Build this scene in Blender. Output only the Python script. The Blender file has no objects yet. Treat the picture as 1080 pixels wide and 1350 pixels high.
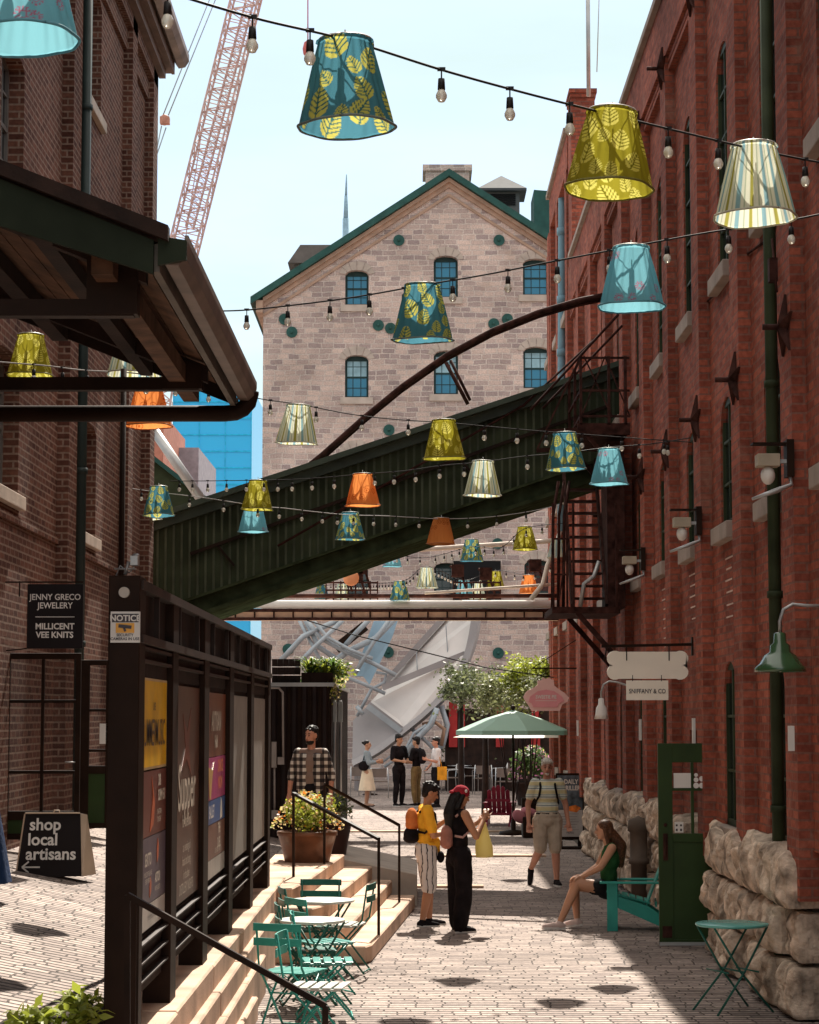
import bpy, bmesh, math, random
import numpy as np
from mathutils import Vector, Matrix, noise as mnoise
R = math.radians; PI = math.pi
random.seed(7)
S = bpy.context.scene; COL = S.collection

# ---------------------------------------------------------------- camera
FPX = 2900.0; TILT = math.atan(270/FPX); YAW = 4/FPX; HC = 2.4
cam = bpy.data.cameras.new('camera'); camo = bpy.data.objects.new('camera', cam); COL.objects.link(camo)
cam.sensor_fit = 'VERTICAL'; cam.sensor_height = 36.0; cam.lens = 36.0*FPX/1350
camo.location = (0, 0, HC); camo.rotation_euler = (PI/2+TILT, 0, YAW)
cam.clip_start = 0.1; cam.clip_end = 3000
S.camera = camo
# ---------------------------------------------------------------- sky, sun, exposure
SUN_EL = 48.9; SUN_AZ = 5.0            # azimuth from +Y towards +X
w = bpy.data.worlds.new('World'); S.world = w; w.use_nodes = True
nt = w.node_tree; bg = nt.nodes['Background']
sky = nt.nodes.new('ShaderNodeTexSky'); sky.sky_type = 'NISHITA'; sky.sun_disc = False
sky.sun_elevation = R(SUN_EL); sky.sun_rotation = R(SUN_AZ)
sky.air_density = 1.0; sky.dust_density = 0.9; sky.ozone_density = 1.5
# thin high cloud over the blue
tc = nt.nodes.new('ShaderNodeTexCoord'); mp = nt.nodes.new('ShaderNodeMapping')
mp.inputs['Scale'].default_value = (1.0, 1.0, 4.5)
cn = nt.nodes.new('ShaderNodeTexNoise'); cn.inputs['Scale'].default_value = 5.0; cn.inputs['Detail'].default_value = 6; cn.inputs['Roughness'].default_value = .5
cr = nt.nodes.new('ShaderNodeMapRange'); cr.inputs[1].default_value = .42; cr.inputs[2].default_value = .68
cr.inputs[3].default_value = .05; cr.inputs[4].default_value = .92
mx = nt.nodes.new('ShaderNodeMix'); mx.data_type = 'RGBA'
L = nt.links.new
L(tc.outputs['Generated'], mp.inputs['Vector']); L(mp.outputs['Vector'], cn.inputs['Vector']); L(cn.outputs['Fac'], cr.inputs[0])
L(cr.outputs[0], mx.inputs[0]); L(sky.outputs['Color'], mx.inputs[6]); mx.inputs[7].default_value = (4.6, 5.7, 5.6, 1)
# unseen sky overhead and behind the viewpoint, brightened as added fill light
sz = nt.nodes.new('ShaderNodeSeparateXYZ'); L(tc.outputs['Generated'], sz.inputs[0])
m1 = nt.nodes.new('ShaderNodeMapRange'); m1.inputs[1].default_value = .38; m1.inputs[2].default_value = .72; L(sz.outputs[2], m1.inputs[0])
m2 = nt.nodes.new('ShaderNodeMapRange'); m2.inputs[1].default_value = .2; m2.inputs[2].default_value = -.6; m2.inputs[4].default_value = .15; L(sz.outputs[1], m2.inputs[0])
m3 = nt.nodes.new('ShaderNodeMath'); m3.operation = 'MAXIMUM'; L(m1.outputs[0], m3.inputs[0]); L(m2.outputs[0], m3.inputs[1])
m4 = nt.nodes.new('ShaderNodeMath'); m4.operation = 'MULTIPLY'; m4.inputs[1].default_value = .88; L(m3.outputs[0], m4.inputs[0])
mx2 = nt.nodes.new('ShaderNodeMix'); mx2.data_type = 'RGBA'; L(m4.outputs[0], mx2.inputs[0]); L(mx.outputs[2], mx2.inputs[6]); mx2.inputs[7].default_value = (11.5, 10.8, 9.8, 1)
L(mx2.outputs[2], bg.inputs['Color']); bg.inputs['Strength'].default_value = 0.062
sl = bpy.data.lights.new('sun', 'SUN'); sl.energy = 4.0; sl.angle = R(.53); sl.color = (1.0, .93, .82)
so = bpy.data.objects.new('sun', sl); COL.objects.link(so)
sd = Vector((math.sin(R(SUN_AZ))*math.cos(R(SUN_EL)), math.cos(R(SUN_AZ))*math.cos(R(SUN_EL)), math.sin(R(SUN_EL))))
so.rotation_euler = sd.to_track_quat('Z', 'Y').to_euler()
S.view_settings.view_transform = 'Standard'; S.view_settings.look = 'None'; S.view_settings.gamma = 1
S.view_settings.exposure = 1.45

# ---------------------------------------------------------------- pixel helpers (photo 1080x1350)
def zy(py): return math.tan(TILT+math.atan((675-py)/FPX))
def xy(px, py):
    v = (675-py)/FPX
    return (px-540)/FPX/(math.cos(TILT)-v*math.sin(TILT))-YAW
def P(px, py, Y): return Vector((xy(px, py)*Y, Y, HC+zy(py)*Y))
def G(px, py, z=0.0):
    Y = (z-HC)/zy(py); return Vector((xy(px, py)*Y, Y, z))

# ---------------------------------------------------------------- materials
MATS = {}
def _new(name):
    m = bpy.data.materials.new(name); m.use_nodes = True
    b = m.node_tree.nodes['Principled BSDF']
    return m, m.node_tree, b
def mat(name, col, rough=.6, metal=0, var=.12, vs=3.0, bump=0.0, bs=40.0, spec=.22, trans=0, coat=0, dirt=None, bd=.01):
    """plain surface with tone variation and fine bump"""
    if name in MATS: return MATS[name]
    m, t, b = _new(name)
    n = t.nodes; l = t.links.new
    c = n.new('ShaderNodeTexCoord'); nz = n.new('ShaderNodeTexNoise'); nz.inputs['Scale'].default_value = vs
    nz.inputs['Detail'].default_value = 6; l(c.outputs['Object'], nz.inputs['Vector'])
    hs = n.new('ShaderNodeMix'); hs.data_type = 'RGBA'
    lo = [max(0, x*(1-var*1.6)) for x in col]; hi = [min(1, x*(1+var*1.6)) for x in col]
    if dirt: lo = dirt
    mr = n.new('ShaderNodeMapRange'); mr.inputs[1].default_value = .3; mr.inputs[2].default_value = .7
    l(nz.outputs['Fac'], mr.inputs[0]); l(mr.outputs[0], hs.inputs[0])
    hs.inputs[6].default_value = (*lo, 1); hs.inputs[7].default_value = (*hi, 1)
    l(hs.outputs[2], b.inputs['Base Color'])
    b.inputs['Roughness'].default_value = rough; b.inputs['Metallic'].default_value = metal
    b.inputs['Specular IOR Level'].default_value = spec
    if coat: b.inputs['Coat Weight'].default_value = coat
    if trans: b.inputs['Transmission Weight'].default_value = trans
    if bump:
        bn = n.new('ShaderNodeTexNoise'); bn.inputs['Scale'].default_value = bs; bn.inputs['Detail'].default_value = 5
        l(c.outputs['Object'], bn.inputs['Vector'])
        bu = n.new('ShaderNodeBump'); bu.inputs['Strength'].default_value = bump; bu.inputs['Distance'].default_value = bd
        l(bn.outputs['Fac'], bu.inputs['Height']); l(bu.outputs['Normal'], b.inputs['Normal'])
    MATS[name] = m; return m

def wallvec(t):
    """(u, v) in metres on any axis-aligned face, from world position"""
    n = t.nodes; l = t.links.new
    g = n.new('ShaderNodeNewGeometry'); sp = n.new('ShaderNodeSeparateXYZ'); sn = n.new('ShaderNodeSeparateXYZ')
    l(g.outputs['Position'], sp.inputs[0]); l(g.outputs['True Normal'], sn.inputs[0])
    def A(ax):
        a = n.new('ShaderNodeMath'); a.operation = 'ABSOLUTE'; l(sn.outputs[ax], a.inputs[0])
        q = n.new('ShaderNodeMath'); q.operation = 'GREATER_THAN'; q.inputs[1].default_value = .7; l(a.outputs[0], q.inputs[0]); return q
    ax = A(0); az = A(2)
    u = n.new('ShaderNodeMix'); l(ax.outputs[0], u.inputs[0]); l(sp.outputs[0], u.inputs[2]); l(sp.outputs[1], u.inputs[3])
    v = n.new('ShaderNodeMix'); l(az.outputs[0], v.inputs[0]); l(sp.outputs[2], v.inputs[2]); l(sp.outputs[1], v.inputs[3])
    c = n.new('ShaderNodeCombineXYZ'); l(u.outputs[0], c.inputs[0]); l(v.outputs[0], c.inputs[1])
    return c.outputs[0], g.outputs['Position']

def brickmat(name, c1, c2, mortar, bw=.225, rh=.0755, ms=.010, tone=.5, distort=.0, bump=.6, off=.5, stain=None, rough=.85, msmooth=.15, third=None, wobble=3.0, fdist=.012, squash=1.0, rowrand=0.0, ustretch=1.0, dome=0.0):
    if name in MATS: return MATS[name]
    m, t, b = _new(name); n = t.nodes; l = t.links.new
    vec, pos = wallvec(t)
    if distort:
        dn = n.new('ShaderNodeTexNoise'); dn.inputs['Scale'].default_value = wobble; dn.inputs['Detail'].default_value = 3; l(pos, dn.inputs['Vector'])
        s = n.new('ShaderNodeVectorMath'); s.operation = 'SUBTRACT'; s.inputs[1].default_value = (.5, .5, .5); l(dn.outputs['Color'], s.inputs[0])
        k = n.new('ShaderNodeVectorMath'); k.operation = 'SCALE'; k.inputs['Scale'].default_value = distort; l(s.outputs[0], k.inputs[0])
        a = n.new('ShaderNodeVectorMath'); a.operation = 'ADD'; l(vec, a.inputs[0]); l(k.outputs[0], a.inputs[1]); vec = a.outputs[0]
    if rowrand:      # every course starts at its own offset
        sx = n.new('ShaderNodeSeparateXYZ'); l(vec, sx.inputs[0])
        dv = n.new('ShaderNodeMath'); dv.operation = 'DIVIDE'; dv.inputs[1].default_value = rh; l(sx.outputs[1], dv.inputs[0])
        fl = n.new('ShaderNodeMath'); fl.operation = 'FLOOR'; l(dv.outputs[0], fl.inputs[0])
        wn = n.new('ShaderNodeTexWhiteNoise'); wn.noise_dimensions = '1D'; l(fl.outputs[0], wn.inputs['W'])
        ma = n.new('ShaderNodeMath'); ma.operation = 'MULTIPLY_ADD'; l(wn.outputs['Value'], ma.inputs[0]); ma.inputs[1].default_value = bw*rowrand/ustretch; l(sx.outputs[0], ma.inputs[2])
        st = n.new('ShaderNodeMath'); st.operation = 'MULTIPLY'; st.inputs[1].default_value = ustretch; l(ma.outputs[0], st.inputs[0]); cx = n.new('ShaderNodeCombineXYZ'); l(st.outputs[0], cx.inputs[0]); l(sx.outputs[1], cx.inputs[1]); vec = cx.outputs[0]
    br = n.new('ShaderNodeTexBrick'); br.inputs['Scale'].default_value = 1
    br.inputs['Brick Width'].default_value = bw; br.inputs['Row Height'].default_value = rh
    br.inputs['Mortar Size'].default_value = ms; br.inputs['Mortar Smooth'].default_value = msmooth; br.offset = off
    br.squash = squash; br.squash_frequency = 3
    br.inputs['Bias'].default_value = 0
    br.inputs['Color1'].default_value = (*c1, 1); br.inputs['Color2'].default_value = (*c2, 1); br.inputs['Mortar'].default_value = (*mortar, 1)
    l(vec, br.inputs['Vector'])
    # broad weathering
    nz = n.new('ShaderNodeTexNoise'); nz.inputs['Scale'].default_value = .55; nz.inputs['Detail'].default_value = 7; nz.inputs['Roughness'].default_value = .62; l(pos, nz.inputs['Vector'])
    mr = n.new('ShaderNodeMapRange'); mr.inputs[1].default_value = .3; mr.inputs[2].default_value = .7; mr.inputs[3].default_value = 1-tone*.55; mr.inputs[4].default_value = 1+tone*.45
    l(nz.outputs['Fac'], mr.inputs[0])
    f2 = n.new('ShaderNodeTexNoise'); f2.inputs['Scale'].default_value = 22; f2.inputs['Detail'].default_value = 4; l(pos, f2.inputs['Vector'])
    m2 = n.new('ShaderNodeMapRange'); m2.inputs[1].default_value = .25; m2.inputs[2].default_value = .75; m2.inputs[3].default_value = .72; m2.inputs[4].default_value = 1.25; l(f2.outputs['Fac'], m2.inputs[0])
    mm = n.new('ShaderNodeMath'); mm.operation = 'MULTIPLY'; l(mr.outputs[0], mm.inputs[0]); l(m2.outputs[0], mm.inputs[1])
    mu = n.new('ShaderNodeVectorMath'); mu.operation = 'SCALE'; l(br.outputs['Color'], mu.inputs[0]); l(mm.outputs[0], mu.inputs['Scale'])
    out = mu.outputs[0]
    if third or stain:
        sn = n.new('ShaderNodeTexNoise'); sn.inputs['Scale'].default_value = 1.7; sn.inputs['Detail'].default_value = 8; sn.inputs['Roughness'].default_value = .7; l(pos, sn.inputs['Vector'])
        q = n.new('ShaderNodeMapRange'); q.inputs[1].default_value = .55; q.inputs[2].default_value = .72; q.inputs[3].default_value = 0; q.inputs[4].default_value = .6; l(sn.outputs['Fac'], q.inputs[0])
        x = n.new('ShaderNodeMix'); x.data_type = 'RGBA'; l(q.outputs[0], x.inputs[0]); l(out, x.inputs[6]); x.inputs[7].default_value = (*(stain or third), 1); out = x.outputs[2]
    l(out, b.inputs['Base Color']); b.inputs['Roughness'].default_value = rough; b.inputs['Specular IOR Level'].default_value = .08
    iv = n.new('ShaderNodeMath'); iv.operation = 'SUBTRACT'; iv.inputs[0].default_value = 1; l(br.outputs['Fac'], iv.inputs[1])
    ad = n.new('ShaderNodeMath'); ad.operation = 'MULTIPLY_ADD'; l(f2.outputs['Fac'], ad.inputs[0]); ad.inputs[1].default_value = .5; l(iv.outputs[0], ad.inputs[2])
    bu = n.new('ShaderNodeBump'); bu.inputs['Strength'].default_value = bump; bu.inputs['Distance'].default_value = fdist
    l(ad.outputs[0], bu.inputs['Height']); l(bu.outputs['Normal'], b.inputs['Normal'])
    MATS[name] = m; return m

def glassmat(name, tint=(.02, .03, .035), rough=.04, alpha=1.0):
    if name in MATS: return MATS[name]
    m, t, b = _new(name)
    b.inputs['Base Color'].default_value = (*tint, 1); b.inputs['Roughness'].default_value = rough
    b.inputs['Specular IOR Level'].default_value = .8
    if alpha < 1:
        n = t.nodes; l = t.links.new; o = n['Material Output']
        tr = n.new('ShaderNodeBsdfTransparent'); mi = n.new('ShaderNodeMixShader'); mi.inputs[0].default_value = alpha
        l(tr.outputs[0], mi.inputs[1]); l(b.outputs[0], mi.inputs[2]); l(mi.outputs[0], o.inputs['Surface'])
    MATS[name] = m; return m

def leafmat(name, col, tr=.45, var=.35):
    if name in MATS: return MATS[name]
    m, t, b = _new(name); n = t.nodes; l = t.links.new
    c = n.new('ShaderNodeNewGeometry'); mr = n.new('ShaderNodeMapRange'); l(c.outputs['Random Per Island'], mr.inputs[0])
    mr.inputs[3].default_value = 1-var; mr.inputs[4].default_value = 1+var
    s = n.new('ShaderNodeVectorMath'); s.operation = 'SCALE'; s.inputs[0].default_value = col; l(mr.outputs[0], s.inputs['Scale'])
    l(s.outputs[0], b.inputs['Base Color']); b.inputs['Roughness'].default_value = .5
    tb = n.new('ShaderNodeBsdfTranslucent'); l(s.outputs[0], tb.inputs['Color'])
    mi = n.new('ShaderNodeMixShader'); mi.inputs[0].default_value = tr
    l(b.outputs[0], mi.inputs[1]); l(tb.outputs[0], mi.inputs[2]); l(mi.outputs[0], n['Material Output'].inputs['Surface'])
    MATS[name] = m; return m

# ---------------------------------------------------------------- objects
def setp(o, label=None, cat=None, group=None, kind=None):
    if label: o['label'] = label
    if cat: o['category'] = cat
    if group: o['group'] = group
    if kind: o['kind'] = kind
    return o
def thing(name, label, cat, loc=(0, 0, 0), rz=0, group=None):
    o = bpy.data.objects.new(name, None); COL.objects.link(o); o.empty_display_size = .1
    o.location = loc; o.rotation_euler = (0, 0, rz); return setp(o, label, cat, group)
def link(o, parent=None):
    COL.objects.link(o)
    if parent: o.parent = parent
    return o
def copytree(root, loc, rz=0, label=None, group=None):
    r = root.copy(); COL.objects.link(r); r.location = loc; r.rotation_euler = (0, 0, rz)
    if label: r['label'] = label
    if group: r['group'] = group
    for ch in list(root.children):
        c = ch.copy(); COL.objects.link(c); c.parent = r
        for g in list(ch.children):
            d = g.copy(); COL.objects.link(d); d.parent = c
    return r

SPLIT = {'stone_plinth', 'plinth_core', 'railing', 'equipment', 'bracket', 'vent_pipe', 'support', 'pipe', 'post', 'support_post', 'conduit', 'hanging_bar', 'strut', 'stay_rod', 'seam', 'ridge', 'frame', 'rear_board', 'handle', 'stretcher', 'crossbar', 'soffit', 'coping', 'downpipe', 'edge_frame', 'floodlight', 'arm'}
class MB:
    def __init__(s): s.v = []; s.f = []; s.mi = []; s.sm = []
    def add(s, vs, fs, mi=0, smooth=False):
        o = len(s.v); s.v += [tuple(v) for v in vs]
        for f in fs: s.f.append(tuple(i+o for i in f)); s.mi.append(mi); s.sm.append(smooth)
        return s
    def box(s, a, b, mi=0):
        x0, x1 = sorted((a[0], b[0])); y0, y1 = sorted((a[1], b[1])); z0, z1 = sorted((a[2], b[2]))
        vs = [(x0, y0, z0), (x1, y0, z0), (x1, y1, z0), (x0, y1, z0), (x0, y0, z1), (x1, y0, z1), (x1, y1, z1), (x0, y1, z1)]
        return s.add(vs, [(0, 3, 2, 1), (4, 5, 6, 7), (0, 1, 5, 4), (1, 2, 6, 5), (2, 3, 7, 6), (3, 0, 4, 7)], mi)
    def beam(s, p, q, w, h=None, mi=0, up=(0, 0, 1)):
        """rectangular bar from p to q, w across, h along 'up'"""
        h = h or w; p = Vector(p); q = Vector(q); d = (q-p).normalized(); u = Vector(up)
        if abs(d.dot(u)) > .98: u = Vector((0, 1, 0))
        a = d.cross(u).normalized()*(w/2); c = a.cross(d).normalized()*(h/2)
        vs = [p-a-c, p+a-c, p+a+c, p-a+c, q-a-c, q+a-c, q+a+c, q-a+c]
        return s.add(vs, [(0, 3, 2, 1), (4, 5, 6, 7), (0, 1, 5, 4), (1, 2, 6, 5), (2, 3, 7, 6), (3, 0, 4, 7)], mi)
    def prism(s, pts, off, mi=0):
        """polygon pts (3d) extruded by vector off"""
        off = Vector(off); n = len(pts); P0 = [Vector(p) for p in pts]
        nm = Vector((0, 0, 0))
        for i in range(n): nm += P0[i].cross(P0[(i+1) % n])
        if nm.dot(off) > 0: P0.reverse()
        vs = P0+[p+off for p in P0]
        fs = [tuple(range(n)), tuple(reversed(range(n, 2*n)))]
        fs += [((i+1) % n, i, i+n, (i+1) % n+n) for i in range(n)]
        return s.add(vs, fs, mi)
    def tube(s, pts, r, seg=8, mi=0, caps=True, smooth=True):
        pts = [Vector(p) for p in pts]; n = len(pts)
        rs = r if isinstance(r, (list, tuple)) else [r]*n
        t0 = (pts[1]-pts[0]).normalized(); u = Vector((0, 0, 1)) if abs(t0.z) < .9 else Vector((0, 1, 0))
        a = t0.cross(u).normalized(); vs = []; fs = []
        for i, p in enumerate(pts):
            t = ((pts[min(i+1, n-1)]-p).normalized()+(p-pts[max(i-1, 0)]).normalized())
            if t.length < 1e-6: t = t0
            t.normalize(); a = (a-t*a.dot(t)).normalized(); b = t.cross(a)
            for k in range(seg):
                g = 2*PI*k/seg; vs.append(p+(a*math.cos(g)+b*math.sin(g))*rs[i])
        for i in range(n-1):
            for k in range(seg):
                k2 = (k+1) % seg; fs.append((i*seg+k, i*seg+k2, (i+1)*seg+k2, (i+1)*seg+k))
        if caps: fs.append(tuple(reversed(range(seg)))); fs.append(tuple(range((n-1)*seg, n*seg)))
        return s.add(vs, fs, mi, smooth)
    def lathe(s, prof, c=(0, 0, 0), seg=24, mi=0, smooth=True, sx=1, sy=1):
        vs = []; fs = []; n = len(prof)
        for r, z in prof:
            for k in range(seg):
                g = 2*PI*k/seg; vs.append((c[0]+r*math.cos(g)*sx, c[1]+r*math.sin(g)*sy, c[2]+z))
        for i in range(n-1):
            for k in range(seg):
                k2 = (k+1) % seg; fs.append((i*seg+k, i*seg+k2, (i+1)*seg+k2, (i+1)*seg+k))
        if prof[0][0] > 1e-4: fs.append(tuple(reversed(range(seg))))
        if prof[-1][0] > 1e-4: fs.append(tuple(range((n-1)*seg, n*seg)))
        return s.add(vs, fs, mi, smooth)
    def ell(s, c, r, rot=None, seg=14, rings=9, mi=0):
        vs = []; fs = []; c = Vector(c)
        for i in range(rings+1):
            ph = PI*i/rings
            for k in range(seg):
                g = 2*PI*k/seg; v = Vector((r[0]*math.sin(ph)*math.cos(g), r[1]*math.sin(ph)*math.sin(g), -r[2]*math.cos(ph)))
                if rot: v = rot @ v
                vs.append(c+v)
        for i in range(rings):
            for k in range(seg):
                k2 = (k+1) % seg; fs.append((i*seg+k, i*seg+k2, (i+1)*seg+k2, (i+1)*seg+k))
        return s.add(vs, fs, mi, True)
    def cap(s, p, r0, q, r1, seg=12, mi=0):
        p = Vector(p); q = Vector(q); d = (q-p); Ln = d.length; d.normalize()
        pts = []; rs = []
        for k in (0.05, .35, .7): pts.append(p-d*r0*(1-k)**.5*1.0); rs.append(r0*math.sqrt(max(.02, 1-(1-k))))
        pts += [p, q]; rs += [r0, r1]
        for k in (.7, .35, .05): pts.append(q+d*r1*(1-k)**.5); rs.append(r1*math.sqrt(max(.02, k)))
        return s.tube(pts, rs, seg, mi)
    def clusters(s, gap=.04):
        """separate pieces that do not touch one another"""
        n = len(s.v); par = list(range(n))
        def fd(a):
            while par[a] != a: par[a] = par[par[a]]; a = par[a]
            return a
        for f in s.f:
            for i in f[1:]: par[fd(i)] = fd(f[0])
        comp = {}
        for i in range(n): comp.setdefault(fd(i), []).append(i)
        ks = list(comp); bb = []
        for k in ks:
            P_ = [s.v[i] for i in comp[k]]; bb.append([[min(p[a] for p in P_)-gap/2 for a in range(3)], [max(p[a] for p in P_)+gap/2 for a in range(3)]])
        if len(ks) > 300: return [s]
        cp = list(range(len(ks)))
        def f2(a):
            while cp[a] != a: a = cp[a]
            return a
        for i in range(len(ks)):
            for j in range(i):
                if all(bb[i][0][a] <= bb[j][1][a] and bb[j][0][a] <= bb[i][1][a] for a in range(3)): cp[f2(i)] = f2(j)
        gid = {k: f2(i) for i, k in enumerate(ks)}; out = {}
        for f, m, q in zip(s.f, s.mi, s.sm): out.setdefault(gid[fd(f[0])], []).append((f, m, q))
        res = []
        for fs in out.values():
            o = MB(); mp_ = {}
            for f, m, q in fs:
                for i in f:
                    if i not in mp_: mp_[i] = len(o.v); o.v.append(s.v[i])
                o.f.append(tuple(mp_[i] for i in f)); o.mi.append(m); o.sm.append(q)
            res.append(o)
        return res
    def mesh(s, name, mats):
        me = bpy.data.meshes.new(name); me.from_pydata(s.v, [], s.f)
        for m in (mats if isinstance(mats, (list, tuple)) else [mats]): me.materials.append(m)
        me.polygons.foreach_set('material_index', s.mi); me.polygons.foreach_set('use_smooth', s.sm)
        me.validate(); me.update(); return me
    def build(s, name, mats, parent=None, absolute=False, bevel=0, **kw):
        if absolute and parent is not None:
            M = Matrix.Translation(parent.location) @ parent.rotation_euler.to_matrix().to_4x4()
            # nested parents: one level up
            pp = parent.parent
            if pp: M = Matrix.Translation(pp.location) @ pp.rotation_euler.to_matrix().to_4x4() @ M
            Mi = M.inverted(); s.v = [tuple(Mi @ Vector(v)) for v in s.v]
        if parent is not None and name in SPLIT and len(s.f) > 7:
            gs = s.clusters()
            if 1 < len(gs) <= 12:
                for q in gs[1:]: q.build(name, mats, parent, False, bevel, **kw)
                s.v, s.f, s.mi, s.sm = gs[0].v, gs[0].f, gs[0].mi, gs[0].sm
        o = bpy.data.objects.new(name, s.mesh(name, mats)); link(o, parent)
        if bevel:
            md = o.modifiers.new('bevel', 'BEVEL'); md.width = bevel; md.segments = 2; md.limit_method = 'ANGLE'
        return setp(o, **kw)

def struct(name, mb, m, **kw): return mb.build(name, m, kind='structure', **kw)
DG = None
def organic(name, mb, m, voxel, parent=None, smooth=2, rough=0, folds=0):
    """union of overlapping shapes fused into one continuous skin"""
    me = mb.mesh(name+'_src', m if isinstance(m, (list, tuple)) else [m]); o = bpy.data.objects.new(name, me); COL.objects.link(o)
    md = o.modifiers.new('r', 'REMESH'); md.mode = 'VOXEL'; md.voxel_size = voxel; md.use_smooth_shade = True
    if smooth:
        sm = o.modifiers.new('s', 'SMOOTH'); sm.iterations = smooth; sm.factor = .5
    dg = bpy.context.evaluated_depsgraph_get(); ev = o.evaluated_get(dg)
    nm = bpy.data.meshes.new_from_object(ev); bpy.data.objects.remove(o); bpy.data.meshes.remove(me)
    nm.name = name; nm.materials.clear()
    if folds:
        o3 = Vector((len(nm.vertices) % 17, 3.1, 7.7)); nrm = [v.normal.copy() for v in nm.vertices]
        for v, n_ in zip(nm.vertices, nrm):
            p = v.co; a_ = mnoise.noise(Vector((p.x*11, p.y*11, p.z*7))+o3); b_ = abs(mnoise.noise(Vector((p.x*20, p.y*20, p.z*13+p.x*9))+o3))
            v.co += n_*(folds*(a_*1.1-.9*b_+.15))
    for x in (m if isinstance(m, (list, tuple)) else [m]): nm.materials.append(x)
    nm.polygons.foreach_set('use_smooth', [True]*len(nm.polygons))
    ob = bpy.data.objects.new(name, nm); link(ob, parent); return ob

def textmesh(mb, txt, origin, ux, uy, size, mi=0, bold=0.0, align='CENTER', sx=1.0, depth=.002, spacing=1.0):
    """lettering laid on a surface; ux = reading direction, uy = up, origin = anchor of the baseline"""
    c = bpy.data.curves.new('t', 'FONT'); c.body = txt; c.size = size; c.align_x = align; c.offset = bold; c.space_character = spacing
    c.resolution_u = 3
    o = bpy.data.objects.new('t', c); COL.objects.link(o)
    dg = bpy.context.evaluated_depsgraph_get(); me = bpy.data.meshes.new_from_object(o.evaluated_get(dg))
    ux = Vector(ux).normalized(); uy = Vector(uy).normalized(); nn = ux.cross(uy); og = Vector(origin)
    vs = [og+ux*v.co.x*sx+uy*v.co.y+nn*depth for v in me.vertices]
    mb.add(vs, [tuple(p.vertices) for p in me.polygons], mi)
    bpy.data.objects.remove(o); bpy.data.curves.remove(c); bpy.data.meshes.remove(me)
    return mb

def leaves(mb, c, r, n, size, rnd, mi=0, shell=.35, aspect=.5, mis=1, droop=0):
    c = Vector(c)
    for i in range(n):
        d = Vector((rnd.gauss(0, 1), rnd.gauss(0, 1), rnd.gauss(0, 1))).normalized()
        k = shell+(1-shell)*rnd.random()**.6
        p = c+Vector((d.x*r[0], d.y*r[1], d.z*r[2]))*k
        a = Vector((rnd.gauss(0, 1), rnd.gauss(0, 1), rnd.gauss(0, .7)-droop)).normalized(); b = a.cross(d+Vector((.01, .02, .3))).normalized()
        s_ = size*(.6+.8*rnd.random()); L_ = a*s_; W = b*s_*aspect*.5
        mb.add([p, p+L_*.5+W, p+L_, p+L_*.5-W], [(0, 1, 2, 3)], mi+rnd.randrange(mis))
    return mb

def wallpanel(mb, fn, u0, u1, z0, z1, cols, d, mi=0):
    """solid wall u0..u1 x z0..z1, thickness d, pierced by openings. cols = [(ua, ub, [(za, zb, rise)...])]; fn(u, z, depth) -> xyz"""
    def pr(pts):
        a = [fn(u, z, 0) for u, z in pts]; off = Vector(fn(pts[0][0], pts[0][1], d))-Vector(a[0]); mb.prism(a, off, mi)
    cur = u0
    for ua, ub, ops in sorted(cols):
        if ua > cur+1e-4: pr([(cur, z0), (ua, z0), (ua, z1), (cur, z1)])
        zc = z0
        arc = None
        for za, zb, rise in sorted(ops)+[(z1, None, 0)]:
            if za > zc+1e-4 or arc:
                bot = arc if arc else [(ua, zc), (ub, zc)]
                if arc:
                    # split the spandrel at its crown into two clean halves
                    h = len(arc)//2
                    pr(arc[:h+1]+[(arc[h][0], za), (ua, za)]); pr(arc[h:]+[(ub, za), (arc[h][0], za)])
                else: pr([(ua, zc), (ub, zc), (ub, za), (ua, za)])
            if zb is None: break
            if rise > 0:
                n = 8; arc = []
                for i in range(n+1):
                    x = -1+2*i/n; arc.append((ua+(ub-ua)*i/n, zb-rise+rise*math.sqrt(max(0, 1-x*x))))
            else: arc = None
            zc = zb
        cur = ub
    if u1 > cur+1e-4: pr([(cur, z0), (u1, z0), (u1, z1), (cur, z1)])
# ================================================================ materials used by the place
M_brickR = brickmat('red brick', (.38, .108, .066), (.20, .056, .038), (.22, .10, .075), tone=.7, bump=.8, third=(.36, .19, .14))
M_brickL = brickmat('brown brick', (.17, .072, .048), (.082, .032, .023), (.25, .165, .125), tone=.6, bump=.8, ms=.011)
M_rubble = brickmat('limestone ashlar', (.62, .475, .41), (.32, .25, .24), (.58, .49, .44), bw=.42, rh=.175, ms=.02, tone=.4, distort=.16, bump=.9, third=(.40, .29, .23), fdist=.03, squash=.8, wobble=1.1, rowrand=4.0)
M_cobble = brickmat('granite setts', (.44, .355, .31), (.25, .20, .18), (.12, .10, .09), bw=.225*3.4, rh=.118, ms=.030, ustretch=3.4, tone=.48, distort=.045, bump=.9, msmooth=.8, wobble=6.5, rowrand=5.0, fdist=.03, rough=.75)
M_stone = mat('rough limestone', (.49, .385, .30), .9, var=.42, vs=5.5, bump=1.0, bs=9, spec=.12, bd=.07)
M_sill = mat('dressed sill stone', (.32, .26, .22), .85, var=.12, bump=.4)
M_green = mat('dark green paint', (.034, .044, .022), .6, var=.25, vs=2, bump=.15, spec=.1)
M_green2 = mat('green door paint', (.027, .052, .014), .4, var=.15, vs=2, bump=.1)
M_teal_trim = mat('teal roof metal', (.02, .075, .065), .5, var=.15)
M_black = mat('black painted steel', (.020, .010, .006), .55, var=.25, bump=.1, spec=.10)
M_rust = mat('dark rusted iron', (.045, .018, .014), .75, var=.4, vs=9, bump=.4, spec=.08)
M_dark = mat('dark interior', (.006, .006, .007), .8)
M_glass = glassmat('window glass', (.012, .016, .02))
M_wood = mat('weathered cedar', (.10, .052, .030), .8, var=.35, vs=5, bump=.3)
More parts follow.
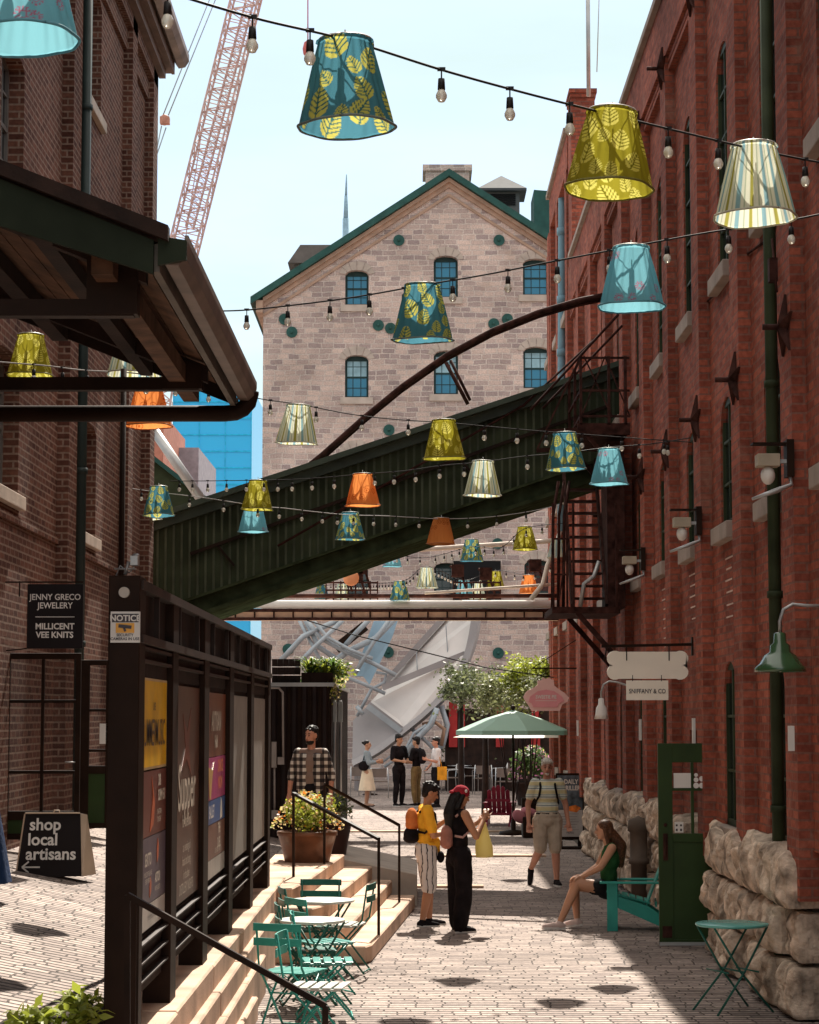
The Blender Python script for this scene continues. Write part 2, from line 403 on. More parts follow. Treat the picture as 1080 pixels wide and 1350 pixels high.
M_woodd = mat('dark stained timber', (.020, .010, .007), .8, var=.35, vs=5, bump=.3)
M_curb = mat('tan concrete curb', (.50, .345, .25), .85, var=.24, vs=1.7, bump=.35, bs=60)
M_alum = mat('galvanised metal', (.42, .42, .41), .45, .6, var=.1)
M_white = mat('white enamel', (.72, .70, .66), .5, var=.04)

# ================================================================ ground
g = MB(); N = 3
g.add([(-60, -30, 0), (60, -30, 0), (60, 45, 0), (-60, 45, 0), (60, 75, .42), (-60, 75, .42), (60, 400, .42), (-60, 400, .42)], [(0, 1, 2, 3), (3, 2, 4, 5), (5, 4, 6, 7)])
def Gs(px, py):      # spot on the street where it climbs gently beyond 45 m
    Y = (HC+.63)/(.014-zy(py)); return Vector((xy(px, py)*Y, Y, .014*(Y-45)))
struct('cobbled_street', g, M_cobble)
# far ground beyond the town block
g = MB(); g.add([(-1500, -900, -.3), (1500, -900, -.3), (1500, 2500, -.3), (-1500, 2500, -.3)], [(0, 1, 2, 3)])
struct('ground', g, mat('city ground', (.22, .2, .18), .9))

# upper terrace: rises gently towards the left shops, falls a little towards the back
def tz(x, y):
    z = .67+max(0, -1.75-x)*.19
    z = min(z, 1.12)
    return z-max(0, min(1, (y-24)/12))*.26
g = MB(); xs = [-1.72-.42*i for i in range(12)]; ys = [2+2*i for i in range(18)]
for i, x in enumerate(xs):
    for y in ys: g.v.append((x, y, tz(x, y)))
ny = len(ys)
for i in range(len(xs)-1):
    for j in range(ny-1): g.f.append((i*ny+j+1, i*ny+j, (i+1)*ny+j, (i+1)*ny+j+1)); g.mi.append(0); g.sm.append(False)
struct('upper_terrace', g, M_cobble)

# stepped curb of the terrace: four tall risers with narrow ledges
rs = random.Random(3)
g = MB()
ZS = [.67, .50, .335, .175]; XS = [-1.385, -1.33, -1.28, -1.235]; YE = [24.0, 21.6, 19.5, 17.84]
for i, (z, x, ye) in enumerate(zip(ZS, XS, YE)):
    zb = -.05-.01*i
    y = 6.0
    while y < ye-.1:
        y2 = min(ye, y+1.9 if i else y+2.4)
        if ye-y2 < .5: y2 = ye
        x0 = -1.74 if i == 0 else XS[i-1]-.06
        g.box((x0+.003*i, y+.004, zb), (x+rs.uniform(-.004, .004), y2-.004, z+rs.uniform(-.003, .003))); y = y2
struct('terrace_curb', g, M_curb, ).modifiers.new('b', 'BEVEL').width = .012

# wide steps further on: polygons with a splayed front edge
def slab(pts, z0, z1, mb): mb.prism([(x, y, z0) for x, y in pts], (0, 0, z1-z0))
g = MB()
tiers = [(.0, .170, [(-1.37, 21.75), (-.46, 21.75), (-.40, 21.95), (.03, 28.0), (-1.37, 28.0)]),
         (.166, .336, [(-1.37, 21.95), (-.70, 21.95), (-.62, 22.2), (-.26, 28.3), (-1.37, 28.3)]),
         (.332, .503, [(-1.37, 22.15), (-1.0, 22.15), (-.90, 22.5), (-.46, 29.2), (-1.37, 29.2)]),
         (.499, .668, [(-1.38, 22.6), (-1.22, 22.6), (-1.12, 23.6), (-.86, 28.1), (-1.75, 28.1), (-1.75, 24.02), (-1.38, 24.02)])]
for z0, z1, pts in tiers: slab(pts, z0, z1, g)
o = struct('wide_steps', g, M_curb); b_ = o.modifiers.new('b', 'BEVEL'); b_.width = .014
# ramp block behind the steps
g = MB()
g.prism([(-1.8, 28.35, 0), (.06, 28.35, 0), (.06, 28.35, .40), (-.9, 28.35, .60), (-1.8, 28.35, .60)], (0, 2.9, 0))
struct('ramp', g, mat('pale concrete', (.42, .36, .31), .85, var=.1, bump=.3)).modifiers.new('b', 'BEVEL').width = .012
# thin slab edge of the paving in the middle distance
g = MB(); g.box((-1.9, 31.27, .0), (1.0, 31.55, .035)); g.box((-2.0, 46.0, 0), (2.5, 46.3, .045)); g.box((.3, 38.2, 0), (2.3, 38.6, .03))
struct('paving_strip', g, M_curb)

# ================================================================ right: long red brick warehouse
PX, RX = 3.05, 3.17       # pilaster face, recessed face
PIT = 2.815; Y0 = 17.54; PW = .55
RW = thing('brick_warehouse', 'long red brick warehouse with tall pilasters and arched windows along the right side', 'building', (PX, Y0, 0))
wall = MB(); fr = []; ZT = 11.15; ZP = 10.35
fnR = lambda u, z, d: (RX+d, u, z)
wins = [(1.32, 2.95, .30), (4.32, 5.62, .30), (6.92, 9.28, .30)]
ycuts = []
for k in range(-2, 12):
    y = Y0+PIT*k
    # pilaster
    zt = ZT if y < 41.5 else 13.9
    wall.box((PX, y, .95 if k >= 0 else 0), (PX+.5, y+PW, ZP if zt < 12 else 13.2))
    uc = y+PW+(PIT-PW)/2; u0, u1 = y+PW, y+PIT
    ops = list(wins)
    if k == -1: ops = [(.9, 1.30, 0)]+ops[1:]
    z0 = 1.0
    if k == 2: ops = [(.0, 2.25, .0)]+ops[1:]; z0 = 0
    if y > 41.5: ops = ops+[(10.6, 12.3, .25)]
    zp = ZP if y < 41.5 else 13.2
    if k == -1:
        wallpanel(wall, fnR, u0, u1, 1.34, zp, [(uc-.44, uc+.44, ops[1:])], .35)
    else:
        wallpanel(wall, fnR, u0, u1, z0, zp, [(uc-.44, uc+.44, ops)], .35)
    for (a, b, r) in ops:
        if k == 2 and a == 0: continue
        if k == -1 and a < 1.2: continue
        fr.append((uc, a, b, r, k))
wall.box((PX, Y0-2*PIT, ZP), (PX+.5, 42.6, ZT))                # flush head course under the eaves
for z_ in (10.18, 10.27): wall.box((PX+.04, Y0-2*PIT, z_), (RX+.01, 42.6, z_+.06))
wall.box((PX, 42.6, 13.2), (PX+.5, 47.9, 13.9))
wall.box((RX+.6, 8, 0), (RX+8, 48, ZT-.3)); wall.box((RX+.02, 3, 0), (RX+8, 11.9, ZT-.3)); wall.box((PX+.4, 42.6, ZT-.4), (PX+.497, 47.9, 13.3))
wall.box((PX, 47.9, 0), (RX+.6, 48.2, 13.9))
wall.build('wall', M_brickR, RW, True)
# chimney and copings
c = MB(); c.box((PX+.02, 41.7, 11), (PX+.48, 42.55, 14.35)); 
for q in range(2): c.box((PX+.02-.02*(q+1), 41.7-.04*(q+1), 14.35+.08*q), (PX+.48+.02*(q+1), 42.55+.04*(q+1), 14.43+.08*q))
c.build('chimney', M_brickR, RW, True)
c = MB(); c.box((PX-.07, 10, ZT), (PX+.62, 41.6, ZT+.09)); c.box((PX-.07, 42.62, 13.9), (PX+.52, 48.3, 14.0)); c.build('coping', M_sill, RW, True)
# windows: each with frame and glass
for uc, a, b, r, k in fr:
    f = MB(); y0, y1 = uc-.44, uc+.44; xw = RX+.02
    f.box((xw, y0, a), (xw+.06, y0+.05, b)); f.box((xw, y1-.05, a), (xw+.06, y1, b)); f.box((xw, y0, a), (xw+.055, y1, a+.06)); f.box((xw, y0, b-.08), (xw+.055, y1, b))
    f.box((xw+.004, uc-.018, a), (xw+.05, uc+.018, b))
    nz = max(2, int((b-a)/.42))
    for i in range(1, nz): f.box((xw+.007, y0, a+(b-a)*i/nz-.014), (xw+.045, y1, a+(b-a)*i/nz+.014))
    fo = f.build('window', M_green, RW, True)
    p = MB(); p.box((xw+.03, y0, a), (xw+.036, y1, b)); p.build('pane', M_glass, fo, True)
    sl_ = MB(); sl_.box((RX-.10, y0-.12, a-.17), (RX+.25, y1+.12, a)); sl_.build('sill', M_sill, RW, True, bevel=.01)
# pale mortar streaks under the middle sills
ms = MB(); rr = random.Random(5)
for uc, a, b, r, k in fr:
    if abs(a-4.32) < .01 and k in (-1, 0, 1, 2, 3):
        for i in range(rr.randint(5, 8)):
            z = a-.32-.0755*(i*1.6+rr.random()*.3); ya = uc-.22-rr.random()*.1; yb = uc+.12+rr.random()*.2-.02*i
            ms.box((RX-.004, ya, z), (RX+.01, yb, z+.016))
ms.build('mortar_repair', mat('pale lime mortar', (.6, .45, .38), .9), RW, True)
# rough stone plinth
def rough_block(mb, x0, x1, y0, y1, z0, z1, rnd, bulge=.10, top=False):
    n = 15; sx_, sy_, sz_ = x1-x0, y1-y0, z1-z0; o = Vector((rnd.random()*50, rnd.random()*50, rnd.random()*50))
    bm = bmesh.new(); bmesh.ops.create_cube(bm, size=1); bmesh.ops.subdivide_edges(bm, edges=bm.edges, cuts=n+3, use_grid_fill=True)
    vs = []
    for v in bm.verts:
        q = v.co*2     # -1..1
        e = max(abs(q.y), abs(q.z)); rnd_ = 1-.045*(abs(q.y*q.z)**4)
        p = Vector(((x0+x1)/2+q.x*sx_/2, (y0+y1)/2+q.y*sy_/2*rnd_, (z0+z1)/2+q.z*sz_/2*rnd_))
        if q.x < 0: p.x -= bulge*(1-e**5)*-q.x
        nn = mnoise.noise_vector(p*2.6+o)*.035+mnoise.noise_vector(p*6+o)*.02+mnoise.noise_vector(p*16+o)*.014; vd = mnoise.voronoi(p*3.4+o)[0]; nn.x += (vd[1]-vd[0])*-.11*(1 if q.x < 0 else 0)+.03
        if top and q.z > .3: p.z += (q.z-.3)*.05*mnoise.noise(p*3+o)*3-.05*(abs(q.y)**3)
        if q.x > .9: nn.x = 0
        nn *= .25+.75*(1-max(abs(q.y), abs(q.z) if not (top and q.z > 0) else 0)**5)
        if abs(q.y) > .9 and q.x < .3: p.x += .035
        vs.append(p+nn)
    mb.add(vs, [tuple(x.index for x in f.verts) for f in bm.faces], 0, False); bm.free()
pl = MB(); rb = random.Random(11)
for (ya, yb) in ((17.62, 22.75), (24.75, 39.0)):
    zc = [0, .44, .86, 1.29]
    for c_ in range(3):
        y = ya
        while y < yb-.05:
            L_ = rb.uniform(.5, 1.15) if c_ < 2 else rb.uniform(.42, .95)
            y2 = min(yb, y+L_)
            if yb-y2 < .3: y2 = yb
            rough_block(pl, PX-.02+rb.uniform(-.06, .05), PX+.55, y+.022, y2-.022, zc[c_]+.012, zc[c_+1]+(rb.uniform(-.03, .05) if c_ == 2 else -.012), rb, .07, c_ == 2); y = y2
pl.build('stone_plinth', M_stone, RW, True)
pl = MB(); pl.box((PX+.08, 39, 0), (PX+.5, 48, 1.2)); pl.box((PX+.15, 17.8, 0), (PX+.5, 22.6, 1.2)); pl.box((PX+.15, 24.8, 0), (PX+.5, 39, 1.2)); pl.build('plinth_core', mat('dark lime mortar', (.10, .08, .065), .95), RW, True)
# doorway behind the open leaf
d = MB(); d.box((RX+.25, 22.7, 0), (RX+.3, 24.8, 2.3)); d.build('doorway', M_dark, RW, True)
# green downpipe and pale blue downpipe
d = MB(); d.tube([(PX+.02, 18.62, .15), (PX+.02, 18.62, 11.1)], .055, 10, 0)
for z in (1.6, 3.4, 5.2, 7.0, 8.8, 10.6): d.tube([(PX+.02, 18.62, z), (PX+.02, 18.62, z+.06)], .068, 10, 0)
d.build('downpipe', M_green, RW, True)
a = P(752, 226, 45.5); d = MB(); d.tube([a+Vector((.15, 1.2, .25)), a, P(744, 236, 45.2), P(741.5, 252, 45.2), P(740.5, 480, 45.2), P(740, 700, 45.2)], .085, 10)
for py in (310, 400, 470): q = P(741, py, 45.2); d.tube([q, q+Vector((0, 0, .15))], .11, 10)
d.build('downpipe', mat('pale blue pipe paint', (.16, .28, .34), .5, var=.1), RW, True)
# iron star anchor plates
for z, kk in ((5.56, range(0, 7)), (10.25, (1, 2, 3, 4, 5))):
    for k in kk:
        y = Y0+PIT*k+.16; c = MB(); n = 5
        pts = []
        for i in range(10):
            rr_ = .27 if i % 2 == 0 else .075; an = PI/2+2*PI*i/10
            pts.append((PX-.02, y+rr_*math.cos(an), z+rr_*math.sin(an)))
        ctr = (PX-.085, y, z); vs = [ctr]+pts; c.add(vs, [(0, i+1, (i+1) % 10+1) for i in range(10)]+[(0, (i+1) % 10+1, i+1) for i in range(0)])
        c.prism(pts, (.022, 0, 0)); c.tube([(PX-.20, y, z), (PX, y, z)], .025, 8)
        c.build('anchor_star', M_rust, RW, True)

# box lights with globes on every other pilaster
gl = mat('frosted glass', (.75, .72, .66), .25, var=.03)
def wall_box_light(k, label):
    y = Y0+PIT*k-.03; e = thing('wall_light', label, 'wall lamp', (PX, y, 4.45), group='boxed globe lights on the pilasters')
    m = MB(); m.box((-.06, -.06, -.14), (-.001, .10, .16)); m.box((-.33, -.055, .12), (-.02, .075, .135)); m.build('bracket', M_black, e)
    m = MB(); m.box((-.30, -.10, -.06), (-.12, .06, .04)); m.build('housing', mat('beige painted metal', (.42, .36, .27), .6), e, bevel=.006)
    m = MB(); m.box((-.12, -.04, -.03), (-.02, .01, .0)); m.tube([(-.05, -.02, -.03), (-.02, -.02, -.2), (-.14, -.03, -.25), (-.34, -.04, -.32)], [.015, .018, .022, .012], 8); m.build('arm', M_alum, e)
    m = MB(); m.ell((-.21, -.03, -.13), (.058, .058, .075)); m.build('globe', gl, e)
wall_box_light(0, 'nearest boxed globe light on the brick pilaster, high on the right wall')
wall_box_light(2, 'middle one of the three boxed globe lights, left of the nearest one')
wall_box_light(4, 'farthest boxed globe light, beside the foot of the iron fire stair')

# cables along the wall
def cable(name, pts, r, m, label, cat='cable', seg=6, par=None, sag=0):
    mb = MB(); mb.tube(pts, r, seg); o = mb.build(name, m, par, bool(par))
    if not par: setp(o, label, cat)
    return o
def xwall(px, py, X=RX-.02):
    Y = X/xy(px, py); return Vector((X, Y, HC+zy(py)*Y))
d = MB(); d.tube([xwall(895, 450), xwall(905, 420), xwall(925, 405), xwall(945, 385), xwall(965, 345), xwall(985, 335), xwall(1010, 318)], .012, 6)
d.tube([xwall(1018, 315, PX-.02), xwall(1024, 385, PX-.02)], .012, 6); d.box((PX-.07, 18.1, 6.02), (PX, 18.2, 6.22))
d.build('conduit', M_rust, RW, True)

# ================================================================ left: brown brick building
AX = -4.0; AF = -3.87
LB = thing('brown_brick_building', 'brown brick building with stone sills and a deep eaves gutter on the left', 'building', (AX, 32, 0))
wl = MB(); fnL = lambda u, z, d: (AX-d, u, z)
pil = [(13.4, 14.0), (19.0, 19.6), (24.6, 25.2), (29.75, 30.25), (32.2, 32.75)]
for a, b in pil: wl.box((AX-.4, a, .8), (AF, b, 12.2))
lw = []
cols_ = {0: (16.6, .62), 1: (21.55, .62), 2: (27.0, .62)}
for i in range(4):
    u0, u1 = pil[i][1], pil[i+1][0]
    if i in cols_:
        uc, hw = cols_[i]; ops = [(4.62, 6.02, .08), (7.68, 8.86, .08), (10.0, 11.55, .08)]
        if i == 1: ops = [(4.62, 6.02, .08), (7.68, 9.1, .08)]
        if i == 0: ops = []
        wallpanel(wl, fnL, u0, u1, .8, 11.9, [(uc-hw, uc+hw, ops)], .4)
        for o_ in ops: lw.append((uc, hw)+o_)
    else: wallpanel(wl, fnL, u0, u1, .8, 11.9, [], .4)
wl.box((AX-9, 3, 0), (AX-.02, 13, 12)); wl.box((AX-.4, 13, 11.9), (AF, 32.75, 12.25)); wl.box((AX-9, 32.45, 0), (AX-.3, 32.72, 12.2))
wl.box((AX-9, 13, 0), (AX-.5, 13.3, 12.2)); wl.box((AX-.9, 13, 0), (AX-.7, 32.5, 12.2))
for a, b in ((25.2, 29.75), (30.25, 32.2)): wl.box((AX-.01, a, 11.6), (AX+.05, b, 11.9))
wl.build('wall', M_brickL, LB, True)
sb = MB(); sb.box((AX-.02, 25.2, 4.33), (AX+.035, 29.75, 4.40)); sb.box((AX-.02, 19.6, 4.33), (AX+.035, 24.6, 4.40)); sb.build('string_course', M_brickL, LB, True)
for uc, hw, a, b, r in lw:
    f = MB(); y0, y1 = uc-hw, uc+hw; xw = AX-.16
    for (q0, q1) in ((y0, y0+.055), (y1-.055, y1)): f.box((xw-.06, q0, a), (xw, q1, b))
    for (q0, q1) in ((a, a+.06), (b-.08, b), ((a+b)/2-.025, (a+b)/2+.025)): f.box((xw-.057, y0, q0), (xw-.003, y1, q1))
    for i in range(1, 4): f.box((xw-.05, y0+(y1-y0)*i/4-.013, a), (xw-.006, y0+(y1-y0)*i/4+.013, b))
    for zz in ((3*a+b)/4, (a+3*b)/4): f.box((xw-.048, y0, zz-.013), (xw-.009, y1, zz+.013))
    fo = f.build('window', mat('grey window frame', (.16, .14, .125), .6), LB, True)
    p = MB(); p.box((xw-.035, y0, a), (xw-.03, y1, b)); p.build('pane', M_glass, fo, True)
    s_ = MB(); s_.box((AX-.2, y0-.1, a-.14), (AX+.07, y1+.1, a)); s_.build('sill', mat('pale sill stone', (.5, .4, .32), .8, bump=.3), LB, True, bevel=.008)
# eaves: soffit, fascia, gutter
e = MB(); zE = 12.25
e.box((AX-.4, 13, zE), (AX+.34, 33.0, zE+.05)); e.box((AX+.30, 13, zE-.02), (AX+.345, 33.04, zE+.25)); e.box((AF, 13, zE-.14), (AF+.10, 32.85, zE)); e.box((AX-9, 33.0, zE), (AX+.344, 33.06, zE+.25))
e.build('soffit', mat('brown eaves board', (.17, .105, .08), .7, var=.15), LB, True)
e = MB(); zg = zE+.14
e.add([(AX+x, y, zg+z) for y in (13, 33.1) for x, z in ((.36, .13), (.35, .02), (.40, -.05), (.50, -.03), (.56, .06), (.56, .16), (.54, .16), (.53, .06), (.49, .0), (.41, -.02), (.38, .03))],
      [tuple(range(10, -1, -1)), tuple(range(11, 22))]+[(i, (i+1) % 11, (i+1) % 11+11, i+11) for i in range(11)])
e.build('gutter', mat('weathered gutter metal', (.25, .18, .15), .55, .3, var=.2), LB, True)
e = MB(); e.prism([(AX+.56, 13, zg+.14), (AX-4, 13, zg+2.9), (AX-4, 13, zg+2.8), (AX+.5, 13, zg+.05)], (0, 20.1, 0)); e.build('roof', mat('brown roofing', (.13, .09, .08), .8), LB, True)
# downpipe
d = MB(); y_ = 25.32; d.tube([(AX+.16, y_, 12.2), (AX+.16, y_, 1.15)], .065, 10)
for z in (3.2, 5.2, 7.4, 9.5, 11.3): d.tube([(AX+.16, y_, z), (AX+.16, y_, z+.07)], .08, 10)
d.build('downpipe', mat('downpipe green black', (.02, .03, .027), .5), LB, True)

# small brick annex tie behind the glazed doors: shop windows show as dark glass
# ================================================================ far: stone distillery gable
SY = 72.0
SB = thing('stone_distillery', 'large limestone building with wide gable and teal trim at the end of the lane', 'building', (1.2, SY, 0))
xl = P(346, 600, SY).x; ap = P(592, 236, SY); xr = 2*ap.x-xl
zs = P(346, 404, SY).z; ze = P(346, 394, SY).z
def gz(x): return ze+(ap.z-ze)*(1-abs(x-ap.x)/(xr-ap.x))
st = MB(); fnS = lambda u, z, d: (u, SY+d, z)
W_ = {0: [(356, 402), (468, 524), (592, 646), (745, 785)], 1: [(337, 392), (462, 520), (590, 645), (742, 785)], 2: [(341, 389), (457, 512), (588, 642), (738, 782)]}
sw = []; cols = []; top = []
for ci, (a, b) in enumerate([(455, 486), (572, 604), (690, 724)]):
    ua, ub = P(a, 450, SY).x, P(b, 450, SY).x; ops = []
    for ri, (t_, b_) in enumerate(W_[ci]):
        z1_, z0_ = P(500, t_, SY).z, P(500, b_, SY).z
        sw.append((ua, ub, z0_, z1_, ri))
        if ri: ops.append((z0_, z1_, .16))
        else: top.append((ua, ub, max(z0_, zs+.02), z1_))
    cols.append((ua, ub, ops))
wallpanel(st, fnS, xl, xr, 0, zs, cols, .6)
def gp(pts): st.prism([(x, SY, z) for x, z in pts], (0, .6, 0))
cur = xl
for ua, ub, z0_, z1_ in top:
    gp([(cur, zs), (ua, zs), (ua, gz(ua))]+([(ap.x, ap.z)] if cur < ap.x < ua else [])+[(cur, gz(cur))])
    gp([(ua, zs), (ub, zs), (ub, z0_), (ua, z0_)])
    n = 8; arc = [(ua+(ub-ua)*i/n, z1_-.16+.16*math.sqrt(max(0, 1-(-1+2*i/n)**2))) for i in range(n+1)]
    m_ = arc[4][0]
    gp(arc[:5]+[(m_, gz(m_)), (ua, gz(ua))]); gp(arc[4:]+[(ub, gz(ub))]+([(ap.x, ap.z)] if m_ < ap.x < ub else [])+[(m_, gz(m_))])
    cur = ub
gp([(cur, zs), (xr, zs), (xr, gz(xr)), (cur, gz(cur))])
st.box((xl, SY+.6, 0), (xl+.6, SY+26, ze)); st.box((xr-.6, SY+.6, 0), (xr, SY+26, ze))
st.build('wall', M_rubble, SB, True)
# raking stone cornice under the roof edge, roof, barge metal
M_corn = mat('buff dressed stone', (.40, .27, .20), .8, var=.12, bump=.3)
for sgn in (-1, 1):
    xe = ap.x+sgn*(xr-ap.x); nx = 2.0
    for off, th, out in ((-.30, .16, .10), (-.14, .14, .22), (-.60, .10, .06)):
        c = MB(); c.prism([(ap.x, SY, ap.z+off), (ap.x, SY, ap.z+off+th), (xe, SY, ze+off+th), (xe, SY, ze+off)], (0, -out, 0)); c.build('cornice', M_corn, SB, True)
    xo = ap.x+sgn*(xr-ap.x+.40); zo = ze-.40*(ap.z-ze)/(xr-ap.x)
    c = MB(); c.prism([(ap.x, SY-.42, ap.z+.02), (ap.x, SY-.42, ap.z+.26), (xo, SY-.42, zo+.26), (xo, SY-.42, zo+.02)], (0, 27, 0)); c.build('roof', M_teal_trim, SB, True)
    c = MB(); c.box((xe, SY-.3, ze-.5), (xe+sgn*.22, SY+26, ze-.1)); c.build('cornice', M_corn, SB, True)
M_bluewin = glassmat('blue reflecting glass', (.003, .19, .33), .3)
M_darkwin = glassmat('far dark glass', (.02, .025, .03), .1)
for ua, ub, z0_, z1_, ri in sw:
    f = MB(); yf = SY+.26
    f.box((ua, yf, z0_), (ua+.07, yf+.08, z1_)); f.box((ub-.07, yf, z0_), (ub, yf+.08, z1_)); f.box((ua, yf+.002, z0_), (ub, yf+.078, z0_+.08)); f.box((ua, yf+.002, z1_-.17), (ub, yf+.078, z1_))
    f.box((ua, yf+.004, (z0_+z1_)/2-.03), (ub, yf+.074, (z0_+z1_)/2+.03))
    for i in (1, 2): f.box((ua+(ub-ua)*i/3-.011, yf+.012, z0_), (ua+(ub-ua)*i/3+.011, yf+.06, z1_))
    for q in (.25, .75): f.box((ua, yf+.014, z0_+(z1_-z0_)*q-.011), (ub, yf+.058, z0_+(z1_-z0_)*q+.011))
    fo = f.build('window', mat('dark teal window paint', (.018, .045, .045), .5), SB, True)
    p = MB(); p.box((ua, yf+.03, z0_), (ub, yf+.036, z1_)); p.build('pane', M_bluewin if ri < 2 else M_darkwin, fo, True)
    if ri == 1:     # roller blind in the upper sash
        p = MB(); p.box((ua+.07, yf+.022, z0_+(z1_-z0_)*.5), (ub-.07, yf+.026, z1_-.1)); p.build('blind', mat('pale blue blind', (.32, .52, .60), .8), fo, True)
    s_ = MB(); s_.box((ua-.15, SY-.07, z0_-.22), (ub+.15, SY+.1, z0_)); s_.build('sill', mat('pale limestone trim', (.43, .36, .31), .85, var=.1, bump=.4), SB, True)
    s_ = MB(); n = 6      # voussoirs
    for i in range(n):
        a0, a1 = PI*(.97-.94*i/n), PI*(.97-.94*(i+1)/n); uc, hw = (ua+ub)/2, (ub-ua)/2; g_ = .02
        def q(a_, r1, r2): return (uc+(hw+r1)*math.cos(a_), SY, z1_-.16+(.16+r2)*math.sin(a_))
        s_.prism([q(a0-g_, 0, 0), q(a1+g_, 0, 0), q(a1+g_, .20, .30), q(a0-g_, .20, .30)], (0, -.025, 0))
    s_.build('arch', mat('pale limestone trim', (.43, .36, .31), .85), SB, True)
for (px, py) in ((526, 317), (658, 317), (375, 421), (385, 438), (499, 429), (515, 433), (651, 427), (669, 421), (513, 567), (656, 717), (512, 860), (657, 861), (380, 856)):
    q = P(px, py, SY); c = MB(); c.tube([(q.x, SY-.05, q.z), (q.x, SY+.02, q.z)], .185, 20, smooth=False); c.tube([(q.x, SY-.09, q.z), (q.x, SY-.04, q.z)], .05, 8); c.build('tie_plate', M_teal_trim, SB, True)
# chimney, ventilator, dormers
q = P(590, 222, SY+5)
c = MB(); w2 = 0.78; c.box((q.x-w2, SY+5, q.z-1.8), (q.x+w2, SY+6.5, q.z-.1)); c.box((q.x-w2-.1, SY+4.9, q.z-.1), (q.x+w2+.1, SY+6.6, q.z+.12)); c.build('chimney', M_rubble, SB, True)
def louver(px0, px1, pyt, pyb, pyr, Y, m, mr, name):
    a_, b_ = P(px0, pyb, Y), P(px1, pyb, Y); zt = P(px0, pyr, Y).z; za = P(px0, pyt, Y).z; w_ = b_.x-a_.x
    c = MB(); c.box((a_.x+.25, Y, a_.z-1.5), (b_.x-.25, Y+w_-.5, zt)); o = c.build(name, m, SB, True)
    l_ = MB()
    for i in range(6): zz = zt-.12-(zt-a_.z)*i/6.2; l_.box((a_.x+.4, Y-.05, zz-.05), (b_.x-.4, Y+.02, zz))
    l_.build('slats', M_dark, o, True)
    c = MB(); xm = (a_.x+b_.x)/2; ym = Y+w_/2-.25
    c.add([(a_.x, Y-.3, zt-.04), (b_.x, Y-.3, zt-.04), (b_.x, Y+w_-.2, zt-.04), (a_.x, Y+w_-.2, zt-.04), (a_.x, Y-.3, zt+.05), (b_.x, Y-.3, zt+.05), (b_.x, Y+w_-.2, zt+.05), (a_.x, Y+w_-.2, zt+.05), (xm, ym, za)],
          [(3, 2, 1, 0), (0, 1, 5, 4), (1, 2, 6, 5), (2, 3, 7, 6), (3, 0, 4, 7), (4, 5, 8), (5, 6, 8), (6, 7, 8), (7, 4, 8)]); c.build('cap', mr, o, True)
louver(630, 694, 226, 268, 252, SY+8, mat('grey louvre metal', (.10, .10, .10), .6), mat('grey cap metal', (.055, .058, .065), .8), 'roof_ventilator')
a_, b_ = P(380, 345, SY+6), P(436, 325, SY+6)
c = MB(); c.box((a_.x+.2, SY+6, a_.z-2.2), (b_.x+.5, SY+8, a_.z-.1)); c.prism([(a_.x, SY+5.7, a_.z-.1), (b_.x+.6, SY+5.7, a_.z-.1), (b_.x+.6, SY+5.7, b_.z), (a_.x+.45, SY+5.7, b_.z)], (0, 2.6, 0)); c.build('dormer', mat('brown dormer boards', (.15, .12, .11), .7), SB, True)
a_ = P(704, 252, SY+4); c = MB(); c.prism([(a_.x, SY+4, a_.z-4), (a_.x+3, SY+4, a_.z-4), (a_.x+3, SY+4, a_.z-.2), (a_.x, SY+4, a_.z+.05)], (0, 2, 0)); c.build('dormer', M_teal_trim, SB, True)

# tall glass block and other buildings far behind
def far_block(px0, px1, py_top, Y, dep, m, label, name='office_block', mull=None, floors=0):
    a_, b_ = P(px0, py_top, Y), P(px1, py_top, Y); e_ = thing(name, label, 'building', (a_.x, Y, 0))
    c = MB(); c.box((a_.x, Y, 0), (b_.x, Y+dep, a_.z)); c.build('facade', m, e_, True)
    if floors:
        c = MB(); h = a_.z/floors
        for i in range(1, floors): c.box((a_.x-.03, Y-.06, h*i-.05), (b_.x+.03, Y, h*i+.05))
        nx = int((b_.x-a_.x)/1.6)
        for i in range(nx+1): x = a_.x+(b_.x-a_.x)*i/nx; c.box((x-.03, Y-.05, 0), (x+.03, Y-.002, a_.z))
        c.build('mullions', mull, e_, True)
    return e_
blu = glassmat('cyan curtain wall', (.0, .40, .76), .3)
far_block(229, 332, 508, 150, 20, blu, 'bright blue glass curtain wall block seen between the canopy and the stone building', 'glass_tower', mat('cyan mullion', (.02, .42, .68), .5), 22)
far_block(180, 216, 545, 105, 10, mat('salmon render', (.42, .17, .12), .8), 'narrow salmon pink building beside the brown brick corner')
far_block(203, 262, 590, 112, 10, mat('grey violet cladding', (.30, .27, .30), .8), 'low grey building below the blue glass block', 'low_building')
# ================================================================ enclosed green conveyor bridge
CY = 33.6; CW = 2.0
CB = thing('conveyor_bridge', 'sloping dark green enclosed conveyor bridge crossing over the lane', 'bridge', (0, CY, 5))
def cl(px, py): q = P(px, py, CY); return Vector((q.x, CY, q.z))
A0, A1 = cl(150, 699), cl(824, 477); B0, B1 = cl(150, 852), cl(824, 621)
def edge(t0, t1, k): a = t0+(B0-A0)*k; b = A1+(B1-A1)*k; return a, b
def lerp(a, b, t): return a+(b-a)*t
def at(k, t): return lerp(lerp(A0, A1, t), lerp(B0, B1, t), k)
